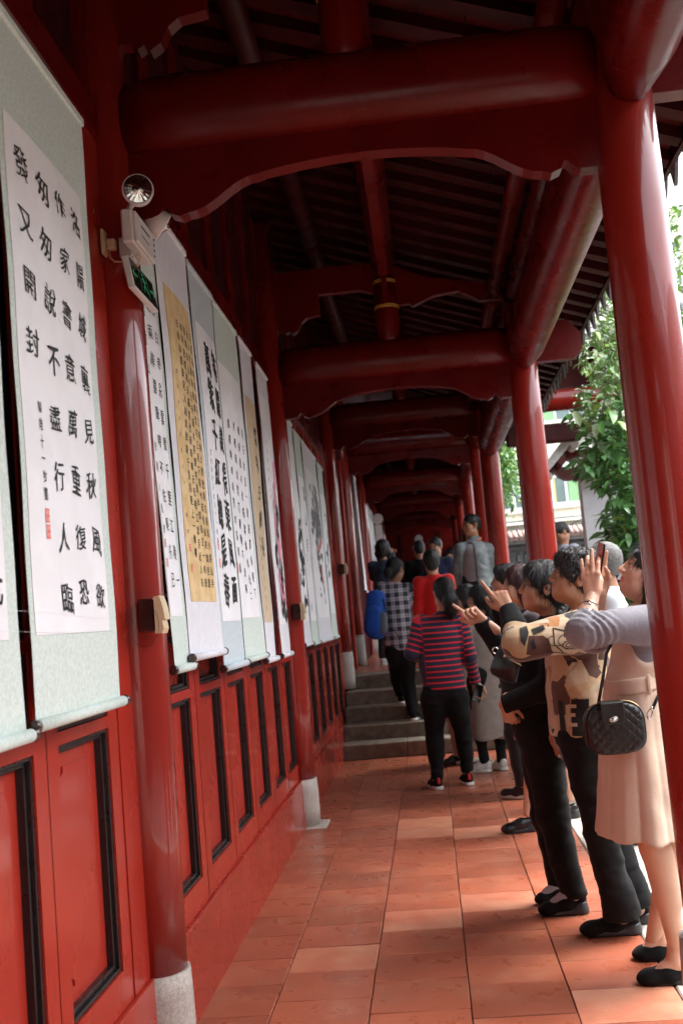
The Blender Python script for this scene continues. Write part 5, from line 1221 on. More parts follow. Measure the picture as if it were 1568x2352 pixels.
def shoe(parent, heel, toe, w_=.042, m='shoe_black', sole='sole_grey', kind='flat', hgt=.05, solem=.022, heel_up=0.0, name='shoe', tab=None):
    """heel and toe: ground points; a low shoe shaped from a few volumes, with its own sole"""
    h, t = V3(*heel), V3(*toe); d = t-h; L = np.linalg.norm(d); d = d/L; up = V3(0, 0, 1); s_ = nrm(np.cross(d, up)); g = min(h[2], t[2])
    H = h+up*(solem+heel_up); T = t+up*solem
    v = Vol(); v.cap(H+d*.035+up*.012, H+d*L*.45+up*(.012-heel_up*.4), .030, .034, u=s_, w=1.05, k=.02); v.cap(H+d*L*.45+up*(.008-heel_up*.4), T-d*.045+up*.006, .034, .032, u=s_, w=1.25, k=.03); v.ell(T-d*.035+up*.006, (.042, w_*.95, .022), np.stack([d, s_, up]), .03)
    if kind == 'sneaker': v.cap(H+d*.03+up*.045, H+d*.09+up*.040, .032, .036, u=s_, w=.95, k=.03)
    pl = [((H+up*-.001+(T-H)*.0), -up+0*d)] if heel_up == 0 else []
    if kind == 'pump': v.ell(H+d*.088+up*(.050-heel_up*.2), (.066, .026, .032), np.stack([nrm(d-up*heel_up*1.2), s_, nrm(up+d*heel_up*1.2)]), .006, True)
    vf = v.mesh(.0045, planes=[(V3(0, 0, g+solem*.55) if heel_up < .01 else V3(0, 0, g+.004), -up)]); o = vmesh(name, vf, K[m], parent)
    v = Vol()
    if kind == 'wedge' or heel_up > .01:
        v.cap(h+d*.035+up*(.012), T-d*.05+up*-.008, .033, .034, u=s_, w=1.2, k=.02); v.cap(h+d*.035+up*.01, h+d*.04+up*(solem+heel_up+.01), .030, .034, u=s_, w=1.05, k=.02)
        so = v.mesh(.0045, planes=[(V3(0, 0, g+.001), -up), (H+up*.006, nrm(up+d*((solem+heel_up)-(solem*.7))/L*1.1))])
    else:
        v.cap(h+d*.035+up*.01, T-d*.04+up*-.01, .037, .039, u=s_, w=1.12, k=.02); so = v.mesh(.0045, planes=[(V3(0, 0, g+.001), -up), (V3(0, 0, g+solem), up)])
    vmesh('sole', so, K[sole], o)
    if tab: vb = Vol(); vb.cap(H+up*.03-d*.0, H+up*.06+d*.004, .012, .010, u=s_, w=1.1, k=.01); vmesh('heel_tab', vb.mesh(.004), K[tab], o)
    return o
def limb_attr(segs, z0=0.0, ch=None, u=None, lim=.15):
    """pattern coordinates: along the torso height, or along the nearest sleeve"""
    def f(p):
        out = np.stack([p[:, 0], p[:, 2]-z0, p[:, 1]], 1); best = np.full(len(p), 1e9)
        for (a, b, r, off) in segs:
            a, b = V3(*a), V3(*b); ba = b-a; t = np.clip(((p-a)@ba)/(ba@ba), 0, 1); d = np.linalg.norm(p-a-t[:, None]*ba, axis=1)-r
            if off is None: best = np.minimum(best, d); continue
            m = d < best; L = np.linalg.norm(ba)
            if u is not None: m = m & (np.abs((p-ch)@u) > lim); out[m, 1] = (off+t*L)[m]; out[m, 0] = ((p-a)@nrm(np.cross(ba, V3(0, 1, .3))))[m]; out[m, 2] = ((p-a)@V3(0, 1, 0))[m]; best = np.minimum(best, d)
        return out
    return f
def decal(name, polys, target, m, y0, lift=.003, step=.012, dirv=(0, 1, 0), wire=None):
    """flat print that lies on a garment: outlines in x, z laid onto the surface from the near side"""
    from mathutils.bvhtree import BVHTree
    W = world_loc(target); bv = BVHTree.FromPolygons([v.co+W for v in target.data.vertices], [tuple(p.vertices) for p in target.data.polygons]); bm = B()
    for poly in polys:
        t = bmesh.new(); t.faces.new([t.verts.new((x, 0, z)) for x, z in poly]); bmesh.ops.triangulate(t, faces=t.faces)
        for _ in range(6):
            lg = [e for e in t.edges if e.calc_length() > step]
            if not lg: break
            bmesh.ops.subdivide_edges(t, edges=lg, cuts=1); bmesh.ops.triangulate(t, faces=t.faces)
        mp = {}
        for v in t.verts:
            h = bv.ray_cast(Vector((v.co.x, y0, v.co.z)), Vector(dirv)); 
            if h[0] is not None: mp[v] = bm.verts.new(h[0]-Vector(dirv)*lift)
        for f in t.faces:
            if all(v in mp for v in f.verts):
                q = [mp[v] for v in f.verts]
                if max((q[0].co-q[1].co).length, (q[1].co-q[2].co).length) < step*4: bm.faces.new(q)
        t.free()
    return obj(name, bm, m, target, recalc=False)
# ------------------------------------------------------------------ people
def skel(base, H, yaw, stance=.10):
    """joints of a standing figure; yaw = facing angle, 0 = +x, 90 = away along the corridor"""
    a = math.radians(yaw); f = V3(math.cos(a), math.sin(a), 0); r = V3(f[1], -f[0], 0); b = V3(*base); z = V3(0, 0, 1); k = H/1.65
    J = dict(f=f, r=r, u=r, k=k, base=b, H=H)
    J['hd'] = b+z*(H-.117*k)+f*.025; J['nk'] = b+z*.845*H; J['ch'] = b+z*.735*H+f*.01; J['wa'] = b+z*.62*H; J['pv'] = b+z*.53*H
    for s, q in (('r', 1), ('l', -1)):
        J['s'+s] = b+z*.80*H+r*q*.165*k; J['e'+s] = b+z*.625*H+r*q*.205*k-f*.02; J['w'+s] = b+z*.485*H+r*q*.215*k+f*.05
        J['h'+s] = b+z*.50*H+r*q*.085*k; J['k'+s] = b+z*.275*H+r*q*(.085+stance*.3)*k+f*.015; J['a'+s] = b+z*.05*H+r*q*(.07+stance*.5)*k-f*.02
    J['face'] = f; return J
def hair(kind, c, A, s, m, parent, seed=1, extra=None):
    c = V3(*c); L = lambda x, y, z: c+s*(A[0]*x+A[1]*y+A[2]*z); v = Vol(); e = lambda p, r, k=.02, sub=False: v.ell(L(*p), np.array(r)*s, A, k*s, sub)
    amp, fr, ani = .0035, 230, (1, 1, .25)
    if kind in ('short', 'crop', 'buzz', 'curly', 'bob', 'long', 'tied', 'loose'):
        g = {'buzz': .003, 'crop': .007, 'short': .014, 'curly': .020, 'bob': .016, 'long': .014, 'tied': .007, 'loose': .012}[kind]
        e((0, -.017, .040), (.075+g, .092+g, .082+g)); e((0, -.060, -.010), (.060+g*.8, .045+g, .070+g*.6), .03)
        if kind in ('short', 'curly'): e((0, -.068, -.055), (.050, .034, .045), .03); [e((q*.066, -.018, .0), (.020, .040, .045), .02) for q in (-1, 1)]
        if kind == 'curly': e((0, .045, .085), (.060, .040, .035), .03); amp, fr, ani = .009, 125, (1, 1, 1)
        if kind == 'short': e((0, .050, .082), (.060, .035, .030), .03)
        if kind in ('bob', 'long', 'loose'):
            zb = {'bob': -.11, 'long': -.22, 'loose': -.16}[kind]
            for q in (-1, 0, 1): v.chain([L(q*.062, -.02-.035*(q == 0), .03), L(q*.070, -.025-.045*(q == 0), -.05), L(q*.060, -.03-.04*(q == 0), zb)], [.035*s, .036*s, .022*s], k=.03*s)
        # open the face
        fy = {'buzz': .066, 'crop': .070, 'short': .074, 'curly': .074, 'tied': .062}.get(kind, .074)
        e((0, .118, -.035), (.078, .072, .105), .012, True); e((0, .02+.045, -.085), (.075, .075, .06), .012, True)
        if kind in ('short', 'curly', 'crop', 'buzz', 'tied'): [e((q*.095, .0, -.022), (.030, .030, .036), .01, True) for q in (-1, 1)]
        if kind in ('crop', 'buzz'): e((0, -.05, -.11), (.09, .08, .055), .01, True)
    if extra: extra(v, L, s)
    n1 = folds(amp*s, fr, seed, ani); n2 = folds(amp*.8*s, fr*.35, seed+5, ani); vf = v.mesh(.0042*max(s, 1), disp=(lambda p: n1(p)+n2(p)) if kind != 'buzz' else folds(.0012, 300, seed))
    return vmesh('hair', vf, HAIR[m], parent, relax=0)
RIB = [None]
def figure(label, J, hairspec, tone='mid', sex='f', top='black', top_name='jacket', sleeve=1.0, hem=None, bottom=('trousers', 'black'), b=1.0, hands='rest', shoes=('shoe_black', 'sole_grey', 'flat'), res=.008, fold=.006, group=None, hs=1.0, glasses=False, top_g=.016, custom_body=None, lipc=(0.45, 0.13, 0.11), legw=1.0, tie=None, hair_extra=None, neck_r=.050, hand_fn=None, seed=1, bust=1.0, skirt=None, topfn=None, headres=.0035):
    base = J['base']; k = J['k']; root = thing('person', label, 'person', tuple(base), group); f, r, u = J['f'], J['r'], J['u']
    A = head_axes(J['face']); s = hs
    v = Vol(); g0 = -.008
    v.cap(J['ch'], J['wa'], (.100*b+g0)*k, (.090*b+g0)*k, u=u, w=1.3, k=.05).cap(J['wa'], J['pv'], (.092*b+g0)*k, (.105*b+g0)*k, u=u, w=1.3, k=.05).cap(J['sl'], J['sr'], .042*k, .042*k, k=.05).cap(J['nk'], J['ch'], .048*k, .08*k, k=.05)
    for q in 'lr':
        v.chain([J['s'+q], J['e'+q], J['w'+q]], [.044*k*b**.5, .037*k, .0255*k], k=.02); v.cap(J['e'+q], J['e'+q]+(J['w'+q]-J['e'+q])*.5, .036*k, .034*k, k=.02)
        v.chain([J['h'+q], J['k'+q], J['a'+q]], [(.078 if not skirt and bottom[0] != 'none' else .066)*k*b*legw, .050*k*legw, .033*k*legw], k=.03); v.cap(J['k'+q]+(J['a'+q]-J['k'+q])*.12-f*.012, J['k'+q]+(J['a'+q]-J['k'+q])*.5-f*.012, .046*k*legw, .040*k*legw, k=.03)
        if 't'+q in J: v.cap(J['a'+q]-V3(0, 0, .025), J['t'+q]+V3(0, 0, .02), .030*k, .022*k, k=.03)
    body = v.mesh(max(res, .008)); cols = [flat_color(tone)(body[0])]; parts = [body]
    hv, L = head_vol(J['hd'], A, s, sex, J['nk'], neck_r); hm = hv.mesh(headres*max(1, s)); parts.append(hm); cols.append(head_color(J['hd'], A, s, tone, lipc)(hm[0]))
    if hand_fn: 
        for hvv in hand_fn(J): 
            m_ = hvv.mesh(.003); parts.append(m_); cols.append(flat_color(tone, 1.08)(m_[0]))
    elif hands == 'rest':
        for q, sd in (('l', 1), ('r', -1)):
            d_ = nrm(J['w'+q]-J['e'+q]); hv2 = hand_vol(J['w'+q], d_, -r*(-1 if q == 'l' else 1)*1.0, .95*k, (.2, .35, .4, .45, .5), sd, wr=J['w'+q]-d_*.08); m_ = hv2.mesh(.0045); parts.append(m_); cols.append(flat_color(tone, 1.05)(m_[0]))
    vf = merge(*parts); cc = np.concatenate(cols)
    bo = vmesh('body', vf, SKIN, root, {'pc': lambda p: cc}, relax=0)
    # garment for the upper body
    T = Vol(); g = top_g
    if topfn: topfn(T, J, g)
    else:
        T.cap(J['ch'], J['wa'], (.100*b+g)*k, (.094*b+g)*k, u=u, w=1.3, k=.05).cap(J['wa'], J['pv'], (.094*b+g)*k, (.106*b+g)*k, u=u, w=1.3, k=.05).cap(J['sl'], J['sr'], .046*k+g*.6, .046*k+g*.6, k=.06).cap(J['nk']-V3(0, 0, .02), J['ch'], .048*k+g*.4, .09*k, k=.05)
        if sex == 'f': T.ell(J['ch']+f*.075*bust*k-V3(0, 0, .02), (.105*k, .055*bust*k, .07*k), np.stack([r, f, V3(0, 0, 1)]), .04)
    for q in 'lr':
        E_, W_ = J['e'+q], J['w'+q]; W2 = E_+(W_-E_)*sleeve
        T.cap(J['s'+q], E_, .047*k*b**.5+g, .041*k+g, k=.035).cap(E_, W2, .041*k+g*.9, .030*k+g*.7, k=.02, flat=1)
    pl = []
    if hem is not None: pl.append((V3(0, 0, hem), V3(0, 0, -1)))
    segs = [(J['s'+q], J['e'+q], .05, 0.0) for q in 'lr']+[(J['e'+q], J['w'+q], .045, float(np.linalg.norm(J['e'+q]-J['s'+q]))) for q in 'lr']+[(J['ch'], J['pv'], .115*b, None)]
    to = vmesh(top_name, T.mesh(res, disp=(RIB[0] or folds(fold, 26, seed, (1, 1, 1.5), 1.3)), planes=pl), K[top], root, {'pc': limb_attr(segs, 0, J['ch'], J['u'], .15*k*b**.5)})
    kd, bmn = bottom[0], bottom[1]
    if kd in ('trousers', 'leggings', 'wide', 'flare'):
        Bv = Vol(); Bv.cap(J['wa']-V3(0, 0, .03), J['pv'], (.090*b+.010)*k, (.108*b+.012)*k, u=u, w=1.3, k=.05)
        for q in 'lr':
            h_, kn, an = J['h'+q], J['k'+q], J['a'+q]; fl = {'trousers': (.092, .070, .060), 'leggings': (.088, .060, .044), 'wide': (.10, .082, .078), 'flare': (.090, .066, .078)}[kd]
            e2 = an+(an-kn)*bottom[2] if len(bottom) > 2 else an
            Bv.cap(h_, kn, fl[0]*k*b*legw, fl[1]*k*legw, k=.035).cap(kn, e2, fl[1]*k*legw, fl[2]*k*legw, k=.03, flat=1)
            Bv.cap(h_-f*.03+V3(0, 0, .03), h_-f*.03-V3(0, 0, .05), .085*k*b, .08*k*b, k=.04)
            if kd == 'leggings': Bv.cap(kn+(an-kn)*.15-f*.014, kn+(an-kn)*.5-f*.012, .058*k*legw, .050*k*legw, k=.03)
        vmesh(kd if kd != 'wide' and kd != 'flare' else 'trousers', Bv.mesh(res, disp=folds(fold*1.3, 22, seed+9, (1, 1, 1.9), 1.2)), K[bmn], root)
    if skirt:
        (m, top_c, bot_c, r0, r1, wrat, nf, amp) = skirt; Sv = Vol(); Sv.cap(V3(*top_c), V3(*bot_c), r0, r1, u=u, w=wrat, k=.03, flat=3)
        c0 = V3(*top_c); dd = V3(*bot_c)-c0; Ls = np.linalg.norm(dd)
        def dsp(p):
            q = p-c0; t = np.clip(q@dd/Ls**2, 0, 1); q = q-t[:, None]*dd; th = np.arctan2(q@f, q@u); return amp*t*np.sin(nf*th+1.5*np.sin(2*th+1)+t*.5)+.25*fold*noise3(p, 30, seed)
        vmesh('skirt' if not isinstance(m, tuple) else m[1], Sv.mesh(res, disp=dsp, dmargin=.03), K[m if not isinstance(m, tuple) else m[0]], root)
    if hairspec:
        ho = hair(hairspec[0], J['hd'], A, s, hairspec[1], root, seed, hair_extra)
        if headres <= .0041 or seed == 3:
            if hairspec[0] == 'curly': strands(ho, J['hd'], A, s, hairspec[1], 1500, .035, .006, seed, .0013)
            elif hairspec[0] == 'buzz': strands(ho, J['hd'], A, s, hairspec[1], 1500, .012, 0, seed, .0007)
            else: strands(ho, J['hd'], A, s, hairspec[1], 1500, .055, .0008, seed)
    if shoes:
        for q in 'lr':
            fd = J.get('fd'+q, f); an = J['a'+q]; gz = J.get('g'+q, base[2]); hl_ = V3(an[0], an[1], gz)-fd*.055*k; tt = hl_+fd*.235*k; hu = shoes[3] if len(shoes) > 3 else 0
            o = shoe(root, hl_, tt, .040*k, shoes[0], shoes[1], shoes[2], heel_up=hu, solem=.028 if shoes[2] == 'sneaker' else .018, tab=(shoes[4] if len(shoes) > 4 else None))
    if glasses:
        c = V3(*J['hd']); Lc = lambda x, y, z: c+s*(A[0]*x+A[1]*y+A[2]*z); bm = B()
        for q in (-1, 1):
            pts = [Lc(q*.033+.021*math.cos(t), .093-.004*abs(math.cos(t)), .002+.014*math.sin(t)) for t in np.linspace(0, 2*PI, 17)]; tube(bm, pts, .0013, 5); tube(bm, [Lc(q*.054, .088, .006), Lc(q*.078, .03, .004), Lc(q*.082, -.02, -.004)], .0011, 5)
        tube(bm, [Lc(-.012, .098, .004), Lc(.012, .098, .004)], .0012, 5); obj('eyeglasses', bm, K['shoe_black'], root)
    root['_'] = 0; del root['_']
    return root, bo, to, A, J
PP = lambda x, y, Y: np.array(P(x, y, Y))
GR = 'visitors looking at the scrolls'

# 1. woman in the striped sweater, seen from behind
Y0 = 8.45; J = skel((0.03, Y0, 0), 1.60, 92)
J.update(hd=PP(1018, 1361, Y0), nk=PP(1019, 1402, Y0+.02), ch=PP(1014, 1455, Y0), wa=PP(1012, 1535, Y0), pv=PP(1022, 1590, Y0), sl=PP(964, 1432, Y0), sr=PP(1056, 1428, Y0), el=PP(945, 1500, Y0-.02), wl=PP(968, 1512, Y0+.22),
         er=PP(1077, 1510, Y0-.01), wr=PP(1091, 1568, Y0+.06), hl=PP(997, 1612, Y0), hr=PP(1046, 1612, Y0), kl=PP(998, 1695, Y0+.02), kr=PP(1064, 1685, Y0+.06), al=PP(1003, 1790, Y0-.02), ar=PP(1073, 1772, Y0+.08), face=V3(-.28, 1, .12))
J['fdl'] = nrm(V3(-.25, 1, 0)); J['fdr'] = nrm(V3(-.15, 1, 0)); J['k'] = 1.0
def pony(v, L, s):
    v.ell(L(0, -.105, .03), (.045, .04, .05), np.eye(3), .03); v.chain([L(0, -.11, .02), L(.012, -.135, -.05), L(.02, -.12, -.12), L(.012, -.10, -.185)], [.036, .052, .050, .022], k=.03)
def hf(J):
    d_ = nrm(J['wr']-J['er']); return [hand_vol(J['wr'], nrm(V3(.12, .25, -1)), V3(.2, -.9, -.2), .95, (.5, .7, .7, .7, .7), -1, wr=J['wr']-d_*.08)]
rt, bo, to, A, J = figure('woman in navy and red striped sweater and black leggings, ponytail, seen from behind', J, ('tied', 'black'), 'mid', top='stripe', top_name='sweater', hem=PP(1010, 1584, Y0)[2], bottom=('leggings', 'black'), b=1.10, legw=1.10, shoes=('velvet', 'sole_white', 'sneaker', 0, 'shoe_red'), group=GR, hair_extra=pony, hand_fn=hf, seed=3, top_g=.020, fold=.007)
bm = B(); c = Vector(J['hd'])+Vector((0.01, -.115, .035)); tube(bm, [c+Vector((-.028, 0, .004)), c+Vector((0, -.012, .008)), c+Vector((.028, 0, .002))], .006, 8); obj('hair_clip', bm, mat('blue_hair_clip', (.03, .2, .45), None, .15, None, 20), rt)
ph = PP(1096, 1592, Y0+.06); t = thing('phone', 'black phone held low in the striped woman\'s right hand', 'phone', ph)
def tilted(name, c, ux, uz, hx, hy, hz, m, parent, bev=.003):
    ux = Vector(ux).normalized(); uz = Vector(uz).normalized(); uy = uz.cross(ux).normalized(); uz = ux.cross(uy); return obox(name, Vector(c), ux, uy, uz, hx, hy, hz, m, parent, bev)
tilted('case', ph+Vector((0, -.03, 0)) if 0 else Vector(ph)+Vector((0, -.028, 0)), (1, .1, -.35), (.35, 0, 1), .034, .004, .07, M['black_plastic'], t); tilted('screen', Vector(ph)+Vector((0, -.0335, 0)), (1, .1, -.35), (.35, 0, 1), .031, .0008, .064, M['glass_dark'], t, 0)
tilted('rim', Vector(ph)+Vector((.012, -.033, .072)), (1, .1, -.35), (.35, 0, 1), .036, .0045, .003, K['silver'], t, .001)

# 2. plaid shirt with blue backpack, climbing the steps
Y0 = 10.95; J = skel((-0.33, Y0, .30), 1.62, 80)
J.update(hd=PP(908, 1308, Y0), nk=PP(906, 1338, Y0), ch=PP(909, 1378, Y0), wa=PP(914, 1440, Y0), pv=PP(920, 1483, Y0), sl=PP(875, 1352, Y0), sr=PP(940, 1354, Y0), el=PP(866, 1405, Y0), wl=PP(872, 1440, Y0+.2), er=PP(957, 1398, Y0+.02), wr=PP(958, 1425, Y0+.22),
         hl=PP(908, 1500, Y0), hr=PP(934, 1500, Y0), kl=PP(912, 1560, Y0+.2), kr=PP(937, 1570, Y0+.0), al=PP(921, 1598, Y0+.18), ar=PP(949, 1640, Y0-.12), face=V3(.55, .8, -.1)); J['gl'] = .45; J['gr'] = .30
bun = lambda v, L, s: v.ell(L(-.01, -.11, -.03), (.05, .045, .05), np.eye(3), .02)
rt, bo, to, A, J = figure('person in black and white plaid shirt with blue backpack climbing the steps', J, ('tied', 'black'), 'tan', top='plaid', top_name='shirt', hem=PP(920, 1493, Y0)[2], bottom=('trousers', 'black'), b=1.12, shoes=('velvet', 'sole_white', 'sneaker'), group=GR, hair_extra=bun, seed=4, res=.010, top_g=.024)
t = thing('backpack', 'blue backpack with grey mesh pocket hanging off the plaid shirt', 'backpack', tuple(PP(862, 1415, Y0-.2)))
c = PP(862, 1412, Y0-.17); v = Vol(); v.cap(c+V3(.015, .02, .13), c+V3(-.01, .0, -.13), .100, .125, k=.05, u=(0, 1, 0), w=.7); v.ell(c+V3(.02, .02, .2), (.085, .06, .05), np.eye(3), .05); vmesh('pack', v.mesh(.01, disp=folds(.006, 25, 3)), K['bluebag'], t)
v = Vol(); v.cap(c+V3(-.01, -.065, .02), c+V3(-.02, -.065, -.13), .075, .09, k=.03, u=(0, 1, 0), w=.4); vmesh('front_pocket', v.mesh(.009), K['bluebag'], t)
v = Vol(); v.cap(c+V3(.075, -.055, -.02), c+V3(.06, -.055, -.15), .045, .055, k=.03, u=(0, 1, 0), w=.7); vmesh('side_pocket', v.mesh(.009), K['greybag'], t)
bm = B(); tube(bm, [c+V3(.06, -.02, .2), c+V3(.06, .05, .29), c+V3(.07, .14, .30)], .018, 8, sv=.4); tube(bm, [c+V3(.09, -.02, .16), c+V3(.13, -.02, .0), c+V3(.16, 0, -.15), c+V3(.24, 0, -.28)], .012, 8, sv=.4); obj('strap', bm, K['charcoal'], t)

# 3-8. people on the steps and the raised floor
def simple(label, x, y, Y, z, yaw, hairk, tone, topm, face=None, sex='f', b=1.0, bottom=('trousers', 'charcoal'), H=None, **kw):
    hd = PP(x, y, Y); H = H or (hd[2]+.117-z); J = skel((hd[0], Y, z), H, yaw); J['k'] = H/1.65
    if face is not None: J['face'] = V3(*face)
    if kw.pop('arms_in', False):
        for q in 'lr':
            for n_ in 'ew': J[n_+q] = J[n_+q]*V3(.5, 1, 1)+V3(J['base'][0]+.12, 0, 0)*V3(.5, 1, 1)
    kw.setdefault('res', .012); kw.setdefault('headres', .0055)
    return figure(label, J, hairk, tone, top=topm, bottom=bottom, b=b, sex=sex, group=GR, **kw)
J3 = None
hd = PP(878, 1262, 13.4); J = skel((hd[0], 13.4, .75), hd[2]+.117-.75, 70); J.update(er=PP(905, 1320, 13.5), wr=PP(900, 1272, 13.75), el=PP(858, 1325, 13.5), wl=PP(890, 1278, 13.75), face=V3(.3, 1, .2))
r3, *_ = figure('long-haired woman in dark blue holding up a camera in the dim passage', J, ('long', 'black'), 'tan', top='denim', bottom=('trousers', 'charcoal'), b=1.1, group=GR, res=.012, shoes=('shoe_white', 'sole_white', 'sneaker'), seed=7, headres=.0055)
c = PP(897, 1270, 13.85); t = thing('camera', 'small dark camera raised by the long-haired woman in the passage', 'camera', tuple(c)); bm = B(); box(bm, (c[0]-.06, c[1]-.02, c[2]-.04), (c[0]+.06, c[1]+.03, c[2]+.04), .008); obj('camera_body', bm, M['black_plastic'], t); bm = B(); tube(bm, [c+V3(0, .03, 0), c+V3(0, .08, 0)], .03, 16); obj('lens', bm, M['glass_dark'], t)
simple('short-haired man in black seen from behind in the dark passage', 962, 1262, 14.6, .75, 95, ('crop', 'black'), 'tan', 'black', sex='m', b=1.15, seed=8)
simple('man in navy top and glasses facing the camera in the passage', 1001, 1257, 14.0, .75, -110, ('crop', 'black'), 'mid', 'navy', face=(-.45, -.85, -.15), sex='m', b=1.1, glasses=True, seed=9)
simple('woman in bright red sweater with short hair on the steps, from behind', 991, 1291, 10.95, .45, 100, ('short', 'black'), 'mid', 'red', b=1.05, seed=10, face=(-.1, 1, 0), res=.010)
simple('half-hidden woman whose pale face shows left of the jacket man', 1038, 1283, 14.2, .75, -100, ('bob', 'black'), 'fair', 'whiteshirt', face=(-.3, -.9, 0), seed=11)
# grey jacket man
Y0 = 11.55; J = skel((PP(1085, 1200, Y0)[0], Y0, .66), 1.74, -125)
J.update(hd=PP(1081, 1207, Y0), nk=PP(1088, 1243, Y0), ch=PP(1084, 1275, Y0-.02), wa=PP(1085, 1320, Y0), pv=PP(1088, 1362, Y0), sl=PP(1119, 1262, Y0), sr=PP(1058, 1262, Y0-.05), el=PP(1128, 1312, Y0+.02), er=PP(1048, 1312, Y0), wl=PP(1118, 1352, Y0-.12), wr=PP(1046, 1350, Y0), face=V3(-.85, -.5, .0), u=nrm(V3(1, -.25, 0)))
def jk(T, J, g):
    k = J['k']; T.cap(J['ch'], J['pv']-V3(0, 0, .02), .135, .140, u=J['u'], w=1.28, k=.05).cap(J['sl'], J['sr'], .07, .07, k=.06).cap(J['nk'], J['ch'], .075, .11, k=.05)
    o = J['ch']-J['r']*0+nrm(V3(-.45, -1, 0))*.13; T.cap(o+V3(.0, 0, .14), o+V3(-.02, 0, -.42), .065, .10, k=.02, sub=True)
rt, bo, to, A, J = figure('man in open grey track jacket standing on the top step by the third right column', J, ('crop', 'black'), 'tan', 'm', top='greyjacket', top_name='jacket', hem=PP(1088, 1357, Y0)[2], bottom=('trousers', 'charcoal'), b=1.2, group=GR, topfn=jk, seed=12, res=.009, fold=.010, headres=.005)
v = Vol(); v.cap(J['ch']+V3(0, 0, .02), J['pv'], .118, .128, u=J['u'], w=1.25, k=.04).cap(J['nk']-V3(0, 0, .04), J['ch'], .06, .1, k=.04); vmesh('shirt', v.mesh(.009, planes=[(J['pv'], V3(0, 0, -1))]), K['greyshirt'], rt)
bm = B(); n0 = Vector(J['nk'])+Vector((0, 0, .03)); tube(bm, [n0+Vector((.074*math.cos(a), .066*math.sin(a), -.03*math.sin(-a) if math.sin(a) < 0 else 0)) for a in np.linspace(-1.3, 3.6, 16)], .016, 8, sv=.6); obj('collar', bm, K['orange'], rt)
bm = B()
for q in (-.016, 0, .016): tube(bm, [Vector(J['sl'])+Vector((.045, -.045+q, .03)), (Vector(J['sl'])+Vector(J['el']))/2+Vector((.062, -.012+q, 0)), Vector(J['el'])+Vector((.058, -.012+q, 0)), Vector(J['wl'])*.6+Vector(J['el'])*.4+Vector((.052, 0+q, 0))], .004, 5)
obj('sleeve_stripes', bm, K['navy'], rt)

# 9. woman in long grey-brown coat, 10. girl beside her
Y0 = 9.1; J = skel((PP(1133, 1772, Y0)[0], Y0, 0), 1.60, 125); J.update(hd=PP(1096, 1376, Y0), nk=PP(1106, 1410, Y0), ch=PP(1108, 1460, Y0), wa=PP(1113, 1530, Y0), pv=PP(1120, 1580, Y0), face=V3(-.6, .8, .2)); J['ar'] = PP(1152, 1752, Y0+.05); J['al'] = PP(1113, 1752, Y0); J['fdl'] = nrm(V3(-1, .35, 0)); J['fdr'] = nrm(V3(-.5, 1, 0))
rt, *_ = figure('woman in long grey-brown wool coat, black stockings and off-white shoes', J, ('tied', 'black'), 'mid', top='greycoat', top_name='coat', b=1.12, bottom=('leggings', 'black_warm'), legw=.95, shoes=('shoe_white', 'shoe_white', 'sneaker'), group=GR, seed=13, hair_extra=lambda v, L, s: (v.ell(L(0, -.105, .0), (.05, .045, .05), np.eye(3), .02), v.chain([L(.02, -.1, -.03), L(.05, -.13, -.12), L(.06, -.12, -.2)], [.03, .04, .02], k=.02)), skirt=(('greycoat', 'coat_skirt'), PP(1112, 1520, Y0), PP(1122, 1694, Y0), .135, .155, 1.2, 5, .012), res=.010)
Y0 = 9.75; J = skel((PP(1062, 1760, Y0)[0], Y0, 0), 1.58, 165); J.update(hd=PP(1066, 1375, Y0), nk=PP(1072, 1405, Y0), ch=PP(1072, 1450, Y0), face=V3(-1, .1, 0))
figure('dark-haired girl in profile behind the striped woman, tan trousers', J, ('bob', 'black'), 'mid', top='mauve', top_name='blouse', bottom=('trousers', 'tan'), group=GR, seed=14, res=.011, b=.95, headres=.005)
# 12. woman with reddish-brown hair and black pumps with pink toes
Y0 = 6.75; J = skel((PP(1245, 1880, Y0)[0], Y0, 0), 1.57, 172); J.update(hd=PP(1190, 1344, Y0), nk=PP(1203, 1398, Y0), ch=PP(1208, 1455, Y0), wa=PP(1216, 1540, Y0), pv=PP(1226, 1610, Y0), sl=PP(1222, 1425, Y0-.17), sr=PP(1212, 1428, Y0+.17), face=V3(-1, -.05, .1), el=PP(1240, 1520, Y0-.2), wl=PP(1232, 1600, Y0-.2), er=PP(1235, 1520, Y0+.2), wr=PP(1235, 1600, Y0+.2))
J['hl'] = PP(1236, 1640, Y0-.1); J['hr'] = PP(1238, 1640, Y0+.08); J['kl'] = PP(1222, 1745, Y0-.08); J['al'] = PP(1212, 1866, Y0-.06); J['kr'] = PP(1290, 1735, Y0+.15); J['ar'] = PP(1308, 1830, Y0+.25); J['fdl'] = J['fdr'] = nrm(V3(-1, -.05, 0))
rt, *_ = figure('woman with reddish-brown bob in dark brown jacket behind the pointing woman, pumps with pink toes', J, ('bob', 'brown'), 'fair', top='brown', bottom=('none', ''), skirt=('mauve', PP(1218, 1560, Y0), PP(1240, 1690, Y0), .13, .16, 1.2, 6, .01), group=GR, seed=15, b=1.05, res=.009, shoes=('shoe_black', 'sole_grey', 'pump', .035, 'shoe_pink'), headres=.004)
# 13. behind her
simple('dark-haired visitor just showing left of the reddish-haired woman', 1166, 1333, 7.9, 0, 150, ('short', 'black'), 'mid', 'black', face=(-1, .1, .1), seed=16, arms_in=True, res=.011, shoes=('shoe_black', 'sole_white', 'sneaker'))
# 17. grey-haired man outside
simple('grey-haired man in pale shirt just outside the columns, facing left', 1391, 1291, 6.3, -.02, 172, ('buzz', 'grey'), 'tan', 'whiteshirt', face=(-1, .15, .12), sex='m', b=1.12, seed=17, hs=1.05, res=.009, headres=.004)
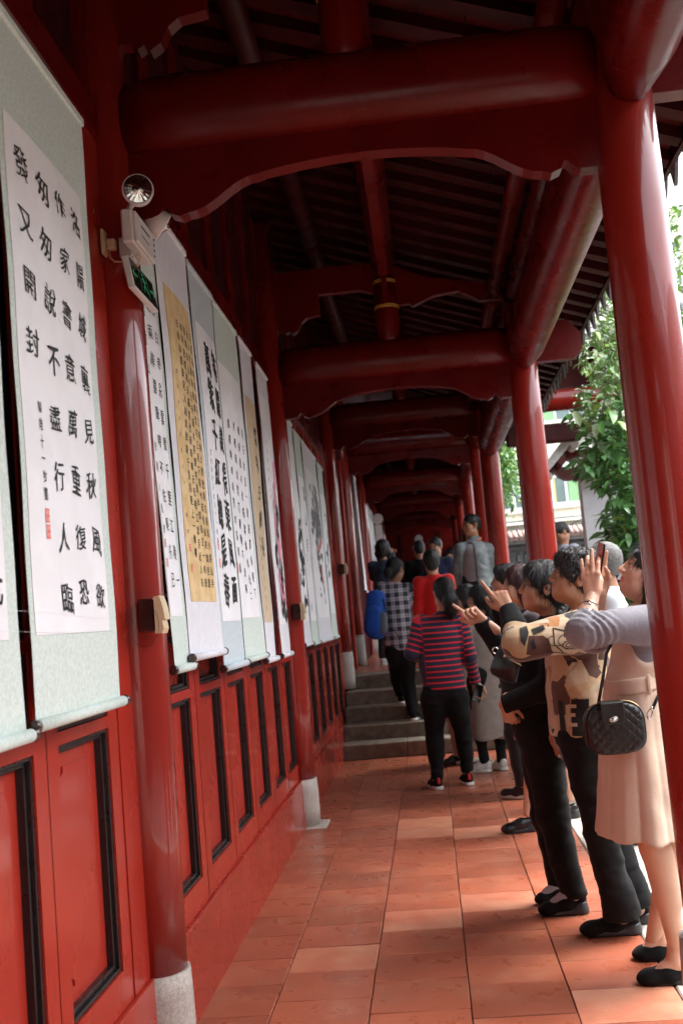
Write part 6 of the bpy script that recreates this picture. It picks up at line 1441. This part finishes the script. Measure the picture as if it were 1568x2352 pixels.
# 18. man looking down in the yard
simple('young man in pale grey polo looking down, beyond the columns', 1291, 1221, 12.9, .55, 215, ('crop', 'black'), 'tan', 'palegrey', face=(-.75, -.25, -.55), sex='m', b=1.15, seed=18, res=.010, headres=.005)
bm = B(); box(bm, (1.22, 12.2, -.16), (6.2, 16.5, .55), .02); tag(obj('stone_platform', bm, M['step_stone']), 'raised stone platform under the cross gallery', 'platform')

# 14. the pointing woman in black
Y0 = 5.0; J = skel((.50, Y0, 0), 1.57, 180)
J.update(hd=PP(1243, 1350, Y0), nk=PP(1268, 1418, Y0+.02), ch=PP(1250, 1490, Y0), wa=PP(1236, 1590, Y0), pv=PP(1240, 1665, Y0), sl=PP(1284, 1462, Y0-.16), sr=PP(1256, 1456, Y0+.17), er=PP(1176, 1532, Y0+.16), wr=PP(1104, 1424, Y0+.10), el=PP(1258, 1578, Y0-.20), wl=PP(1156, 1618, Y0-.16),
         hl=PP(1240, 1690, Y0-.09), hr=PP(1238, 1690, Y0+.09), kl=PP(1270, 1880, Y0-.10), kr=PP(1255, 1870, Y0+.08), al=PP(1318, 2058, Y0-.06), ar=PP(1288, 2030, Y0+.12), face=V3(-1, -.10, .16), u=V3(.03, 1, 0))
J['f'] = V3(-1, 0, 0); J['r'] = V3(0, 1, 0); J['fdl'] = J['fdr'] = V3(-1, 0, 0); J['k'] = 1.0
def hf14(J):
    return [hand_vol(J['wr']+V3(.012, 0, -.01), V3(-.62, 0, .62), V3(-.42, -.80, -.35), .93, (.55, .0, 1.05, 1.15, 1.2), -1, wr=J['wr']+V3(.06, 0, -.06), thumb_open=.35), hand_vol(J['wl']+V3(.005, 0, -.01), V3(.30, .1, -1), V3(.4, 1, 0), .78, (.5, .9, 1.0, 1.0, 1.1), 1, wr=J['wl']+V3(.02, 0, .03))]
def top14(T, J, g):
    T.cap(J['ch'], J['wa'], .122, .125, u=J['u'], w=1.25, k=.05).cap(J['wa'], J['pv'], .125, .128, u=J['u'], w=1.28, k=.05).cap(J['sl'], J['sr'], .062, .062, k=.06).cap(J['nk']-V3(-.0, 0, .02), J['ch'], .058, .10, k=.05); T.ell(J['ch']+V3(-.10, 0, -.06), (.075, .13, .09), np.eye(3), .04); T.ell(J['wa']+V3(-.06, 0, -.04), (.11, .14, .13), np.eye(3), .05)
rt14, bo14, to14, A, J14 = figure('black-haired woman in black pointing left with outstretched finger, white socks and black wedge shoes', J, ('short', 'black'), 'mid', top='black', top_name='jacket', hem=PP(1230, 1688, Y0)[2], topfn=top14, bottom=('trousers', 'black_warm', .0), b=1.12, hand_fn=hf14, hs=1.0, shoes=None, group=GR, seed=20, res=.0065, fold=.007, headres=.003, glasses=True, neck_r=.048)
for (hx, hy, tx, ty, YY) in ((1352, 2092, 1240, 2110, 4.93), (1330, 2062, 1231, 2077, 5.1)):
    h_, t_ = PP(hx, hy, YY), PP(tx, ty, YY); h_[2] = t_[2] = 0; o = shoe(rt14, h_, t_, .042, 'velvet', 'sole_grey', 'pump', heel_up=.035, solem=.018)
    v = Vol(); v.cap(h_+V3(-.06, 0, .095), h_+V3(-.150, 0, .046), .036, .026, u=(0, 1, 0), w=1.15, k=.02); v.cap(h_+V3(-.05, 0, .14), h_+V3(-.06, 0, .07), .034, .032, k=.02); vmesh('sock', v.mesh(.005), K['sock'], rt14)
# black ruffled collar
bm = B(); n0 = PP(1270, 1436, Y0)
for k in range(4):
    tube(bm, [n0+V3(-.085+.02*k, -.10+.03*k+.0*k, -.06+.012*k)+V3(.012*q, -.002*q, .014*q+.006*math.sin(q*2.2+k)) for q in range(-3, 10)], .012, 7)
obj('ruffled_collar', bm, K['leather'], rt14)
# her little bag
t = thing('handbag', 'small black leather purse with gold zip hanging in front of the pointing woman', 'bag', tuple(PP(1160, 1525, 4.72)))
q = [PP(1147, 1484, 4.72), PP(1198, 1508, 4.66), PP(1185, 1572, 4.66), PP(1158, 1566, 4.68), PP(1123, 1545, 4.74), PP(1128, 1522, 4.74)]; bm = B(); a = [bm.verts.new(v-V3(0, .022, 0)) for v in q]; b_ = [bm.verts.new(v+V3(0, .022, 0)) for v in q]; bm.faces.new(a); bm.faces.new(b_[::-1]); [bm.faces.new((a[i], b_[i], b_[(i+1) % 6], a[(i+1) % 6])) for i in range(6)]; bmesh.ops.bevel(bm, geom=list(bm.edges), offset=.009, segments=3, affect='EDGES'); obj('bag_body', bm, K['leather'], t, smooth=True)
bm = B(); tube(bm, [PP(1158, 1508, 4.69), PP(1197, 1529, 4.63)], .0025, 6); tube(bm, [PP(1155, 1506, 4.685), PP(1160, 1509, 4.685)], .006, 8); obj('zip', bm, K['brass'], t)
bm = B(); c = PP(1137, 1494, 4.72); tube(bm, [c+V3(.012*math.cos(a), 0, .014*math.sin(a)) for a in np.linspace(0, 2*PI, 15)], .0028, 6); obj('ring', bm, K['silver'], t)
bm = B(); tube(bm, [PP(1141, 1492, 4.74), PP(1190, 1440, 4.95), PP(1250, 1425, 5.0)], .006, 6); obj('strap', bm, K['leather'], t)

# 15. the woman in the patterned shirt
Y0 = 4.62; J = skel((.66, Y0, 0), 1.60, 180)
J.update(hd=PP(1318, 1328, Y0), nk=PP(1343, 1398, Y0), ch=PP(1340, 1478, Y0), wa=PP(1330, 1575, Y0), pv=PP(1338, 1665, Y0), sl=PP(1352, 1447, Y0-.15), sr=PP(1338, 1440, Y0+.17), el=PP(1193, 1478, Y0-.26), wl=PP(1168, 1402, Y0-.10), er=PP(1318, 1580, Y0+.2), wr=PP(1284, 1668, Y0+.14),
         hl=PP(1340, 1690, Y0-.09), hr=PP(1342, 1690, Y0+.09), kl=PP(1374, 1900, Y0-.10), kr=PP(1392, 1890, Y0+.10), al=PP(1428, 2104, Y0-.05), ar=PP(1462, 2085, Y0+.08), face=V3(-1, -.12, .30), u=V3(0, 1, 0), k=1.0)
J['f'] = V3(-1, 0, 0); J['r'] = V3(0, 1, 0)
def hf15(J):
    return [hand_vol(J['wl']+V3(0, .0, .0), V3(-.40, .18, .86), V3(-.1, .92, -.3), .94, (.5, .0, 1.1, 1.2, 1.25), 1, wr=J['wl']-V3(-.015, 0, .08), thumb_open=.3), hand_vol(J['wr'], V3(-.02, -.05, -1), V3(.4, .6, 0), .98, (.4, .5, .55, .6, .6), -1, wr=J['wr']+V3(.02, 0, .07))]
def top15(T, J, g):
    T.cap(J['ch'], J['wa'], .128, .132, u=J['u'], w=1.3, k=.05).cap(J['wa'], J['pv']-V3(0, 0, .10), .132, .150, u=J['u'], w=1.3, k=.05).cap(J['sl'], J['sr'], .070, .070, k=.06).cap(J['nk']-V3(-.01, 0, .02), J['ch'], .062, .11, k=.06); T.ell(J['ch']+V3(-.09, 0, -.06), (.075, .14, .09), np.eye(3), .04)
    T.cap(J['sl'], J['el'], .082, .070, k=.05).cap(J['el'], J['el']+(J['wl']-J['el'])*.55, .068, .05, k=.02)
rt15, bo15, to15, A, J15 = figure('curly-haired woman in brown, cream and black patchwork print top pointing up', J, ('curly', 'curly'), 'tan', top='patch', top_name='print_top', sleeve=.3, hem=PP(1320, 1684, Y0)[2], topfn=top15, bottom=('flare', 'black', .0), b=1.15, hand_fn=hf15, hs=1.0, shoes=None, group=GR, seed=22, res=.0065, fold=.010, headres=.003, neck_r=.052)
v = Vol(); e_, w_ = J['el'], J['wl']; v.cap(e_+(w_-e_)*.45, e_+(w_-e_)*1.0, .058, .044, k=.02, flat=1); vmesh('cuff', v.mesh(.006, disp=folds(.004, 45, 3)), K['black'], rt15)
for (hx, hy, tx, ty, YY) in ((1474, 2140, 1335, 2152, 4.60), (1499, 2122, 1400, 2132, 4.74)):
    h_, t_ = PP(hx, hy, YY), PP(tx, ty, YY); h_[2] = t_[2] = 0; shoe(rt15, h_, t_, .046, 'velvet', 'sole_grey', 'pump', heel_up=.022, solem=.02)
# print details: black line drawing, black block, letter
Z = lambda x, y, Y=4.45: (P(x, y, Y).x, P(x, y, Y).z)
def ring(cx_, cy_, rx, ry, w_, n=20):
    out = []
    for k in range(n):
        a, b = 2*PI*k/n, 2*PI*(k+1)/n; out.append([Z(cx_+rx*math.cos(a), cy_+ry*math.sin(a)), Z(cx_+rx*math.cos(b), cy_+ry*math.sin(b)), Z(cx_+(rx-w_)*math.cos(b), cy_+(ry-w_)*math.sin(b)), Z(cx_+(rx-w_)*math.cos(a), cy_+(ry-w_)*math.sin(a))])
    return out
def bar(x0, y0, x1, y1, w_):
    d_ = math.hypot(x1-x0, y1-y0); nx, ny = -(y1-y0)/d_*w_, (x1-x0)/d_*w_; return [Z(x0+nx, y0+ny), Z(x1+nx, y1+ny), Z(x1-nx, y1-ny), Z(x0-nx, y0-ny)]
creamm = cloth('cream_print', (0.50, 0.36, 0.24)); blackp = cloth('black_print', (0.012, 0.01, 0.01)); brownp = cloth('brown_print', (0.085, 0.03, 0.018)); orangep = cloth('orange_print', (0.42, 0.18, 0.05))
decal('print_ground', [[Z(1243, 1470), Z(1250, 1450), Z(1290, 1428), Z(1345, 1420), Z(1372, 1440), Z(1368, 1480), Z(1300, 1506), Z(1272, 1508)]], to15, creamm, 3.6, .002)
decal('line_drawing', ring(1298, 1480, 15, 10, 2.2)+ring(1298, 1480, 8, 5.5, 2)+ring(1268, 1470, 22, 12, 1.6)[:14]+ring(1310, 1470, 38, 20, 1.8)[2:13]+[bar(1262, 1440, 1264, 1478, 1.4), bar(1264, 1442, 1300, 1450, 1.4), bar(1300, 1450, 1335, 1440, 2.4), bar(1290, 1438, 1288, 1462, 1.3), bar(1264, 1478, 1290, 1500, 1.4), bar(1330, 1478, 1345, 1492, 3), bar(1250, 1494, 1300, 1500, 1.2)], to15, blackp, 3.6, .004, .008)['kind'] = 'stuff'
decal('sleeve_print', [[Z(1186, 1442), Z(1203, 1436), Z(1206, 1452), Z(1196, 1482), Z(1187, 1470)], [Z(1212, 1444), Z(1240, 1434), Z(1244, 1444), Z(1218, 1456)], [Z(1208, 1470), Z(1217, 1462), Z(1222, 1486), Z(1212, 1488)]], to15, blackp, 3.6, .004)
decal('sleeve_print', [[Z(1205, 1458), Z(1238, 1458), Z(1252, 1466), Z(1262, 1505), Z(1200, 1500)]], to15, brownp, 3.6, .0025)
decal('hem_print', [[Z(1311, 1606), Z(1350, 1604), Z(1352, 1690), Z(1313, 1690)], [Z(1284, 1610), Z(1293, 1612), Z(1302, 1690), Z(1290, 1690)]], to15, blackp, 3.6, .003)
decal('letter', [bar(1304, 1620, 1305, 1668, 4.5), bar(1305, 1623, 1322, 1622, 4), bar(1306, 1643, 1320, 1642, 4), bar(1307, 1665, 1324, 1664, 4)], to15, creamm, 3.6, .0055, .008)
# woven clutch held in her lowered hand
t = thing('clutch', 'thin woven black and white wallet in the patterned woman\'s lowered hand', 'wallet', tuple(PP(1272, 1700, 4.66)))
a, b_ = PP(1262, 1664, 4.62), PP(1290, 1742, 4.66); bm = B(); d_ = Vector(b_-a); n_c = 16
tilted('wallet', (a+b_)/2+V3(.012, 0, 0), (1, 0, .25), d_, .009, .05, d_.length/2, K['leather'], t)
for q in range(n_c):
    c = a+(b_-a)*(q+.5)/n_c-V3(.0, .050, 0)
    for w_ in (-.009, .004): box(bm, (c[0]+w_, c[1]-.004, c[2]-.0032), (c[0]+w_+.010, c[1]+.0, c[2]+.0032))
obj('woven_edge', bm, K['sock'], t)

# 16. the girl taking a picture
Y0 = 4.05; J = skel((.74, Y0, 0), 1.60, 180)
J.update(hd=PP(1487, 1316, Y0), nk=PP(1492, 1392, Y0+.01), ch=PP(1478, 1470, Y0), wa=PP(1452, 1566, Y0), pv=PP(1465, 1650, Y0), sl=PP(1482, 1432, Y0-.14), sr=PP(1474, 1430, Y0+.15), el=PP(1338, 1450, Y0-.20), wl=PP(1359, 1368, Y0-.12), er=PP(1362, 1466, Y0+.10), wr=PP(1377, 1362, Y0+.02),
         hl=PP(1466, 1690, Y0-.08), hr=PP(1470, 1690, Y0+.08), kl=PP(1502, 1945, Y0-.10), kr=PP(1545, 1935, Y0+.08), al=PP(1558, 2186, Y0-.03), ar=PP(1500, 2165, Y0+.24), face=V3(-1, -.06, .48), u=V3(0, 1, 0), k=1.0)
J['f'] = V3(-1, 0, 0); J['r'] = V3(0, 1, 0)
def hf16(J):
    a = hand_vol(J['wl'], V3(.02, .03, 1), V3(.35, 1, -.0), .90, (.9, .30, .10, .30, .12), -1, thumb_open=-.1, wr=J['wl']+(J['el']-J['wl'])*.72, spread=.05)
    b = hand_vol(J['wr'], V3(.0, -.02, 1), V3(.2, -1, 0), .90, (.9, .15, .25, .35, .45), 1, thumb_open=-.1, wr=J['wr']+(J['er']-J['wr'])*.72)
    return [a, b]
def top16(T, J, g):
    T.cap(J['ch'], J['wa'], .102, .090, u=J['u'], w=1.3, k=.05).cap(J['sl'], J['sr'], .055, .055, k=.05).cap(J['nk']-V3(0, 0, .03), J['ch'], .050, .09, k=.05)
    T.cap(J['sl'], J['el'], .056, .044, k=.04); T.ell(J['el']+V3(.04, 0, -.006), (.055, .045, .046), np.eye(3), .03)
def ruck(p):
    a, b = J['el'], J['sl']; ba = b-a; L_ = np.linalg.norm(ba); t = (p-a)@ba/L_; w_ = np.exp(-((t-.045)/.055)**2); q = p-a; al = t+.25*(q[:, 2])+.3*q[:, 1]
    c = (p-a)@nrm(J['wl']-a); w2 = np.exp(-(t/.05)**2)*np.exp(-((c-.02)/.05)**2)
    return .0050*w_*np.sin(al*185+2.5*np.sin(q[:, 2]*30+q[:, 1]*20))*1.0+.0010*np.sin(t*700)*np.exp(-(t/.2)**2)+.002*w2*np.sin(c*260)+folds(.008, 20, 25)(p)
RIB[0] = ruck
rt16, bo16, to16, A, J16 = figure('girl in beige pinafore dress and lavender-grey sweater raising a phone, half behind the near column', J, ('loose', 'black'), 'fair', top='lavender', top_name='sweater', sleeve=.42, topfn=top16, hem=PP(1450, 1560, Y0)[2], bottom=('none', ''), b=.95, hand_fn=hf16, shoes=None, group=GR, seed=25, res=.006, fold=.006, headres=.003, neck_r=.048, lipc=(.55, .06, .06))
RIB[0] = None
bm = B(); s_, e_ = V3(*J['sl']), V3(*J['el'])
# pinafore: bodice, belt, skirt with pleats
v = Vol(); v.cap(J['ch']-V3(0, 0, .03), J['wa'], .112, .100, u=J['u'], w=1.3, k=.04); v.cap(J['ch']+V3(0, 0, .06), J['ch']-V3(0, 0, .03), .085, .110, u=J['u'], w=.9, k=.04)
v.ell(J['sl']+V3(.0, -.03, -.05), (.075, .10, .105), np.eye(3), .01, True); bod = vmesh('bodice', v.mesh(.006, disp=folds(.003, 30, 5)), K['beige'], rt16)
v = Vol(); w0 = J['wa']; v.cap(w0+V3(-.002, 0, .024), w0+V3(.004, 0, -.030), .109, .112, u=J['u'], w=1.3, k=.01, flat=3); belt = vmesh('belt', v.mesh(.005, disp=folds(.002, 40, 8)), K['beige'], rt16)
v = Vol(); c0 = J['wa']-V3(0, 0, .02); hemc = PP(1478, 1912, Y0); dd = hemc-c0; Ls = np.linalg.norm(dd); v.cap(c0, hemc, .110, .172, u=(0, 1, 0), w=1.22, k=.02, flat=3)
def dsp(p):
    q = p-c0; t_ = np.clip(q@dd/Ls**2, 0, 1); q = q-t_[:, None]*dd; th = np.arctan2(q[:, 0], -q[:, 1]); pl_ = np.abs(((th*5/PI+.2*np.sin(3*th)) % 1)-.5)*2
    return (.013*t_+.002)*(pl_**.5-.6)+.004*t_*np.sin(7*th+1)+.0035*noise3(p, 22, 9)+.0012*np.sin(noise3(p, 12, 4)*14)
sk = vmesh('skirt', v.mesh(.006, disp=dsp, dmargin=.04), K['beige'], rt16)
bm = B(); c = J['wa']+V3(.03, -.145, 0); box(bm, (c[0]-.006, c[1]-.006, c[2]-.04), (c[0]+.006, c[1]+.002, c[2]+.034), .002); obj('belt_loop', bm, K['beige'], rt16)
for (hx, hy, tx, ty, YY) in ((1596, 2252, 1466, 2258, 4.02), (1560, 2190, 1456, 2206, 4.28)):
    h_, t_ = PP(hx, hy, YY), PP(tx, ty, YY); h_[2] = t_[2] = 0; shoe(rt16, h_, t_, .040, 'velvet', 'shoe_black', 'pump', heel_up=.012, solem=.012)
    v = Vol(); v.chain([h_+V3(-.055, 0, .13), h_+V3(-.06, 0, .070), h_+V3(-.10, 0, .042), h_+V3(-.15, 0, .024)], [.032, .032, .026, .017], u=(0, 1, 0), w=1.1, k=.02)
    vmesh('foot', v.mesh(.005), SKIN, rt16, {'pc': flat_color('fair', 1.05)})
# watch and bracelet
for nm, dz, m, r_ in (('watch', -.045, 'silver', .0032), ('bracelet', -.085, 'silver', .0026)):
    w_ = J['wl']+(nrm(J['el']-J['wl']))*(-dz); ax_ = nrm(J['wl']-J['el']); u1, v1 = frame_of(Vector(ax_)); bm = B(); R_ = .0315 if nm == 'watch' else .036
    tube(bm, [Vector(w_)+(u1*math.cos(a)+v1*math.sin(a))*R_ for a in np.linspace(0, 2*PI, 25)], r_, 8, caps=False)
    if nm == 'watch': c = Vector(w_)+Vector((-.012, -.031, .002)); tube(bm, [c, c+Vector((-.002, -.007, .001))], [.014, .013], 20)
    o = obj(nm, bm, K[m], None); 
    for vv in o.data.vertices: pass
    tag(o, 'silver wristwatch on the girl\'s raised wrist' if nm == 'watch' else 'thin silver bangle below the girl\'s watch', nm)
    if nm == 'watch':
        bm = B(); tube(bm, [c+Vector((-.002, -.0072, .001)), c+Vector((-.0022, -.0080, .0012))], .011, 20); obj('dial', bm, M['white_plastic'], o)
t = thing('phone', 'black phone seen edge-on between the girl\'s raised hands', 'phone', tuple(PP(1378, 1275, 3.95)))
a, b_ = PP(1369, 1322, 3.99), PP(1384, 1247, 3.97); d_ = Vector(b_-a); tilted('case', (a+b_)/2, (1, .12, -.2), d_, .0045, .036, d_.length/2, M['black_plastic'], t, .002); tilted('rim', (a+b_)/2+V3(-.005, 0, 0), (1, .12, -.2), d_, .001, .037, d_.length/2*1.01, mat('pink_phone_rim', (.5, .12, .12), None, .3, None, 10), t, 0)
# quilted crossbody bag
bc = PP(1413, 1672, 3.84); t = thing('handbag', 'black quilted crossbody bag with silver turn lock at the girl\'s hip', 'bag', tuple(bc))
def rrect(hw, hh, top=.6, n=26):
    out = []
    for k in range(n*2):
        a = 2*PI*k/(n*2); c, s_ = math.cos(a), math.sin(a); e = .55 if s_ > 0 else .42; out.append((hw*math.copysign(abs(c)**.62, c), hh*math.copysign(abs(s_)**(.75 if s_ > 0 else .5), s_)))
    return out
def bagshell(name, hw, hh, y0, y1, m, parent, puff=.0, quilt=False):
    bm = B(); N = 30; G = {}; out = rrect(hw, hh)
    tiltb = -.10
    def pos(x, z, y): return Vector((bc[0]+x*math.cos(tiltb)+z*math.sin(-tiltb)*.0+.0, bc[1]+y, bc[2]+z+x*.02))
    rings = []
    for (sc_, yy) in ((.0, y0-puff), (.35, y0-puff*.9), (.7, y0-puff*.6), (.9, y0-puff*.25), (.98, y0), (1.0, y0+.006), (1.0, y1-.006), (.98, y1), (.0, y1+.002)):
        if sc_ == 0: rings.append([bm.verts.new(pos(0, 0, yy))]); continue
        rings.append([bm.verts.new(pos(x*sc_, z*sc_, yy)) for x, z in out])
    n = len(out)
    for a, b in zip(rings, rings[1:]):
        for i in range(n):
            j = (i+1) % n
            if len(a) == 1: bm.faces.new((a[0], b[i], b[j]))
            elif len(b) == 1: bm.faces.new((a[i], a[j], b[0]))
            else: bm.faces.new((a[i], a[j], b[j], b[i]))
    return obj(name, bm, m, parent, smooth=True)
qm = mat('quilted_black_leather', (0.010, 0.010, 0.011), None, .38, .5, 30)
nt_ = qm.node_tree; tc_ = nd(nt_, 'ShaderNodeTexCoord'); mp_ = nd(nt_, 'ShaderNodeMapping'); mp_.inputs['Rotation'].default_value = (0, math.radians(45), 0); mp_.inputs['Scale'].default_value = (40, 1, 40); nt_.links.new(tc_.outputs['Object'], mp_.inputs[0]); sp = nd(nt_, 'ShaderNodeSeparateXYZ'); nt_.links.new(mp_.outputs[0], sp.inputs[0]); hs_ = []
for ax_ in (0, 2): 
    m1 = nd(nt_, 'ShaderNodeMath', operation='PINGPONG'); m1.inputs[1].default_value = .5; nt_.links.new(sp.outputs[ax_], m1.inputs[0]); m2 = nd(nt_, 'ShaderNodeMath', operation='POWER'); m2.inputs[1].default_value = .4; nt_.links.new(m1.outputs[0], m2.inputs[0]); hs_.append(m2)
m3 = nd(nt_, 'ShaderNodeMath', operation='MULTIPLY'); nt_.links.new(hs_[0].outputs[0], m3.inputs[0]); nt_.links.new(hs_[1].outputs[0], m3.inputs[1]); bp_ = nd(nt_, 'ShaderNodeBump', Distance=.006, Strength=1.0); nt_.links.new(m3.outputs[0], bp_.inputs['Height']); nt_.links.new(bp_.outputs[0], nt_.nodes['Principled BSDF'].inputs['Normal'])
bagshell('front_pocket', .098, .088, -.028, .0, qm, t, .012); bagshell('bag_body', .106, .092, .003, .030, K['leather'], t); bagshell('rear_pocket', .108, .090, .033, .058, K['leather'], t)
for yy in (.0015, .0315):
    bm = B(); o_ = rrect(.104, .091); tube(bm, [Vector((bc[0]+x, bc[1]+yy, bc[2]+z+x*.02)) for x, z in o_+o_[:1]], .0022, 6, caps=False); obj('piping', bm, K['leather_flap'], t)
bm = B(); o_ = [p_ for p_ in rrect(.105, .092) if p_[1] > .02]; o_.sort(key=lambda q: q[0]); tube(bm, [Vector((bc[0]+x, bc[1]+.018, bc[2]+z*1.0+.001+x*.02)) for x, z in o_ if x > -.09], .0022, 6); obj('zip', bm, K['brass'], t)
bm = B(); fx0 = bc[0]-.052; prism(bm, [(fx0, bc[2]+.092), (fx0, bc[2]+.03), (fx0+.012, bc[2]+.018), (fx0+.068, bc[2]+.018), (fx0+.080, bc[2]+.03), (fx0+.080, bc[2]+.095)], 'xz', bc[1]-.048, bc[1]-.043); box(bm, (fx0, bc[1]-.045, bc[2]+.088), (fx0+.08, bc[1]+.03, bc[2]+.096)); bmesh.ops.bevel(bm, geom=list(bm.edges), offset=.002, segments=1, affect='EDGES'); obj('flap', bm, K['leather_flap'], t)
bm = B(); c = Vector((fx0+.040, bc[1]-.049, bc[2]+.036)); 
u1, v1 = Vector((1, 0, .1)), Vector((0, 0, 1)); tube(bm, [c, c+Vector((0, -.004, 0))], [.017, .015], 20, su=1.0, sv=.62, uv=(u1, v1)); tube(bm, [c+Vector((-.009, -.007, -.001)), c+Vector((.009, -.007, .002))], .004, 8); obj('turn_lock', bm, K['silver'], t)
bm = B(); tube(bm, [PP(1372, 1622, 3.86), PP(1383, 1560, 3.90), PP(1392, 1500, 3.90), PP(1420, 1445, 3.87), PP(1470, 1400, 3.93)], .007, 8, sv=.4); tube(bm, [PP(1497, 1628, 3.87), PP(1512, 1595, 3.90), PP(1530, 1560, 3.98)], .008, 8, sv=.5); obj('strap', bm, K['leather'], t)
bm = B(); c = Vector(PP(1491, 1641, 3.86)); tube(bm, [c+Vector((.008*math.cos(a)+.004*math.sin(a), 0, .017*math.sin(a))) for a in np.linspace(0, 2*PI, 17)], .0028, 6, caps=False); tube(bm, [c+Vector((.006, 0, .016)), c+Vector((.012, 0, .028))], .004, 8); obj('clasp', bm, K['silver'], t)
# nylon ring on the patterned woman's finger / bracelet of beads
bm = B(); c = Vector(PP(1136, 1352, 4.42))
for k in range(5): tube(bm, [c+Vector((-.02+.006*k, -.0, .01*math.sin(k*2))), c+Vector((-.02+.006*k, -.002, .01*math.sin(k*2)+.006))], .004, 8)
